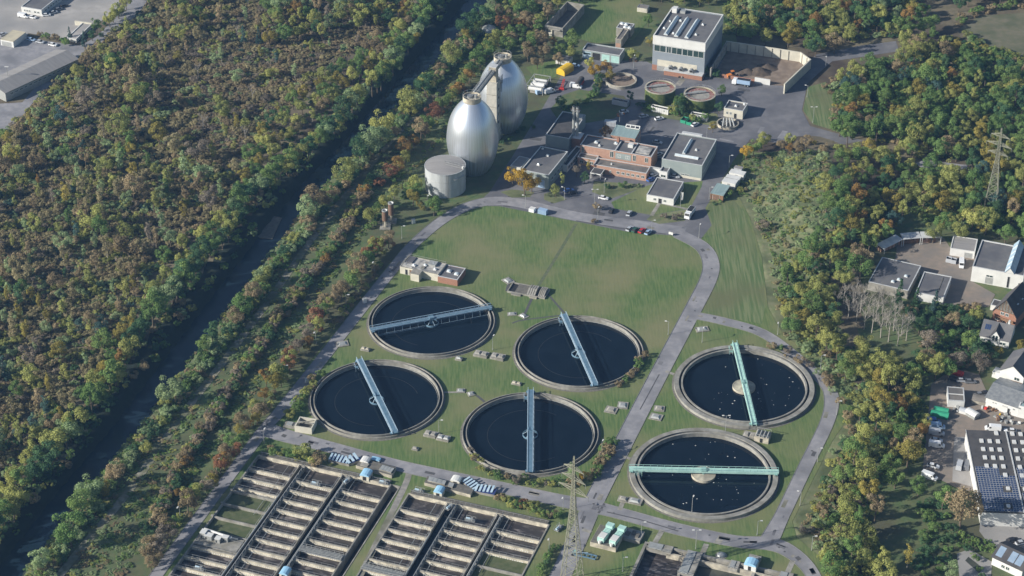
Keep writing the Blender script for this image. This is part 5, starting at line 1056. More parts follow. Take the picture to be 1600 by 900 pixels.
for a in [
 ((984, 359), UP-.25, 'car_silver', 'car', 'silver car, leftmost in the row of four at the lawn edge', row), ((992.5, 361), UP-.25, 'car_green', 'car', 'dark green car, second from the left in the row of four', row), ((1003, 362), UP-.25, 'car_red', 'car', 'dark red car in the row of four at the lawn edge', row), ((1013, 364.5), UP-.25, 'car_lightblue', 'car', 'pale blue-grey car, rightmost in the row of four', row),
 ((943, 311), AX, 'car_white', 'car', 'white car parked crosswise in the visitor car park', None), ((955.5, 331), UP, 'car_black', 'car', 'black car on the strip between road and small lawn', None), ((983, 335), UP, 'car_silver', 'car', 'silver car on the strip below the small lawn', None),
 ((889, 299), .3, 'car_blue', 'car', 'dark blue car between the bushes right of the workshop', None), ((895, 303), .3, 'car_black', 'car', 'black car between the bushes right of the workshop', None),
 ((1006, 183), .4, 'car_silver', 'car', 'silver car left in the strip below the ivy tanks', sh), ((1030, 187), .4, 'car_white', 'car', 'white car in the middle of the strip below the ivy tanks', sh), ((1086, 196), .8, 'car_white', 'car', 'white car right of the green skips', sh), ((1027, 224), AX, 'car_silver', 'car', 'silver car in the shade behind the laboratory', sh), ((1029, 243), .6, 'car_silver', 'car', 'silver car in the shade between offices and hall', sh), ((1028, 250), .6, 'car_black', 'car', 'black car in the shade between offices and hall', sh), ((1020, 276), .6, 'car_white', 'car', 'white car in the shade right of the brick wing', sh), ((1017, 282), .7, 'car_blue', 'car', 'blue car in the shade right of the brick wing', sh), ((1055, 277), AX, 'car_silver', 'car', 'silver car in the shade behind the white pavilion', sh), ((899, 104), AX, 'car_lightblue', 'car', 'pale blue car right of the cream kiosk', sh),
 ((975, 176), .2, 'car_silver', 'car', 'silver car in the shade below the sunken round tank', sh),
 ((859, 145), .5, 'car_white', 'van', 'white van parked beside the farther digester road', None), ((900, 137), AX, 'car_white', 'van', 'white van standing in front of the red container', None), ((846, 146), .5, 'car_lightblue', 'van', 'pale blue van beside the white one near the tank shelter', None),
 ((1456, 661), AX+.2, 'car_blue', 'van', 'blue van in the left row of the yard, farthest from the camera', yd), ((1464, 669), AX+.2, 'car_lightblue', 'van', 'pale blue van in the left row, below the blue one', yd), ((1463, 679), AX+.1, 'car_silver', 'van', 'silver van in the left row, third from the top', yd), ((1463, 690), AX+.1, 'car_silver', 'car', 'silver car squeezed between two vans of the left row', yd), ((1463, 698), AX+.1, 'car_white', 'van', 'white van at the lower end of the left row', yd), ((1458, 730), AX-.05, 'car_white', 'car', 'small white car just above the lone white van', yd), ((1452, 747), AX-.25, 'car_white', 'van', 'large white van alone at the bottom of the yard', yd),
 ((1499, 729), UP, 'car_silver', 'van', 'silver van on the pale paving, left of three', yd), ((1511, 729), UP, 'car_grey', 'van', 'grey van on the pale paving, middle of three', yd), ((1523, 730), UP, 'car_silver', 'van', 'silver van beside the long roof, right of three', yd), ((1529, 703), UP, 'car_black', 'car', 'black car beside the long roof', yd), ((1531, 690), UP, 'car_grey', 'car', 'grey car beside the long roof, above the black one', yd), ((1551, 672), 3.0, 'car_white', 'van', 'white van above the long roof with white skylights', yd), ((1578, 675), 3.0, 'car_white', 'car', 'white car right of the van above the long roof', yd),
 ((1489, 594), AX+.1, 'car_black', 'car', 'black car below the red trailer', yd), ((1503, 596), AX+.4, 'car_silver', 'car', 'silver car left of its twin near the red trailer', yd), ((1516, 598), AX+.3, 'car_grey', 'car', 'grey car at the right end near the red trailer', yd), ((1532, 618), .2, 'car_grey', 'car', 'grey car behind the tarpaulin shelter', yd), ((1541, 616), .2, 'car_black', 'car', 'black car against the long white hall', yd), ((1582, 846), .3, 'car_black', 'car', 'black car near the lower right corner', yd), ((1596, 850), .3, 'car_silver', 'car', 'silver car at the right edge near the lower corner', yd),
 ((1502, 415), UP+3.3, 'car_white', 'van', 'white van standing before the white annex', None),
 ((73, 25), .2, 'car_white', 'car', 'white car at the corner of the white building, upper left', tl), ((84, 21), .5, 'car_silver', 'car', 'silver car in the shade of the white building', tl), ((92, 16), .6, 'car_grey', 'car', 'grey car in the shade of the white building, farther along', tl), ((100, 11), .6, 'car_black', 'car', 'black car in the building shade, third along', tl), ((37, 27), AX, 'car_white', 'van', 'white van in front of the white building', tl), ((51, 28.5), AX, 'car_white', 'car', 'white car in front of the white building, right of the van', tl), ((83, 71.5), AX, 'car_white', 'car', 'white car at the end of the long shed', tl), ((63, 67), AX, 'car_silver', 'car', 'silver car behind the long shed', tl), ((49, 63.5), AX, 'car_lightblue', 'car', 'pale blue car behind the beige-roofed shed', tl), ((20, 141), AX-.3, 'car_white', 'car', 'white car beside the lower end of the long shed', tl), ((5, 55), .8, 'car_silver', 'car', 'silver car left of the beige-roofed shed', tl)]:
    vehicle(*a)
def truck(px, rz, body, cab, label, name='lorry', L_=8.5, boom=False):
    p = G2(*px); t = thing(name, label, 'lorry', (p.x, p.y, .05), rz); mb = MB()
    mb.box(-L_/2, L_/2-2.3, -1.2, 1.2, 1.1, 3.1, body)
    if name == 'lorry': mb.box(-L_/2+.15, L_/2-2.45, -1.05, 1.05, 3.1, 3.14, 'dark')
    mb.build('body', t)
    mb = MB(); loft(mb, [ring(L_/2-2.1, 1.2, .6, 3.0), ring(L_/2-.5, 1.2, .6, 3.0), ring(L_/2, 1.15, .6, 2.0)], cab); cb = mb.build('cab', t); mb = MB(); mb.add([(L_/2-.42, -1.0, 2.9), (L_/2-.42, 1.0, 2.9), (L_/2+.05, 1.0, 2.0), (L_/2+.05, -1, 2.0)], [(0, 3, 2, 1)], 'dark'); mb.build('windscreen', cb)
    mb = MB(); mb.box(-L_/2, L_/2-.2, -.9, .9, .6, 1.05, 'dark'); mb.build('chassis', t); wheels(t, (-L_/2+.9, -L_/2+2.2, L_/2-1.3), 1.08, .5); return t
truck((1158, 133), AX+math.pi, 'car_lightblue', 'car_white', 'lorry with white cab and pale blue tipper in front of the sludge yard')
truck((1077.5, 338), UP+math.pi-.1, 'car_white', 'car_white', 'white lorry on the road right of the small lawn', L_=7)
# loader, red and yellow machines
def loader(px, rz, col, label):
    p = G2(*px); t = thing('wheel_loader', label, 'wheel loader', (p.x, p.y, .05), rz); mb = MB(); loft(mb, [ring(-2.8, .9, .9, 1.8), ring(-.6, 1.0, .8, 2.0), ring(.9, .9, .8, 1.5)], col); mb.build('body', t)
    mb = MB(); mb.box(-.6, .7, -.75, .75, 1.9, 3.2, 'dark'); mb.box(-.7, .8, -.8, .8, 3.2, 3.35, col); mb.build('cab', t)
    mb = MB(); [mb.bar((.8, s_*.7, 1.4), (3.0, s_*.7, .8), .22, col) for s_ in (-1, 1)]; mb.build('arm', t); mb = MB(); mb.add([(2.9, -1.3, .2), (2.9, 1.3, .2), (3.9, 1.3, .1), (3.9, -1.3, .1), (2.9, -1.3, 1.2), (2.9, 1.3, 1.2)], [(0, 1, 2, 3), (1, 0, 4, 5), (0, 3, 4), (1, 5, 2)], 'metal_grey'); mb.build('bucket', t)
    wheels(t, (-1.8, 1.4), 1.0, .7); return t
loader((1144, 121), .4, 'orange', 'orange and yellow wheel loader behind the brick wall of the sludge yard')
def roundtop(px, rz, w, d, h, m, roof, label, name='canvas_shelter', cat='shelter'):
    p = G2(*px); t = thing(name, label, cat, (p.x, p.y, 0), rz); mb = MB(); mb.box(-w/2, w/2, -d/2, d/2, .1, h*.6, m); mb.build('body', t)
    mb = MB(); n = 6; vs = [(-math.cos(math.pi*k/n)*(d/2+.1), h*.58+math.sin(math.pi*k/n)*h*.42) for k in range(n+1)]
    V_ = [(-w/2-.1, y, z) for y, z in vs]+[(w/2+.1, y, z) for y, z in vs]; mb.add(V_, [(k, n+1+k, n+2+k, k+1) for k in range(n)]+[tuple(range(n, -1, -1)), tuple(range(n+1, 2*n+2))], roof); mb.build('roof', t); return t
roundtop((883, 113), UP-.3, 7.5, 4.6, 3.4, 'yellow', 'yellow', 'bright yellow box container with rounded top by the cream kiosk', 'yellow_container', 'container')
roundtop((905, 133), UP, 7.0, 2.6, 3.0, 'red', 'roof_dark', 'red container with a dark top under the yellowish trees', 'red_container', 'container')
p = G2(877, 140); t = thing('red_hoist', 'thin red tipping frame left of the red container', 'hoist', (p.x, p.y, 0)); mb = MB(); [mb.bar((s_, 0, 0), (.5*s_+1.3, .6, 5.2), .3, 'red') for s_ in (-.5, .5)]; mb.build('mast', t); mb = MB(); mb.box(-1.2, 1.2, -.8, .8, 0, .8, 'red'); mb.build('base', t)
roundtop((1519, 650), -.9, 4.5, 3.0, 2.4, 'galvanised', 'white_paint', 'pale camper trailer in the middle of the brown yard', 'camper_trailer', 'trailer')
roundtop((1506, 645), -.5, 3.2, 2.2, 2.0, 'white_paint', 'car_silver', 'small white trailer left of the pale camper', 'small_trailer', 'trailer')
roundtop((1530, 628), AX, 5, 4, 2.6, 'concrete_pale', 'roof_brown', 'low brownish shelter left of the long white hall', 'low_shelter', 'shelter')
roundtop((1468, 651), AX, 6.2, 2.4, 2.2, 'green_paint', 'green_paint', 'green tarpaulin container in the left row, lower one', 'green_container', 'container')
roundtop((1470, 644), AX, 5.2, 2.2, 2.0, 'green_paint', 'green_paint', 'green tarpaulin container in the left row, upper one', 'green_container', 'container')
roundtop((1495, 585), -.5, 4.6, 2.0, 1.8, 'red', 'red', 'bright red covered trailer at the top of the yard', 'red_trailer', 'trailer')
def clutter(px, n, r, label, cols, seed):
    rr = random.Random(seed); p = G2(*px); t = thing('material_pile', label, 'pile', (p.x, p.y, 0)); 
    for k in range(n):
        mb = MB(); x, y = rr.uniform(-r, r), rr.uniform(-r*.6, r*.6); w, d, h = rr.uniform(.5, 1.4), rr.uniform(.4, 1), rr.uniform(.3, 1.3); mb.box(x-w/2, x+w/2, y-d/2, y+d/2, .05, h, rr.choice(cols), rr.random()*3, x, y); mb.build('crate', t)
clutter((1545, 641), 9, 3, 'reddish pile of stored goods against the long white hall', ['rust', 'red', 'wood', 'white_paint'], 1)
clutter((1566, 652), 10, 3.4, 'mixed pile with a yellow piece below the long white hall', ['wood', 'yellow', 'rust', 'galvanised'], 2)
clutter((1580, 662), 8, 3.5, 'grey pile of machines near the right end of the long hall', ['galvanised', 'metal_grey', 'white_paint'], 3)
clutter((1500, 640), 7, 2.5, 'grey pile left of the camper trailers', ['galvanised', 'white_paint', 'metal_grey'], 4)
clutter((986, 94), 6, 2.4, 'rusty scrap beside the garage building', ['rust', 'orange', 'metal_grey'], 5)
clutter((967, 180), 5, 2.4, 'orange crates on the shaded yard edge', ['orange', 'white_paint', 'brick'], 6)
clutter((1068, 120), 6, 2.4, 'pallets before the tall hall', ['white_paint', 'galvanised', 'rust'], 7)
clutter((1134, 119), 7, 2.6, 'cream slabs at the left end of the sludge yard wall', ['cream_paint', 'brick', 'yellow'], 8)
# ------------------------------------------------------------------ neighbours on the right
bldg('grey_depot', 'wide grey flat roof with three small skylights, half under the trees', 'depot', (1357, 440), (1419, 454), (1437, 414.5), 4.0, 'concrete', 'roof_grey', 'coping', [('dome', .78, .5, .7), ('dome', .66, .32, .7), ('dome', .55, .2, .7)], par=.2, snap=False)
bldg('lower_depot', 'lower grey flat-roofed shed right of the wide grey depot', 'shed', (1431, 456.5), (1474.4, 465), (1491.5, 433), 3.6, 'white_paint', 'roof_grey', 'coping', [('box', .72, .74, .1, .9, 3.3, 3.5, 'concrete_dark', 'roof_joint')], par=.25, snap=False)
bldg('white_annex', 'small white building with a grey roof behind the white van', 'annex', (1485, 387.7), (1523.3, 393.5), (1530.6, 374), 3.4, 'white_paint', 'roof_cement', 'white_paint', [('door', 'F', .6, .9, .1, 2.4, 'galvanised')], par=.2, snap=False)
container((1478, 404), (1486, 405.5), (1488, 402), 1.8, 'grey skip left of the white annex, first', 'car_silver', 'skips by the white annex', False); container((1486, 406), (1494, 407.5), (1496, 404), 1.8, 'grey skip left of the white annex, second', 'car_silver', 'skips by the white annex', False); container((1495, 407.5), (1508, 409.5), (1510, 405), 1.5, 'black skip beside the white van', 'car_black', 'skips by the white annex', False)
t, w, d = bldg('white_workshop', 'big white hall with a long glazed roof ridge near the right edge', 'hall', (1519.6, 415.8), (1600, 431), (1614, 389), 7.0, 'white_paint', 'roof_grey', 'coping', [('door', 'F', .28, .42, .3, 3.2, 'galvanised'), ('win', 'F', .28, .42, 3.4, 4.4, 1, .05), ('door', 'F', .70, .74, .3, 5.2, 'dark'), ('door', 'F', .92, .97, .3, 3.2, 'dark')], par=.4, snap=False)
mb = MB(); x0, x1 = w*.62, w*.82; mb.add([(x0, 0, 6.8), (x1, 0, 6.8), ((x0+x1)/2, 0, 9.3), (x0, d*1.05, 6.8), (x1, d*1.05, 6.8), ((x0+x1)/2, d*1.05, 9.3)], [(0, 1, 2), (5, 4, 3)], 'white_paint'); mb.add([(x0, -.2, 6.8), ((x0+x1)/2, -.2, 9.35), (x0, d*1.06, 6.8), ((x0+x1)/2, d*1.06, 9.35), (x1, -.2, 6.8), (x1, d*1.06, 6.8)], [(0, 1, 3, 2), (1, 4, 5, 3)], 'metal_pale_blue')
[mb.bar((x0+.2, d*(.05+.2*k), 7.0), ((x0+x1)/2-.1, d*(.05+.2*k), 9.4), .25, 'white_paint') for k in range(5)]; mb.build('ridge_light', t)
# curved wood store
SH = [G2(*p, 3.2) for p in [(1381, 389), (1411, 374), (1440, 371.5), (1472, 371)]]
t = thing('wood_store', 'long bent open shelter with stacked firewood at the back of the yard', 'wood store', (SH[0].x, SH[0].y, 0))
for i, (a, b) in enumerate(zip(SH[:-1], SH[1:])):
    a = a-SH[0]; b = b-SH[0]; dd = (b-a).normalized(); n = Vector((-dd.y, dd.x)); mb = MB(); mb.add([(a.x, a.y, 3.2), (b.x, b.y, 3.2), (b.x+n.x*4, b.y+n.y*4, 3.7), (a.x+n.x*4, a.y+n.y*4, 3.7), (a.x, a.y, 3.0), (b.x, b.y, 3.0), (b.x+n.x*4, b.y+n.y*4, 3.5), (a.x+n.x*4, a.y+n.y*4, 3.5)], [(0, 1, 2, 3), (7, 6, 5, 4), (0, 4, 5, 1), (1, 5, 6, 2), (2, 6, 7, 3), (3, 7, 4, 0)], 'coping'); mb.build('roof', t)
    mb = MB(); q = a+n*3.6; r_ = b+n*3.6; mb.bar((q.x, q.y, 1.6), (r_.x, r_.y, 1.6), .15, 'concrete', 3.2); mb.build('back_wall', t)
    L_ = (b-a).length; k = 0
    rr = random.Random(i)
    mb = MB()
    while k < L_-.5:
        hh_ = rr.uniform(1.4, 2.6); q = a+dd*(k+.5)+n*2.2; mb.box(q.x-.5, q.x+.5, q.y-.9, q.y+.9, 0, hh_, rr.choice(['wood', 'wood', 'brick_pale', 'rust', 'concrete_dark']), math.atan2(dd.y, dd.x), q.x, q.y); k += 1.05
    mb.build('firewood_stack', t)
    mb = MB(); [mb.bar((*(a+dd*L_*f), 0), (*(a+dd*L_*f), 3.1), .2, 'white_paint') for f in (.05, .95)]; mb.build('post', t)
def gable(name, label, FL, FR, BK, he, hr, wall, roof, along='x', feats=(), z=0, ov=.4, group=None, cat='house'):
    A, rz, w, d = frame(FL, FR, BK, he, False); t = thing(name, label, cat, (A.x, A.y, z), rz, group)
    mb = MB()
    if along == 'x':
        mb.add([(0, 0, 0), (w, 0, 0), (w, d, 0), (0, d, 0), (0, 0, he), (w, 0, he), (w, d, he), (0, d, he), (0, d/2, hr), (w, d/2, hr)], [(0, 1, 5, 4), (2, 3, 7, 6), (1, 2, 6, 9, 5), (3, 0, 4, 8, 7)], wall)
        rv = [(-ov, -ov, he-ov*(hr-he)/(d/2)), (w+ov, -ov, he-ov*(hr-he)/(d/2)), (w+ov, d/2, hr), (-ov, d/2, hr), (w+ov, d+ov, he-ov*(hr-he)/(d/2)), (-ov, d+ov, he-ov*(hr-he)/(d/2))]
    else:
        mb.add([(0, 0, 0), (w, 0, 0), (w, d, 0), (0, d, 0), (0, 0, he), (w, 0, he), (w, d, he), (0, d, he), (w/2, 0, hr), (w/2, d, hr)], [(0, 1, 5, 8, 4), (2, 3, 7, 9, 6), (1, 2, 6, 5), (3, 0, 4, 7)], wall)
        rv = [(-ov, d+ov, he-ov*(hr-he)/(w/2)), (-ov, -ov, he-ov*(hr-he)/(w/2)), (w/2, -ov, hr), (w/2, d+ov, hr), (w+ov, -ov, he-ov*(hr-he)/(w/2)), (w+ov, d+ov, he-ov*(hr-he)/(w/2))]
    mb.build('wall', t); mb = MB(); up = [(x, y, z_+.08) for x, y, z_ in rv]; dn = [(x, y, z_-.12) for x, y, z_ in rv]
    mb.add(up+dn, [(0, 1, 2, 3), (3, 2, 4, 5), (9, 8, 7, 6), (11, 10, 8, 9), (0, 6, 7, 1), (4, 10, 11, 5), (1, 7, 8, 2), (2, 8, 10, 4), (0, 3, 9, 6), (3, 5, 11, 9)], roof); rf = mb.build('roof', t)
    feat(t, w, d, he, feats, he, rf); return t, w, d, rf
t, w, d, rf = gable('timbered_house', 'brick house with a steep dark roof and half-timbered gable', (1552, 484), (1588, 496), (1603, 466), 5.0, 11.5, 'brick', 'roof_dark', 'y', [('win', 'F', .1, .85, 1.0, 2.4, 3, .3), ('win', 'F', .3, .7, 4.0, 5.4, 2, .25)])
mb = MB(); mb.add([(w*.12, -.04, 5.8), (w*.88, -.04, 5.8), (w*.5, -.04, 11)], [(0, 1, 2)], 'concrete'); mb.add([(w*.12, -.04, 5.8), (w*.88, -.04, 5.8), (w*.5, -.04, 11)], [(2, 1, 0)], 'concrete'); [mb.bar((w*q, -.08, 5.8), (w*q, -.08, 5.8+5.2*(1-abs(q-.5)/.4)*.95), .15, 'wood') for q in (.25, .38, .5, .62, .75)]; mb.bar((w*.12, -.08, 5.8), (w*.88, -.08, 5.8), .2, 'wood'); mb.build('timber_gable', t)
mb = MB(); mb.box(w*.15, w*.95, -1.6, -.1, 2.7, 2.85, 'wood'); mb.box(w*.15, w*.95, -1.65, -1.55, 2.85, 3.8, 'wood'); mb.build('balcony', t)
for k in (.3, .6): mb = MB(); x_ = w*.8; zz_ = 5+(6.5)*(1-.6); mb.box(x_-.4, x_+.4, d*k, d*k+1, zz_+.1, zz_+.28, 'skylight'); mb.build('roof_window', rf)
t, w, d, rf = gable('white_house', 'white house with grey roof and a glazed dormer gable', (1532, 523), (1577, 533), (1584, 508), 3.4, 7.0, 'white_paint', 'roof_grey', 'x', [('win', 'F', .06, .18, .9, 2.2, 1, .1), ('win', 'F', .25, .36, .9, 2.2, 1, .1), ('win', 'F', .68, .9, .9, 2.2, 1, .1)])
mb = MB(); x0, x1 = w*.36, w*.66; mb.add([(x0, -.3, 0), (x1, -.3, 0), (x1, -.3, 4.2), ((x0+x1)/2, -.3, 6.8), (x0, -.3, 4.2), (x0, d*.4, 4.2), (x1, d*.4, 4.2), ((x0+x1)/2, d*.48, 6.8), (x0, 0, 0), (x1, 0, 0)], [(0, 1, 2, 3, 4), (1, 9, 6, 2), (8, 0, 4, 5)], 'white_paint')
mb.add([(x0-.3, -.6, 4.0), ((x0+x1)/2, -.6, 6.95), ((x0+x1)/2, d*.5, 6.95), (x0-.3, d*.5, 4.0), (x1+.3, -.6, 4.0), (x1+.3, d*.5, 4.0)], [(0, 1, 2, 3), (1, 4, 5, 2)], 'roof_dark'); mb.build('dormer', t)
for q in (.42, .53): mb = MB(); mb.box(w*q, w*(q+.07), -.36, -.31, 2.4, 4.6, 'glass'); mb.build('dormer_window', t)
mb = MB(); [mb.add([(w*(.08+.07*k), d*.2, 4.92), (w*(.14+.07*k), d*.2, 4.92), (w*(.14+.07*k), d*.36, 6.1), (w*(.08+.07*k), d*.36, 6.1)], [(0, 1, 2, 3)], 'solar') for k in range(3)]; mb.v = [(x, y, z_+.05) for x, y, z_ in mb.v]; mb.build('solar_panel', t)
mb = MB(); mb.box(w*.8, w*.86, d*.5, d*.62, 6, 8.1, 'white_paint'); mb.build('chimney', t)
bldg('garden_shed', 'tiny dark shed beside the timbered house', 'shed', (1548, 476), (1560, 479), (1566, 470), 2.4, 'white_paint', 'roof_dark', 'coping', par=.1, snap=False)
t, w, d, rf = gable('balcony_house', 'tall white house with dark roof and wooden balcony at the right edge', (1563, 577), (1600, 589), (1620, 560), 6.0, 9.4, 'white_paint', 'roof_grey', 'y', [('win', 'F', .25, .4, .9, 2.2, 1, .1), ('win', 'F', .6, .85, 3.4, 4.8, 1, .1), ('win', 'F', .62, .8, .9, 2.4, 1, .1)])
mb = MB(); mb.box(w*.55, w*1.0, -1.4, -.05, 2.8, 2.95, 'wood'); mb.box(w*.55, w*1.0, -1.45, -1.35, 2.95, 3.9, 'wood'); mb.build('balcony', t)
mb = MB(); mb.box(-3.4, -.1, 2, 5.5, 0, 2.6, 'white_paint'); mb.build('carport', t)
t, w, d, rf = gable('long_white_hall', 'long white hall with pale grey sheet roof below the balcony house', (1541, 620), (1592, 637), (1606, 604), 4.2, 6.2, 'white_paint', 'metal_grey', 'x', [('win', 'F', .2, .26, 2.4, 3.2, 1, .1), ('win', 'F', .28, .34, 2.4, 3.2, 1, .1), ('win', 'F', .5, .68, 2.4, 3.2, 3, .3), ('door', 'F', .68, .75, .1, 2.4, 'dark'), ('win', 'F', .82, .9, 2.4, 3.2, 1, .1)], cat='hall')
bldg('end_hall', 'white cube building at the right end of the long white hall', 'hall', (1592, 634), (1620, 641), (1630, 615), 5.0, 'white_paint', 'roof_teal', 'white_paint', par=.2, snap=False)
bldg('brown_roof_shed', 'small white shed with a two-part brown roof in the shade', 'shed', (1481.4, 625), (1507.4, 627), (1509, 606), 3.0, 'white_paint', 'roof_brown', 'coping', [('box', 0, 1, .46, .5, 2.6, 3.06, 'white_paint', 'roof_joint')], par=.15, snap=False)
# long roof with skylights and solar panels
A, B_, K = G2(1535, 799, 6), G2(1640, 803, 6), G2(1535.5, 673, 6)
rz = math.atan2(*(B_-A).yx); t = thing('solar_roof_hall', 'long dark-roofed hall with rows of white skylights and solar panels', 'hall', (A.x, A.y, 0), rz); w = (B_-A).length; d = (K-A).dot(Vector((-math.sin(rz), math.cos(rz))))
mb = MB(); mb.box(0, w, 0, d, 0, 5.7, 'white_paint'); mb.build('wall', t); mb = MB(); mb.box(-.2, w+.2, -.2, d+.2, 5.7, 6.0, 'roof_dark'); rf = mb.build('roof', t)
mb = MB(); mb.box(-.2, -.05, -.2, d+.2, 6, 6.15, 'coping'); mb.box(13.6, 14.0, 0, d, 6, 6.3, 'coping'); mb.build('roof_edge', t)
for k in range(6):
    for q in range(6):
        x = 3.9+q*2.85 if q < 3 else 15.2+(q-3)*2.85; y = d-1.4-k*4.75
        if k in (0, 5) and q != 2 and q < 3: continue
        mb = MB(); mb.box(x, x+1.3, y-1.0, y+1.0, 6, 6.35, 'white_paint'); mb.build('skylight', rf)
for (x, y) in ((9.6, d*.28), (8.4, d*.07), (15.2, d*.28)): mb = MB(); mb.box(x, x+1.2, y-.8, y+.8, 6, 6.4, 'white_paint'); mb.build('skylight', rf)
for r_ in range(40):
    y = .4+r_*1.15
    if y > d*.53: break
    for c0, c1 in ((.5, 8.8 if y > d*.44 else 13.4), (14.6, 24)):
        mb = MB(); x = c0
        while x+.9 <= c1:
            if not any(abs(x+.5-sx-.6) < 1.3 and abs(y+.5-sy) < 1.7 for sx, sy in ((9.6, d*.28), (8.4, d*.07), (15.2, d*.28), (9.6, d*.465))):
                mb.box(x, x+.94, y, y+1.09, 6.02, 6.10, 'coping'); mb.box(x+.05, x+.89, y+.05, y+1.04, 6.10, 6.11, 'solar')
            x += 1.0
        if mb.v: mb.build('solar_row', rf)
t, w, d, rf = gable('solar_house', 'small white house with pale solar panels at the lower right corner', (1551, 869), (1598, 891), (1622, 868), 3.6, 6.0, 'white_paint', 'roof_dark', 'x', [('win', 'F', .3, .6, .8, 2.2, 2, .2)])
mb = MB(); [mb.add([(w*x, d*.06, 3.95), (w*(x+.2), d*.06, 3.95), (w*(x+.2), d*.42, 5.68), (w*x, d*.42, 5.68)], [(0, 1, 2, 3)], 'solar_pale') for x in (.05, .45, .68)]; mb.v = [(x, y, z_+.06) for x, y, z_ in mb.v]; mb.build('solar_panel', t)
# ------------------------------------------------------------------ neighbours at the upper left
t, w, d, rf = gable('long_shed', 'very long grey gabled shed at the left edge', (-26, 130), (8, 145), (88, 78), 4.6, 6.6, 'galvanised', 'roof_cement', 'y', [('win', 'R', .05, .95, 2.4, 3.4, 14, .35)], cat='shed')
bldg('beige_shed', 'small shed with beige flat roof behind the long shed', 'shed', (1, 61), (20, 65.5), (39, 50), 3.2, 'white_paint', 'roof_beige', 'roof_beige', [('door', 'F', .1, .8, .1, 2.4, 'galvanised')], par=.05)
bldg('white_office', 'white office with grey roof at the top left edge', 'office', (33, 10), (64.4, 15.6), (98, -18), 3.4, 'white_paint', 'roof_grey', 'coping', [('win', 'F', .1, .45, 1.1, 2.2, 3, .3), ('win', 'F', .6, .9, 1.1, 2.2, 2, .3), ('vent', .5, .5, .6), ('win', 'R', .1, .9, 1.2, 2.2, 8, .4)], par=.3)
bldg('loading_ramp', 'low pale concrete loading ramp at the edge of the upper left yard', 'ramp', (104, 59), (119, 61), (140, 36), 1.8, 'white_paint', 'pale_concrete_ground', 'white_paint', [('box', -.8, 1, .96, 1.0, 0, 2.2, 'cream_paint', 'back_wall')], par=.3, snap=False)
p = G2(15, 138); t = thing('light_mast', 'tall thin light mast in front of the long shed', 'light mast', (p.x, p.y, 0)); mb = MB(); mb.tube((0, 0, 0), (0, 0, 11), .13, 'galvanised', r1=.08); mb.build('pole', t); mb = MB(); mb.box(-.9, .9, -.25, .25, 11, 11.25, 'white_paint'); mb.build('floodlight', t)
# odd ones by the digester lane and waterside
p = G2(764, 52); t = thing('pale_pavilion', 'whitish round tent roof among the trees far behind the digesters', 'tent', (p.x, p.y, 0)); mb = MB(); mb.lathe([(4, 2), (3.2, 3.1), (1.6, 3.9), (.01, 4.2)], 'galvanised', 14); mb.build('roof', t); mb = MB(); [mb.bar((3.8*math.cos(k), 3.8*math.sin(k), 0), (3.8*math.cos(k), 3.8*math.sin(k), 2.1), .15, 'galvanised') for k in range(7)]; mb.build('poles', t)
for px, lb in [((646, 349), 'white cabinet at the road edge below the flare stacks'), ((570, 473), 'white cabinet at the left rim of the topmost tank'), ((480, 598), 'white cabinet at the upper left rim of the leftmost tank'), ((570, 404), 'white cabinet among shrubs left of the pump house')]:
    p = G2(*px); t = thing('electric_cabinet', lb, 'cabinet', (p.x, p.y, 0), .4, 'white roadside cabinets'); mb = MB(); mb.box(-.7, .7, -.5, .5, .1, 1.9, 'white_paint'); mb.build('box', t); mb = MB(); mb.box(-.8, .8, -.6, .6, 1.9, 2.0, 'galvanised'); mb.build('cap', t)
# blue kiosk by the inlet basin
A, rz, w, d = frame((1163, 878), (1181, 884), (1188, 866), 3.2)
t = thing('blue_kiosk', 'kiosk with pale blue roof at the upper right of the inlet basin', 'kiosk', (A.x, A.y, 0), rz); mb = MB(); mb.box(0, w, 0, d*.55, 0, 2.4, 'white_paint'); mb.build('wall', t)
mb = MB(); n = 6; vs = [(-.1+(w+.2)*(1-math.cos(math.pi*k/n))/2, 2.3+math.sin(math.pi*k/n)*1.0) for k in range(n+1)]; V_ = [(x, -.1, z_) for x, z_ in vs]+[(x, d*.57, z_) for x, z_ in vs]; mb.add(V_, [(k, k+1, n+2+k, n+1+k) for k in range(n)]+[tuple(range(n+1)), tuple(range(2*n+1, n, -1))], 'sky_blue'); mb.build('hood', t)
mb = MB(); mb.box(0, w, d*.6, d*1.15, 0, 1.6, 'concrete'); mb.box(.4, w-.6, d*.65, d*.9, 1.6, 2.2, 'galvanised'); mb.build('annex', t); mb = MB(); mb.box(w*.35, w*.6, -.05, -.002, .2, 2.0, 'dark'); mb.build('door', t)
# fence of concrete posts and plank
p = G2(1287, 574); o = MB().box(-1.4, 1.4, -.3, .3, 0, .25, 'concrete_pale', 1.0).build('concrete_plank', loc=(p.x, p.y, 0)); tag(o, 'short pale concrete plank lying in the grass by the loop road bend', 'plank')
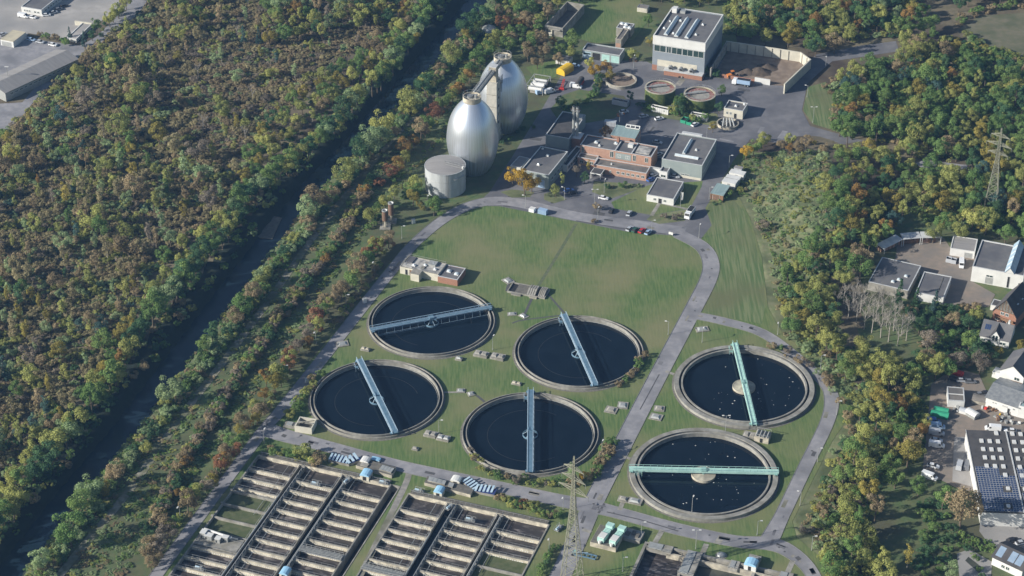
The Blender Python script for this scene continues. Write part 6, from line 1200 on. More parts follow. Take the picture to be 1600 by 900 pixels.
# ------------------------------------------------------------------ vegetation
def leafmat(name, c1, c2, c3, tr=.38):
    m = D.materials.new(name); m.use_nodes = True; nt = m.node_tree; N = nt.nodes; L = nt.links; N.remove(N['Principled BSDF'])
    g = N.new('ShaderNodeNewGeometry'); oi = N.new('ShaderNodeObjectInfo')
    cr = N.new('ShaderNodeValToRGB'); cr.color_ramp.elements[0].color = (*c1, 1); cr.color_ramp.elements[1].color = (*c3, 1); e = cr.color_ramp.elements.new(.5); e.color = (*c2, 1)
    a = N.new('ShaderNodeMath'); a.operation = 'MULTIPLY_ADD'; a.inputs[1].default_value = .5; L.new(g.outputs['Random Per Island'], a.inputs[0])
    b = N.new('ShaderNodeMath'); b.operation = 'MULTIPLY'; b.inputs[1].default_value = .5; L.new(oi.outputs['Random'], b.inputs[0]); L.new(b.outputs[0], a.inputs[2]); L.new(a.outputs[0], cr.inputs[0])
    v = N.new('ShaderNodeHueSaturation'); mr = N.new('ShaderNodeMapRange'); mr.inputs[3].default_value = .84; mr.inputs[4].default_value = 1.22
    ml = N.new('ShaderNodeMath'); ml.operation = 'MULTIPLY'; ml.inputs[1].default_value = 7.31; fr = N.new('ShaderNodeMath'); fr.operation = 'FRACT'; L.new(oi.outputs['Random'], ml.inputs[0]); L.new(ml.outputs[0], fr.inputs[0]); L.new(fr.outputs[0], mr.inputs[0]); L.new(mr.outputs[0], v.inputs['Value']); L.new(cr.outputs[0], v.inputs['Color'])
    d = N.new('ShaderNodeBsdfDiffuse'); t = N.new('ShaderNodeBsdfTranslucent'); x = N.new('ShaderNodeMixShader'); x.inputs[0].default_value = tr
    L.new(v.outputs[0], d.inputs[0]); L.new(v.outputs[0], t.inputs[0]); L.new(d.outputs[0], x.inputs[1]); L.new(t.outputs[0], x.inputs[2]); L.new(x.outputs[0], N['Material Output'].inputs[0])
    MATS[name] = m; return m
leafmat('leaf_green', (0.111, 0.198, 0.064), (0.167, 0.261, 0.088), (0.244, 0.311, 0.102))
leafmat('leaf_dark', (0.055, 0.122, 0.057), (0.084, 0.159, 0.078), (0.122, 0.197, 0.090))
leafmat('leaf_olive', (0.233, 0.268, 0.092), (0.322, 0.342, 0.115), (0.443, 0.433, 0.140))
leafmat('leaf_yellow', (0.226, 0.210, 0.068), (0.304, 0.263, 0.074), (0.378, 0.310, 0.082))
leafmat('leaf_orange', (0.242, 0.163, 0.065), (0.315, 0.194, 0.069), (0.347, 0.247, 0.082))
leafmat('leaf_russet', (0.210, 0.110, 0.074), (0.294, 0.142, 0.079), (0.273, 0.179, 0.084))
leafmat('leaf_brown', (0.239, 0.195, 0.118), (0.329, 0.262, 0.158), (0.394, 0.317, 0.188))
leafmat('leaf_purple', (0.189, 0.170, 0.138), (0.266, 0.226, 0.180), (0.354, 0.299, 0.212))
leafmat('leaf_gold', (.36, .24, .04), (.48, .32, .05), (.58, .40, .07))
leafmat('leaf_tan', (.25, .225, .125), (.33, .29, .165), (.39, .345, .20))
leafmat('leaf_blue', (0.059, 0.110, 0.102), (0.084, 0.148, 0.129), (0.114, 0.187, 0.148))
leafmat('leaf_sage', (0.211, 0.285, 0.151), (0.278, 0.362, 0.182), (0.367, 0.433, 0.231))
MATS['twigs'] = None; mat('twigs', (.20, .17, .14), (.28, .25, .21), 2, .95)
def crown_mesh(name, seed, rx, h, z0, nl, nleaf, ls, kind='round'):
    r = np.random.RandomState(seed); C_ = []; RR = []
    hz = (h-z0)/2; zc = z0+hz
    for i in range(nl):
        if kind == 'round':
            v = r.normal(size=3); v /= np.linalg.norm(v); v[2] = v[2]*.9+.12; q = r.uniform(.45, .82); c = v*q*np.array([rx, rx, hz]); lr = r.uniform(.26, .44)*rx
        elif kind == 'slim':
            f = (i+.5)/nl; c = np.array([r.normal()*.18*rx, r.normal()*.18*rx, -hz*.85+f*1.7*hz]); lr = rx*(.35+.65*math.sin(math.pi*min(1, f*.85+.12)))*.75; a_ = r.uniform(0, 6.28); c[:2] += lr*.5*np.array([math.cos(a_), math.sin(a_)])
        else:  # conifer
            f = (i+.5)/nl; a_ = r.uniform(0, 6.28); q = rx*(1-f)**.85; c = np.array([math.cos(a_)*q*.55, math.sin(a_)*q*.55, -hz+f*2*hz]); lr = max(.22*rx, q*.5)
        C_.append(c); RR.append(lr)
    C_ = np.array(C_); RR = np.array(RR); w = RR**2; w /= w.sum()
    k = r.choice(nl, nleaf, p=w); d = r.normal(size=(nleaf, 3)); d /= np.linalg.norm(d, axis=1)[:, None]
    out = C_[k]/(np.linalg.norm(C_[k], axis=1)[:, None]+1e-6); d = d+out*.55+np.array([0, 0, .25]); d /= np.linalg.norm(d, axis=1)[:, None]
    rad = r.uniform(.62, 1.08, size=(nleaf, 1)); p = C_[k]+d*RR[k][:, None]*rad*(np.array([1, 1, .85])); p[:, 2] += zc
    if kind == 'round': p[:, 2] = np.maximum(p[:, 2], z0*.7)
    n = d+r.normal(size=(nleaf, 3))*.42; n /= np.linalg.norm(n, axis=1)[:, None]
    t = np.cross(n, r.normal(size=(nleaf, 3))); t /= np.linalg.norm(t, axis=1)[:, None]; b = np.cross(n, t); s = ls*r.uniform(.6, 1.35, size=(nleaf, 1))
    V = np.stack([p-t*s, p-b*s*.75, p+t*s, p+b*s*.75], 1).reshape(-1, 3); F = np.arange(nleaf*4).reshape(-1, 4)
    me = D.meshes.new(name); me.vertices.add(len(V)); me.vertices.foreach_set('co', V.ravel()); me.loops.add(len(V)); me.loops.foreach_set('vertex_index', F.ravel()); me.polygons.add(nleaf); me.polygons.foreach_set('loop_start', np.arange(nleaf)*4)
    me.materials.append(M('leaf_green')); me.update(calc_edges=True); return me
def trunk_mesh(name, seed, h, r0, m='bark', limbs=5, spread=2.6, bare=False):
    rr = random.Random(seed); mb = MB(); mb.tube((0, 0, -.4), (rr.uniform(-.2, .2), rr.uniform(-.2, .2), h*.45), r0, m, 8, r0*.7); mb.tube((0, 0, h*.42), (rr.uniform(-.4, .4), rr.uniform(-.4, .4), h*.8), r0*.68, m, 7, r0*.25)
    def br(p, d, L, r, lev):
        q = p+d*L; mb.tube(p, q, r, m, 5 if lev else 6, r*.5)
        if lev < (3 if bare else 1):
            for _ in range(4 if bare else 2): br(p.lerp(q, rr.uniform(.45, 1)), (d+Vector((rr.gauss(0, .45), rr.gauss(0, .45), rr.uniform(-.05, .5)))).normalized(), L*rr.uniform(.45, .68), r*.55, lev+1)
    for k in range(limbs):
        a = 6.283*k/limbs+rr.uniform(-.4, .4); z = h*rr.uniform(.25, .65); br(Vector((0, 0, z)), Vector((math.cos(a)*.8, math.sin(a)*.8, rr.uniform(.7, 1.4))).normalized(), spread*rr.uniform(.7, 1.1), r0*.4, 0)
    me_ = mb.build('tmp'); me = me_.data; me.name = name; D.objects.remove(me_); return me
# unit kinds: crown radius ~ 1 * scale 5 m
CR = {'broad': [crown_mesh('crown', 10+i, 4.6, 11.5, 2.4, 16+i, 2200, .245) for i in range(5)],
      'tall': [crown_mesh('crown', 30+i, 3.5, 14, 3.0, 16, 2000, .235) for i in range(3)],
      'slim': [crown_mesh('crown', 40+i, 1.9, 12.5, 2.0, 11, 800, .25, 'slim') for i in range(3)],
      'conifer': [crown_mesh('crown', 50+i, 2.8, 12, 1.2, 26, 1500, .24, 'cone') for i in range(2)],
      'shrub': [crown_mesh('crown', 60+i, 2.3, 3.3, .1, 9+i, 1000, .16) for i in range(4)],
      'bush': [crown_mesh('crown', 70+i, 1.5, 1.7, 0, 8, 420, .145) for i in range(3)]}
TK = {'broad': [trunk_mesh('trunk', 1+i, 9.5, .32) for i in range(2)], 'tall': [trunk_mesh('trunk', 11, 11.5, .28, spread=2.2)], 'slim': [trunk_mesh('trunk', 12, 11, .17, 'pale_bark', 4, 1.2)], 'conifer': [trunk_mesh('trunk', 13, 12, .2, limbs=3, spread=1)], 'shrub': [trunk_mesh('stem', 14, 2.4, .10, limbs=5, spread=1.3)], 'bush': [trunk_mesh('stem', 15, 1.1, .06, limbs=4, spread=.6)],
      'bare': [trunk_mesh('trunk', 21+i, 12, .22, 'pale_bark', 7, 3.6, True) for i in range(2)]}
TKN = {'broad': 'broadleaf_tree', 'tall': 'broadleaf_tree', 'slim': 'slender_tree', 'conifer': 'conifer', 'shrub': 'shrub', 'bush': 'small_bush', 'bare': 'bare_tree'}
HGT = {'broad': 11.5, 'tall': 14, 'slim': 12.5, 'conifer': 12, 'shrub': 3.3, 'bush': 1.7, 'bare': 15}
KR = {'broad': 4.6, 'tall': 3.5, 'slim': 1.9, 'conifer': 2.8, 'shrub': 2.3, 'bush': 1.5, 'bare': 4}
CNAME = {'leaf_green': 'green', 'leaf_dark': 'dark green', 'leaf_olive': 'olive', 'leaf_yellow': 'yellow', 'leaf_orange': 'orange', 'leaf_russet': 'russet', 'leaf_brown': 'brown', 'leaf_purple': 'purplish brown', 'leaf_blue': 'bluish dark', 'leaf_tan': 'tan', 'leaf_sage': 'pale green'}
protos = {}
def plant(x, y, kind, leaf, sc, rz, label, group, zz=None, seed=0):
    z = tz(x, y) if zz is None else zz
    key = TKN[kind]; t = thing(key, label, {'broadleaf_tree': 'tree', 'slender_tree': 'tree', 'conifer': 'conifer', 'shrub': 'shrub', 'small_bush': 'bush', 'bare_tree': 'bare tree'}[key], (x, y, z), rz, group); t.scale = sc
    o = D.objects.new('trunk' if kind not in ('shrub', 'bush') else 'stem', TK[kind][seed % len(TK[kind])]); C.objects.link(o); o.parent = t
    if kind != 'bare':
        o = D.objects.new('crown', CR[kind][seed % len(CR[kind])]); C.objects.link(o); o.parent = t
        o.material_slots[0].link = 'OBJECT'; o.material_slots[0].material = M(leaf)
    return t
# --- zones in the photograph (crown centres); each: polygon, spacing, kind weights, colour weights, size range, zone text
def W(**k): return k
ZONES = []
def zone(poly, sp, kinds, cols, s0, s1, text, jit=.85, dens=1.0): ZONES.append((poly, sp, kinds, cols, s0, s1, text, jit, dens))
GR = W(leaf_green=4, leaf_olive=4, leaf_dark=2, leaf_sage=1, leaf_yellow=1, leaf_brown=1)
AUT = W(leaf_olive=5.5, leaf_yellow=1.5, leaf_orange=.5, leaf_green=4, leaf_dark=2, leaf_brown=1.4, leaf_russet=.08, leaf_sage=.8)
GOLD = W(leaf_yellow=3, leaf_orange=1.8, leaf_olive=5, leaf_green=2.6, leaf_dark=1.0, leaf_brown=1)
BRN = W(leaf_purple=1.6, leaf_tan=6, leaf_brown=2, leaf_olive=2.8, leaf_sage=2.2, leaf_blue=.8)
A_BROWN = [(250, 110), (330, 40), (400, -60), (640, -60), (600, 45), (520, 110), (440, 180), (400, 240), (350, 260), (300, 220), (250, 170)]
A_OUT = [(-120, 235), (0, 215), (50, 165), (110, 105), (150, 70), (225, 20), (235, -60), (400, -60), (330, 40), (250, 110), (250, 170), (300, 220), (350, 260), (395, 250), (345, 330), (290, 385), (235, 430), (200, 490), (170, 560), (125, 610), (75, 670), (30, 735), (-120, 800)]
zone(A_OUT, 5.8, W(broad=2.6, tall=2, slim=4, shrub=2), W(leaf_olive=5.5, leaf_green=1.8, leaf_sage=2.5, leaf_yellow=1.4, leaf_tan=3, leaf_brown=2, leaf_purple=1, leaf_blue=1.2, leaf_dark=.8, leaf_orange=.08), .5, 1.05, 'in the wood across the canal from the works', dens=.5)
zone([(400, -60), (640, -60), (655, -20), (600, 90), (520, 150), (450, 190), (400, 245), (365, 255), (430, 170), (520, 105), (590, 40), (420, 60)], 5.6, W(broad=3, tall=1), AUT, .6, .95, 'on the heath edge along the canal', dens=.8)
zone(A_BROWN, 8.5, W(broad=1, slim=3, shrub=2, bare=.6), W(leaf_brown=3, leaf_olive=3, leaf_sage=2, leaf_blue=1.2, leaf_dark=.6, leaf_yellow=.5, leaf_purple=2), .5, .85, 'on the brown heath across the canal', dens=.5)
C1 = [(1215, 445), (1240, 400), (1300, 360), (1315, 300), (1420, 330), (1375, 380), (1350, 415), (1300, 440), (1330, 470), (1390, 545), (1440, 585), (1450, 650), (1440, 720), (1400, 730), (1372, 765), (1355, 830), (1385, 865), (1400, 1000), (1310, 1000), (1300, 900), (1280, 850), (1275, 790), (1300, 720), (1330, 680), (1345, 640), (1330, 590), (1280, 545), (1225, 500)]
zone(C1, 5.6, W(broad=6, tall=2), W(leaf_yellow=1.5, leaf_orange=.5, leaf_olive=5, leaf_green=2.6, leaf_dark=1.2, leaf_brown=1.2), .62, .98, 'in the tree belt between loop road and parking yard')
zone([(1290, 250), (1310, 225), (1340, 225), (1400, 235), (1430, 260), (1420, 330), (1375, 380), (1300, 360), (1280, 300)], 5.4, W(broad=5, tall=1), W(leaf_yellow=1.4, leaf_orange=.6, leaf_olive=4, leaf_green=3, leaf_dark=1.6), .6, .95, 'on the mound beyond the workshops')
zone([(1130, -80), (1480, -80), (1450, 20), (1400, 55), (1370, 50), (1330, 55), (1300, 76), (1268, 72), (1215, 58), (1140, 44), (1135, 0)], 5.6, W(broad=6, tall=2), AUT, .65, 1.0, 'in the wood behind the sludge yard')
zone([(1300, 175), (1315, 120), (1350, 90), (1420, 88), (1410, 60), (1450, 25), (1480, 60), (1530, 90), (1600, 100), (1720, 100), (1720, 330), (1600, 350), (1530, 355), (1480, 330), (1430, 300), (1440, 240), (1350, 210), (1315, 205)], 5.6, W(broad=6, tall=2), W(leaf_yellow=1.0, leaf_orange=.6, leaf_olive=3.5, leaf_green=4, leaf_dark=2.4, leaf_brown=1, leaf_blue=.6), .65, 1.05, 'in the wood around the distant pylon')
zone([(1500, -80), (1720, -80), (1720, 30), (1600, 12), (1520, 15), (1490, 0)], 6, W(broad=4), W(leaf_green=4, leaf_dark=4, leaf_olive=2), .7, 1.0, 'behind the dry field')
zone([(1450, 335), (1530, 345), (1600, 345), (1720, 350), (1720, 372), (1590, 368), (1545, 362), (1480, 362), (1440, 368)], 5.5, W(broad=4, shrub=1), AUT, .6, .9, 'behind the wood store and white annex')
zone([(1430, 470), (1470, 480), (1530, 475), (1535, 500), (1525, 530), (1555, 545), (1550, 565), (1490, 570), (1455, 590), (1420, 560), (1400, 520)], 5.0, W(broad=4, shrub=3), W(leaf_green=3, leaf_dark=4, leaf_brown=2, leaf_olive=2, leaf_purple=1), .5, .85, 'in the gardens beside the white house')
zone([(760, 30), (800, -80), (880, -80), (880, -10), (845, 35), (855, 70), (905, 82), (880, 95), (850, 85), (838, 100), (815, 75), (775, 60)], 5.5, W(broad=5, tall=1), W(leaf_olive=4, leaf_green=3, leaf_brown=3, leaf_orange=1.2, leaf_dark=1), .55, .9, 'behind the farther digester')
zone([(885, -80), (1130, -80), (1125, -5), (1060, 0), (1010, -10), (890, -14)], 5.5, W(broad=4), AUT, .6, .85, 'along the top edge behind the works')
zone([(1190, 215), (1215, 205), (1250, 218), (1290, 222), (1290, 240), (1240, 235), (1200, 232)], 5.5, W(broad=3, shrub=2), W(leaf_olive=3, leaf_brown=2, leaf_yellow=1, leaf_sage=1), .5, .7, 'below the big asphalt yard')
PTS = []   # x, y, kind, leaf, scale, text
rng = random.Random(11); occ = {}
def free(x, y, r):
    k = (int(x//6), int(y//6))
    for i in (-1, 0, 1):
        for j in (-1, 0, 1):
            for (a, b, q) in occ.get((k[0]+i, k[1]+j), ()):
                if (a-x)**2+(b-y)**2 < ((q+r)*.5)**2: return False
    return True
def put(x, y, r): occ.setdefault((int(x//6), int(y//6)), []).append((x, y, r))
def pick(d):
    t = sum(d.values()); u = rng.random()*t
    for k, v in d.items():
        u -= v
        if u <= 0: return k
    return k
from mathutils import noise as mnoise
def pickn(d, x, y, sc=24.0, off=0.0, jit=.15):
    v = .5+.85*mnoise.noise(Vector((x/sc+off, y/sc, off*.37)))+.25*mnoise.noise(Vector((x/sc*3+off, y/sc*3, 5+off)))+rng.gauss(0, jit)
    v = v % 1.0; t = sum(d.values()); u = v*t
    for k, w_ in d.items():
        u -= w_
        if u <= 0: return k
    return k
def crownpx(x, y, kind, s): return PJ(x, y, tz(x, y)+HGT[kind]*s*.6)
# explicit rows along the canal and the left road
def row(px, step, kinds, cols, s0, s1, text, jit=1.2, hz=6, skip=0):
    P = [G2(a, b, hz) for a, b in px]
    for a, b in zip(P[:-1], P[1:]):
        n = max(1, int((b-a).length/step)); d = (b-a).normalized(); nn = Vector((-d.y, d.x))
        for k in range(n):
            if rng.random() < skip: continue
            p = a.lerp(b, (k+rng.uniform(.2, .8))/n)+nn*rng.uniform(-jit, jit); kd = pick(kinds); s = rng.uniform(s0, s1)
            put(p.x, p.y, KR[kd]*s*1.3); PTS.append((p.x, p.y, kd, pick(cols), s, text))
row([(706, -40), (648, 45), (592, 120), (534, 175), (484, 225), (440, 258), (385, 300), (350, 360), (312, 398), (290, 430), (252, 472), (210, 525), (172, 590), (122, 650), (68, 715), (22, 780), (-38, 860)], 4.9, W(broad=6, tall=1), W(leaf_green=4, leaf_dark=3, leaf_olive=3, leaf_sage=1.2, leaf_yellow=.3, leaf_orange=.12), .8, 1.1, 'in the row on the far bank of the canal', 1.2, 6.5)
row([(660, 0), (600, 70), (520, 140), (450, 195), (390, 260), (345, 330), (285, 390), (235, 450), (195, 510), (165, 570), (120, 615), (75, 660), (35, 720), (-20, 790)], 6.4, W(broad=5, slim=1), W(leaf_olive=5, leaf_yellow=1.5, leaf_orange=.15, leaf_tan=1, leaf_green=1.5, leaf_brown=1), .58, .85, 'in the yellowing row at the wood edge across the canal', 1.5, 7)
row([(72, 905), (100, 850), (168, 757), (236, 672), (332, 545)], 1.3, W(shrub=6, broad=.5), W(leaf_sage=3, leaf_dark=2, leaf_brown=1.6, leaf_green=3, leaf_olive=1), .7, 1.25, 'on the towpath bank of the canal', 2.8, 2, .05)
row([(337, 545), (412, 440), (454, 385), (541, 280), (596, 222), (715, 84), (764, 25), (789, -20)], 1.5, W(shrub=6, broad=1.0), W(leaf_sage=3, leaf_dark=2, leaf_brown=2, leaf_green=2.4, leaf_olive=1.5), .8, 1.4, 'on the towpath bank of the canal', 2.4, 2, .05)
row([(233, 830), (278, 735), (323, 660), (368, 590), (418, 520), (468, 450), (508, 400), (543, 345), (588, 275)], 1.15, W(shrub=6, bush=1), W(leaf_brown=4, leaf_green=2, leaf_dark=1.5, leaf_purple=1.6, leaf_olive=1.6, leaf_orange=.25), .75, 1.3, 'between the towpath and the shaded meadow', 1.6, 2, .05)
row([(610, 275), (650, 215), (690, 165), (735, 115), (770, 70), (800, 20)], 2.4, W(shrub=3, broad=3), W(leaf_brown=2.5, leaf_olive=3, leaf_orange=1.6, leaf_green=2, leaf_russet=.8), .5, .95, 'in the coloured hedge behind the digesters', 1.5, 4)
row([(229, 880), (254, 835), (304, 775), (349, 715), (394, 650), (429, 600), (469, 540), (514, 470), (554, 425), (589, 385), (614, 370)], 1.7, W(broad=3, shrub=3), W(leaf_brown=3.5, leaf_olive=2.5, leaf_orange=.7, leaf_russet=.7, leaf_green=2.2, leaf_purple=1.2, leaf_yellow=.6), .5, .8, 'in the coloured strip along the access road', 1.8, 4)
row([(575, 350), (595, 320), (635, 290), (655, 310), (690, 330)], 2.2, W(shrub=3, broad=1.5), W(leaf_green=3, leaf_olive=3, leaf_yellow=.8, leaf_dark=1), .5, .9, 'around the flare stacks', 2.5, 3)
row([(600, 410), (575, 440), (550, 470), (520, 510)], 1.8, W(shrub=1), W(leaf_brown=3, leaf_olive=2, leaf_purple=1, leaf_green=1), .5, .8, 'between access road and the topmost tank', 1.4, 1)
row([(498, 580), (475, 615), (458, 640)], 1.9, W(shrub=1), W(leaf_green=2, leaf_olive=2, leaf_brown=1), .7, 1.0, 'between access road and corner pit', 1.4, 1.5)
row([(415, 700), (435, 705), (470, 712), (500, 722)], 1.9, W(shrub=1), W(leaf_green=2, leaf_olive=2, leaf_brown=1), .6, 1.1, 'between road junction and aeration basins', 1.6, 1.5)
row([(925, 745), (945, 715), (955, 690)], 1.6, W(shrub=4, bush=1), W(leaf_brown=2, leaf_green=2), .7, 1.1, 'around the tank behind the near pylon', 1.4, 1)
row([(735, 700), (750, 730), (790, 748), (840, 755), (900, 755), (930, 735), (945, 700)], 1.7, W(shrub=4, bush=1), W(leaf_brown=2.5, leaf_olive=1.5, leaf_green=2, leaf_purple=.8), .5, .95, 'around the tank behind the near pylon', 1.6, .8)
row([(965, 603), (990, 583), (1002, 560)], 1.5, W(shrub=1), W(leaf_brown=2, leaf_green=1), .5, .8, 'beside the tank next to the main road', 1.0, .8)
row([(778, 780), (820, 792), (875, 806)], 1.6, W(shrub=1), W(leaf_olive=2, leaf_green=3, leaf_brown=1, leaf_russet=.3), .7, 1.2, 'between slatted cover and near pylon', 2.4, 1.2)
row([(868, 850), (852, 880), (840, 905)], 1.7, W(shrub=1), W(leaf_green=3, leaf_dark=1), .5, .8, 'between aeration basins and near pylon', .8, 1)
row([(1210, 535), (1270, 580), (1320, 615), (1335, 655), (1310, 710), (1290, 770), (1262, 830)], 2.8, W(shrub=3, bush=1), W(leaf_brown=3, leaf_olive=2, leaf_sage=2, leaf_purple=1, leaf_green=1.5), .6, 1.1, 'in the scrub along the loop road', 2.6, 1.5)
row([(1270, 840), (1310, 880), (1330, 930)], 2.6, W(shrub=3, bush=1), W(leaf_sage=3, leaf_olive=2, leaf_brown=1), .6, 1.1, 'in the scrub along the loop road', 3.5, 1.5)
row([(1545, 905), (1530, 880), (1500, 845), (1490, 830)], 2.8, W(shrub=1), W(leaf_green=3, leaf_dark=2), .5, .8, 'around the pool garden', 1.5, 1)
row([(1500, 835), (1545, 850), (1600, 868)], 1.8, W(bush=1), W(leaf_green=3), .8, 1.1, 'in the clipped rows above the pool', 1.2, .8)
row([(1500, 843), (1545, 858), (1590, 874)], 1.8, W(bush=1), W(leaf_green=3), .8, 1.1, 'in the clipped rows above the pool', 1.2, .8)
row([(55, 52), (80, 58), (112, 68)], 4.0, W(shrub=1), W(leaf_brown=2, leaf_green=2), .7, 1.1, 'along the pale yard of the white office', 1.5, 1.5)
row([(200, 0), (180, 20), (160, 42), (140, 58)], 4.4, W(shrub=1, broad=1), W(leaf_dark=2, leaf_olive=2), .5, .8, 'between pale yard and shaded road', 1.5, 4)
row([(935, 290), (950, 296), (975, 288), (1000, 285)], 2.6, W(shrub=2, bush=2), W(leaf_green=2, leaf_brown=2, leaf_dark=1), .6, .95, 'in front of the brick wing', 2.0, 1)
row([(1000, 163), (1015, 168), (1045, 172), (1060, 175), (1100, 186)], 1.7, W(shrub=4, broad=.5), W(leaf_green=3, leaf_olive=1, leaf_dark=2), .55, 1.1, 'around the ivy tanks', 1.9, 1.5)
row([(940, 125), (925, 150), (900, 165), (880, 172)], 2.0, W(shrub=2), W(leaf_green=2, leaf_dark=2, leaf_olive=1), .6, 1.0, 'behind the machine hall', 2, 1.5)
row([(770, 262), (740, 268), (800, 208), (835, 195)], 3.4, W(shrub=1, bush=1), W(leaf_green=2, leaf_dark=1), .5, .7, 'at the foot of the digesters', 1, 1)
row([(1112, 318), (1128, 312), (1140, 302)], 2.4, W(bush=1, shrub=1), W(leaf_green=2, leaf_dark=1), .7, 1.0, 'beside the green-roofed shed', .8, 1)
row([(1035, 340), (1055, 338), (1068, 335)], 2.6, W(shrub=1), W(leaf_purple=2, leaf_sage=1), .6, .9, 'below the white pavilion', 1, 1)
row([(1063, 160), (1058, 172)], 2.4, W(shrub=2, broad=1), W(leaf_green=2, leaf_dark=2, leaf_olive=1), .5, .85, 'between and beside the ivy tanks', 1.2, 3)
row([(915, 100), (940, 112), (955, 122)], 3.0, W(broad=1, shrub=1), W(leaf_olive=2, leaf_yellow=1), .4, .65, 'above the low round tank', 1.6, 3)
row([(1490, 40), (1525, 18), (1600, 10)], 3.2, W(shrub=1), W(leaf_green=2, leaf_brown=1), .7, 1.2, 'around the dry field', 3, 1)
row([(1500, 55), (1545, 78), (1600, 95)], 3.0, W(shrub=1), W(leaf_green=2, leaf_olive=1), .7, 1.2, 'around the dry field', 3, 1)
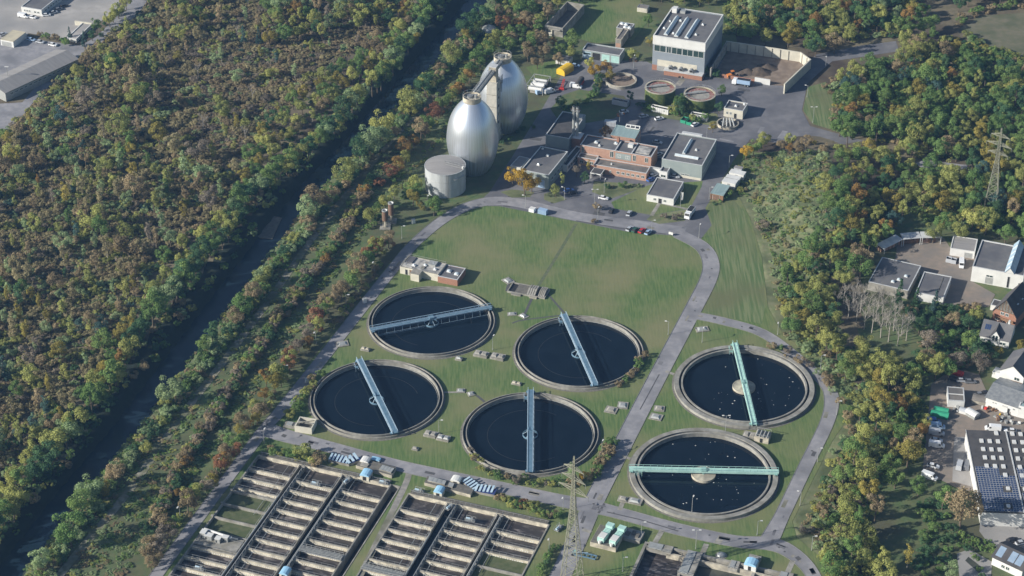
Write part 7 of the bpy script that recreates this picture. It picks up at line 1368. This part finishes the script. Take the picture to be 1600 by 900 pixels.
# explicit single trees: crown centre px, kind, leaf, scale, label
SINGLE = [((801, 272), 'broad', 'leaf_gold', .8, 'golden tree left of its bigger golden neighbour by the workshop'), ((820, 282), 'broad', 'leaf_gold', 1.06, 'larger golden tree in front of the workshop wall'), ((831, 283), 'broad', 'leaf_gold', .8, 'small orange-gold tree against the workshop wall'),
 ((868, 296), 'broad', 'leaf_olive', .55, 'small olive tree right of the workshop'), ((878, 278), 'slim', 'leaf_olive', .6, 'slender olive tree beside the workshop'), ((901, 264), 'broad', 'leaf_purple', .55, 'dark brownish tree on a pale stem before the office annex'), ((920, 257), 'slim', 'leaf_yellow', .55, 'yellow-green little tree before the office annex'), ((914, 276), 'broad', 'leaf_dark', .5, 'dark round tree left of the entrance canopy'),
 ((946, 206), 'broad', 'leaf_orange', .62, 'orange and green tree behind the laboratory corner'), ((877, 158), 'broad', 'leaf_green', .6, 'green tree alone beside the digester road'), ((929, 108), 'broad', 'leaf_gold', .72, 'yellowish tree above the red container'), ((948, 104), 'broad', 'leaf_orange', .66, 'orange-brown tree in front of the garage doors'), ((937, 122), 'shrub', 'leaf_dark', 1.3, 'dark bush under the yellowish tree by the low round tank'),
 ((896, 62), 'broad', 'leaf_green', .95, 'big round green tree left of the garage building'), ((845, 55), 'broad', 'leaf_brown', .85, 'brown tree left of the storm basin'), ((864, 64), 'broad', 'leaf_orange', .5, 'small orange tree in front of the storm basin'), ((989, 85), 'broad', 'leaf_olive', .6, 'olive tree right of the garage building'), ((1016, 62), 'broad', 'leaf_yellow', .5, 'yellow tree at the left wall of the tall hall'), ((1013, 30), 'broad', 'leaf_green', .6, 'green tree beside the garden hut'),
 ((1056, 165), 'broad', 'leaf_olive', .55, 'olive tree between the two ivy tanks'), ((985, 150), 'tall', 'leaf_dark', .55, 'dark tree below the low round tank'), ((1114, 197), 'broad', 'leaf_yellow', .5, 'yellow-green tree behind the workshop hall'), ((1128, 140), 'broad', 'leaf_green', .5, 'green tree right of the ivy tanks'), ((1124, 168), 'broad', 'leaf_dark', .5, 'dark tree left of the control house'), ((1098, 108), 'shrub', 'leaf_green', 1.3, 'round green bush before the sludge yard'), ((1119, 112), 'shrub', 'leaf_dark', 1.2, 'dark round bush at the corner of tall hall and sludge yard'),
 ((1166, 235), 'broad', 'leaf_gold', .68, 'yellow tree on the grass right of the workshop hall'), ((1178, 228), 'broad', 'leaf_green', .7, 'green tree right of the yellow one by the workshop hall'), ((1188, 224), 'broad', 'leaf_olive', .62, 'olive tree at the right of the trio by the workshop hall'), ((1234, 230), 'broad', 'leaf_orange', .5, 'small orange-brown tree below the big yard'), ((1285, 245), 'broad', 'leaf_sage', .62, 'pale green tree at the top of the mound'),
 ((1191, 352), 'shrub', 'leaf_purple', 1.4, 'grey-purple bush on the scrubby slope'), ((912, 742), 'broad', 'leaf_gold', .4, 'small bright yellow tree behind the near pylon'), ((893, 735), 'slim', 'leaf_sage', .75, 'pale slender tree directly behind the near pylon'), ((930, 345), 'bush', 'leaf_brown', 1.1, 'brownish bush at the top of the lawn path'), ((932, 322), 'shrub', 'leaf_brown', .9, 'brown flat bush in the visitor car park bed'), ((940, 268), 'shrub', 'leaf_dark', .7, 'dark bush below the entrance canopy'),
 ((452, 645), 'shrub', 'leaf_olive', 1.2, 'olive bush at the corner pit building'), ((500, 712), 'shrub', 'leaf_brown', 1.3, 'round brown bush left of the slatted cover'), ((472, 703), 'shrub', 'leaf_olive', 1.5, 'large olive bush above the left basins'), ((1010, 553), 'shrub', 'leaf_brown', .8, 'bush at the right rim of the tank beside the main road'),
 ((415, 585), 'tall', 'leaf_orange', .72, 'orange upright tree left of the access road, the tallest there'), ((281, 768), 'broad', 'leaf_orange', .42, 'small bright orange tree left of the basins road'), ((330, 515), 'tall', 'leaf_dark', .95, 'large dark tree alone on the towpath bank of the canal'), ((165, 760), 'slim', 'leaf_yellow', .8, 'yellow slender tree on the right bank, lower left'), ((62, 872), 'broad', 'leaf_sage', .8, 'big grey-green tree at the lower left end of the bank'), ((408, 430), 'broad', 'leaf_sage', .65, 'grey-green tree on the right canal bank above the dark one'), ((540, 270), 'broad', 'leaf_dark', .7, 'dark rounded tree on the right bank near the middle'), ((632, 228), 'broad', 'leaf_orange', .85, 'orange tree beside the towpath left of the gas holder'), ((592, 283), 'shrub', 'leaf_russet', 1.3, 'red bush left of the flare stacks'), ((200, 545), 'shrub', 'leaf_russet', 1.2, 'bright red bush in the row across the canal'), ((732, 50), 'broad', 'leaf_yellow', .75, 'yellow tree beside the white tent'),
 ((1407, 452), 'conifer', 'leaf_dark', .95, 'dark spruce before the wide grey depot'), ((1433, 463), 'conifer', 'leaf_dark', .8, 'smaller spruce between the two grey depots'), ((1462, 468), 'conifer', 'leaf_blue', .85, 'bluish conifer before the lower grey shed'), ((1525, 492), 'broad', 'leaf_olive', .75, 'olive tree left of the timbered house'), ((1598, 538), 'shrub', 'leaf_yellow', 1.1, 'yellow bush below the white house'), ((1560, 545), 'shrub', 'leaf_yellow', 1.0, 'yellow bush before the glazed dormer'),
 ((1505, 790), 'broad', 'leaf_brown', 1.45, 'huge brown thinning tree below the parking yard'), ((1475, 775), 'broad', 'leaf_green', .85, 'green tree left of the huge brown one'), ((1436, 757), 'broad', 'leaf_green', .75, 'round green tree just below the large white van'), ((1404, 660), 'broad', 'leaf_yellow', .0, ''), ((1443, 668), 'broad', 'leaf_orange', .55, 'orange tree beside the left row of vans'), ((1420, 705), 'broad', 'leaf_yellow', 1.0, 'big yellow tree at the edge above the small white car'), ((1400, 745), 'broad', 'leaf_green', .75, 'round green tree left of the dark meadow'), ((1370, 785), 'tall', 'leaf_brown', 1.0, 'tall grey-brown tree in front of the dark meadow'), ((1420, 865), 'slim', 'leaf_yellow', .8, 'slender yellow tree at the lower edge of the dark meadow'), ((1487, 890), 'broad', 'leaf_sage', .6, 'pale tree left of the pool'), ((1375, 588), 'broad', 'leaf_yellow', .9, 'broad yellow tree below the bare grey trees'),
 ((1345, 335), 'broad', 'leaf_orange', .7, 'orange-yellow tree at the lower edge of the mound'), ((1330, 345), 'broad', 'leaf_yellow', .85, 'round yellow tree on the lower mound beside the orange one'), ((1398, 340), 'broad', 'leaf_blue', .75, 'bluish round tree alone at the dark meadow by the mound'), ((1495, 640), 'bush', 'leaf_green', .0, ''),
 ((108, 50), 'conifer', 'leaf_blue', .55, 'small spruce at the upper left yard, left one'), ((131, 58), 'conifer', 'leaf_blue', .65, 'small spruce at the upper left yard, right one'), ((150, 35), 'tall', 'leaf_green', .75, 'grey-green tree at the loading ramp'), ((164, 28), 'conifer', 'leaf_dark', .55, 'dark conifer behind the loading ramp'), ((185, 12), 'conifer', 'leaf_dark', .6, 'dark conifer at the far corner of the upper left yard'), ((380, 52), 'conifer', 'leaf_blue', .8, 'dark bluish conifer on the brown heath, left of two'), ((404, 53), 'conifer', 'leaf_blue', .75, 'dark bluish conifer on the brown heath, right of two')]
for i, (px, k, lf, s, lb) in enumerate(SINGLE):
    if s <= 0: continue
    h = HGT[k]*s*.6; p = G2(*px, h); p = G2(*px, h+tz(p.x, p.y)); put(p.x, p.y, KR[k]*s*1.4)
    if k == 'conifer': sc = (s, s, s)
    else: sc = (s, s, s*rng.uniform(.92, 1.06))
    plant(p.x, p.y, k, lf, sc, rng.uniform(0, 6), lb, None, seed=i)
for i, (px, s) in enumerate([((1318, 455), .62), ((1332, 462), .72), ((1344, 468), .8), ((1356, 476), .8), ((1368, 482), .75), ((1378, 470), .7), ((1396, 497), .9), ((1408, 505), .8), ((1350, 455), .62), ((1336, 448), .6), ((1385, 490), .6), ((1325, 478), .7), ((1338, 486), .75), ((1350, 494), .8), ((1362, 500), .85), ((1376, 507), .9), ((1388, 514), .85), ((1402, 520), .8), ((1416, 512), .8), ((1308, 462), .6), ((1372, 460), .7), ((1390, 472), .7)]):
    p = G2(px[0], px[1]+20, 0); put(p.x, p.y, 5); plant(p.x, p.y, 'bare', None, (s*1.15, s*1.15, s*1.25), i*1.1, 'pale grey leafless tree in the bare clump left of the spruces', 'bare trees left of the spruces', seed=i)
# scatter the zones
NOGO = [[(1300, 470), (1400, 465), (1435, 530), (1425, 575), (1375, 570), (1310, 520)], [(1500, 45), (1530, 25), (1600, 20), (1660, 40), (1660, 90), (1590, 88), (1540, 70)], [(1425, 262), (1435, 250), (1520, 256), (1512, 272), (1440, 270)], [(1340, 60), (1410, 60), (1410, 88), (1345, 88)]]
for (poly, spc, kinds, cols, s0, s1, text, jit, dens) in ZONES:
    Pw = [G2(*q, 5) for q in poly]; x0, x1 = min(p.x for p in Pw), max(p.x for p in Pw); y0, y1 = min(p.y for p in Pw), max(p.y for p in Pw)
    for _ in range(int((x1-x0)*(y1-y0)/(spc*spc)*2.2)):
        x, y = rng.uniform(x0, x1), rng.uniform(y0, y1); kd = pickn(kinds, x, y, 16, 7.3, .3); s = min(s1*1.12, max(s0*.75, (s0+s1)/2+(s1-s0)*.75*(mnoise.noise(Vector((x/14, y/14, 3.1)))+rng.gauss(0, .35))))
        cx_, cy_ = crownpx(x, y, kd, s)
        if not inpoly(cx_, cy_, poly): continue
        gx, gy = PJ(x, y, 0)
        if any(inpoly(gx, gy, n_) for n_ in NOGO): continue
        r = spc*(.55+.45*s) 
        if dens < 1 and rng.random() > dens: continue
        if not free(x, y, r): continue
        put(x, y, r); PTS.append((x, y, kd, pickn(cols, x, y), s, text))
# single out the largest in the picture, the rest becomes the wood
def seen(p):
    cx_, cy_ = crownpx(p[0], p[1], p[2], p[4]); return -20 < cx_ < 1620 and -20 < cy_ < 915
def psize(p): return KR[p[2]]*p[4]/Vector((p[0], p[1], CAMH)).length
vis = [p for p in PTS if seen(p)]
quota = {'broadleaf_tree': 245, 'slender_tree': 60, 'shrub': 200, 'small_bush': 50, 'bare_tree': 8}
vis.sort(key=psize, reverse=True); rest = []; cnt = {}
sel = set()
for p in vis:
    k = TKN[p[2]]
    if cnt.get(k, 0) < quota.get(k, 0): cnt[k] = cnt.get(k, 0)+1; sel.add(id(p))
for i, p in enumerate(PTS):
    if id(p) in sel:
        x, y, kd, lf, s, text = p; nm = {'broadleaf_tree': 'tree', 'slender_tree': 'slender tree', 'shrub': 'shrub', 'small_bush': 'bush', 'bare_tree': 'bare tree'}[TKN[kd]]
        if kd == 'bare': lf = 'bare'
        lb = ('%s %s %s' % (CNAME[lf], nm, text)) if kd != 'bare' else 'leafless tree '+text
        plant(x, y, kd, lf, (s*rng.uniform(.9, 1.1), s*rng.uniform(.9, 1.1), s*rng.uniform(.88, 1.12)), rng.uniform(0, 6.28), lb, '%s %ss %s' % (CNAME.get(lf, 'leafless'), nm, text), seed=rng.randrange(100))
    else: rest.append(p)
print('trees', len(PTS), cnt, 'rest', len(rest))
# undergrowth points
def scatter(name, items, protos_, kind='stuff'):
    # items: (x, y, z, proto index, rot, scale); geometry nodes instances
    col = D.collections.new(name+'_kinds')
    for i, (me_, mt) in enumerate(protos_):
        o = D.objects.new('%s_kind_%03d' % (name, i), me_); col.objects.link(o)
        if mt: o.material_slots[0].link = 'OBJECT'; o.material_slots[0].material = M(mt)
    me = D.meshes.new(name); me.vertices.add(len(items)); me.vertices.foreach_set('co', np.array([q[:3] for q in items], np.float32).ravel())
    a = me.attributes.new('idx', 'INT', 'POINT'); a.data.foreach_set('value', np.array([q[3] for q in items], np.int32))
    a = me.attributes.new('rot', 'FLOAT_VECTOR', 'POINT'); a.data.foreach_set('vector', np.array([(0, 0, q[4]) for q in items], np.float32).ravel())
    a = me.attributes.new('scl', 'FLOAT_VECTOR', 'POINT'); a.data.foreach_set('vector', np.array([q[5] if isinstance(q[5], tuple) else (q[5],)*3 for q in items], np.float32).ravel())
    o = D.objects.new(name, me); C.objects.link(o); struct(o, kind)
    ng = D.node_groups.new(name, 'GeometryNodeTree'); ng.interface.new_socket('Geometry', in_out='INPUT', socket_type='NodeSocketGeometry'); ng.interface.new_socket('Geometry', in_out='OUTPUT', socket_type='NodeSocketGeometry')
    N = ng.nodes; L = ng.links; gi = N.new('NodeGroupInput'); go = N.new('NodeGroupOutput'); ip = N.new('GeometryNodeInstanceOnPoints'); ci = N.new('GeometryNodeCollectionInfo'); ci.inputs['Collection'].default_value = col; ci.inputs['Separate Children'].default_value = True
    def at(nm, ty): n = N.new('GeometryNodeInputNamedAttribute'); n.data_type = ty; n.inputs['Name'].default_value = nm; return n.outputs[0]
    L.new(gi.outputs[0], ip.inputs['Points']); L.new(ci.outputs[0], ip.inputs['Instance']); ip.inputs['Pick Instance'].default_value = True
    L.new(at('idx', 'INT'), ip.inputs['Instance Index']); e2r = N.new('FunctionNodeEulerToRotation'); L.new(at('rot', 'FLOAT_VECTOR'), e2r.inputs[0]); L.new(e2r.outputs[0], ip.inputs['Rotation']); L.new(at('scl', 'FLOAT_VECTOR'), ip.inputs['Scale'])
    L.new(ip.outputs[0], go.inputs[0]); md = o.modifiers.new('scatter', 'NODES'); md.node_group = ng; return o
LF = list(CNAME)
pr = []; pidx = {}
for kd in CR:
    for v, me in enumerate(CR[kd]):
        for lf in LF: pidx[(kd, v, lf)] = len(pr); pr.append((me, lf))
bi = len(pr); pr += [(m, None) for m in TK['bare']]; ti = len(pr); pr += [(TK['broad'][0], None), (TK['tall'][0], None), (TK['slim'][0], None)]
it = []
for x, y, kd, lf, s, text in rest:
    z = tz(x, y); rz = rng.uniform(0, 6.28); sc = (s*rng.uniform(.9, 1.1), s*rng.uniform(.9, 1.1), s*rng.uniform(.88, 1.12))
    if kd == 'bare': it.append((x, y, z, bi+rng.randrange(2), rz, sc)); continue
    it.append((x, y, z, pidx[(kd, rng.randrange(len(CR[kd])), lf)], rz, sc))
    if kd in ('broad', 'tall', 'slim'): it.append((x, y, z, ti+('broad', 'tall', 'slim').index(kd), rz, sc))
scatter('woods', it, pr)
ub = []; UZ = [(A_OUT, 1.95, BRN, W(bush=4, shrub=2), .5, 1.1), (A_BROWN, 1.85, W(leaf_tan=6, leaf_brown=3, leaf_purple=2.4, leaf_sage=1.6, leaf_olive=1.6), W(bush=4, shrub=1.2), .5, 1.0),
 ([(1140, 262), (1165, 245), (1190, 238), (1285, 240), (1310, 330), (1320, 400), (1290, 440), (1330, 470), (1300, 540), (1260, 550), (1222, 520), (1212, 470), (1200, 400), (1185, 360), (1175, 320), (1150, 300)], 2.0, W(leaf_sage=7, leaf_olive=3, leaf_green=3, leaf_tan=2.5), W(bush=7, shrub=1), .35, .85),
 (C1, 2.8, GR, W(bush=2, shrub=2), .6, 1.1), ([(1320, 115), (1280, 140), (1305, 150), (1300, 195), (1330, 200)], 2.2, W(leaf_brown=3, leaf_sage=2, leaf_green=2), W(shrub=2, bush=2), .6, 1.0),
 ([(1300, 200), (1320, 120), (1400, 90), (1480, 60), (1720, 90), (1720, 370), (1480, 360), (1420, 330), (1430, 240)], 3.4, GR, W(shrub=2), .6, 1.1), ([(1130, -60), (1460, -60), (1400, 70), (1130, 55)], 3.4, GR, W(shrub=2), .6, 1.1),
 ([(1270, 830), (1255, 820), (1290, 760), (1325, 690), (1350, 650), (1350, 700), (1310, 780), (1320, 920), (1300, 910)], 2.1, W(leaf_brown=3, leaf_sage=3, leaf_olive=2, leaf_purple=1), W(shrub=2, bush=2), .5, .95),
 ([(1225, 515), (1290, 555), (1345, 600), (1360, 650), (1335, 650), (1315, 600), (1270, 565)], 2.1, W(leaf_brown=2, leaf_sage=3, leaf_olive=2), W(shrub=1, bush=2), .5, .9),
 ([(1400, 480), (1530, 480), (1555, 560), (1480, 585), (1440, 590), (1380, 520), (1310, 470)], 2.8, W(leaf_dark=3, leaf_green=2, leaf_brown=2), W(shrub=2, bush=1), .6, 1.0),
 ([(1440, 770), (1490, 800), (1490, 850), (1470, 900), (1430, 900), (1440, 840)], 3.0, W(leaf_dark=3, leaf_green=2), W(bush=1, shrub=1), .6, 1.0)]
uo = {}
for poly, sp_, cols, kinds, s0, s1 in UZ:
    Pw = [G2(*q) for q in poly]; x0, x1 = min(p.x for p in Pw), max(p.x for p in Pw); y0, y1 = min(p.y for p in Pw), max(p.y for p in Pw)
    nx_ = int((x1-x0)/sp_)+1; ny_ = int((y1-y0)/sp_)+1
    for i in range(nx_):
        for j in range(ny_):
            x, y = x0+(i+rng.random())*sp_, y0+(j+rng.random())*sp_; gx, gy = PJ(x, y, 0)
            if rng.random() < .12 or not inpoly(gx, gy, poly) or any(inpoly(gx, gy, n_) for n_ in NOGO): continue
            if not (-60 < gx < 1660 and -30 < gy < 960): continue
            kd = pick(kinds); s = rng.uniform(s0, s1); ub.append((x, y, tz(x, y)-.1, pidx[(kd, rng.randrange(3), pickn(cols, x, y, 15, 2.2, .14))], rng.uniform(0, 6.28), (s*1.2, s*1.2, s*rng.uniform(.65, 1.05))))
# rough herbs on the banks and strips between canal and road
def inroad(x, y):
    for L, Rr, px, w, k, z in ROADW:
        for i in range(0, len(L)-1):
            c_ = (L[i]+Rr[i+1])/2
            if (c_.x-x)**2+(c_.y-y)**2 < (9 if not isinstance(w, (list, tuple)) else 15): return True
    return False
for _ in range(5200):
    gx, gy = rng.uniform(-40, 740), rng.uniform(-30, 930); p = G2(gx, gy); d = float(bank_dist(np.array([p.x]), np.array([p.y]))[0])
    if not (14.2 < d < 40): continue
    s = rng.uniform(.6, 1.15) if d < 32 else rng.uniform(.5, .9); ub.append((p.x, p.y, tz(p.x, p.y)-.1, pidx[('shrub' if rng.random() < .6 else 'bush', rng.randrange(3), pickn(W(leaf_dark=4, leaf_green=3, leaf_sage=1, leaf_olive=1.5, leaf_brown=1.5), p.x, p.y, 12))], rng.uniform(0, 6.28), (s, s, s*rng.uniform(.8, 1.2))))
k = 0
while k < 5200:
    gx, gy = rng.uniform(40, 800), rng.uniform(0, 900); p = G2(gx, gy); d = float(bank_dist(np.array([p.x]), np.array([p.y]))[0])
    if not (-30 < d < 3.5): k += .05; continue
    k += 1
    if inroad(p.x, p.y) or (rng.random() < .6 and -26 < d < -15): continue
    s = rng.uniform(.3, .8); ub.append((p.x, p.y, tz(p.x, p.y)-.15, pidx[('bush', rng.randrange(3), pick(W(leaf_green=3, leaf_sage=4, leaf_brown=1.5, leaf_olive=2)))], rng.uniform(0, 6.28), (s*1.5, s*1.5, s*.75)))
print('undergrowth', len(ub)); scatter('undergrowth', ub, pr)
# ------------------------------------------------------------------ haze
mb = MB(); mb.box(-900, 900, -80, 1300, -9, 470, 'dark'); o = mb.build('haze'); o.data.materials.clear()
hm = D.materials.new('haze'); hm.use_nodes = True; nt = hm.node_tree; nt.nodes.remove(nt.nodes['Principled BSDF'])
pv = nt.nodes.new('ShaderNodeVolumePrincipled'); pv.inputs['Color'].default_value = (.27, .54, 1, 1); pv.inputs['Density'].default_value = .00008; pv.inputs['Anisotropy'].default_value = .2
nt.links.new(pv.outputs[0], nt.nodes['Material Output'].inputs['Volume']); o.data.materials.append(hm); struct(o, 'stuff')
S.cycles.volume_bounces = 0; S.cycles.max_bounces = 6; S.cycles.diffuse_bounces = 2; S.cycles.glossy_bounces = 2
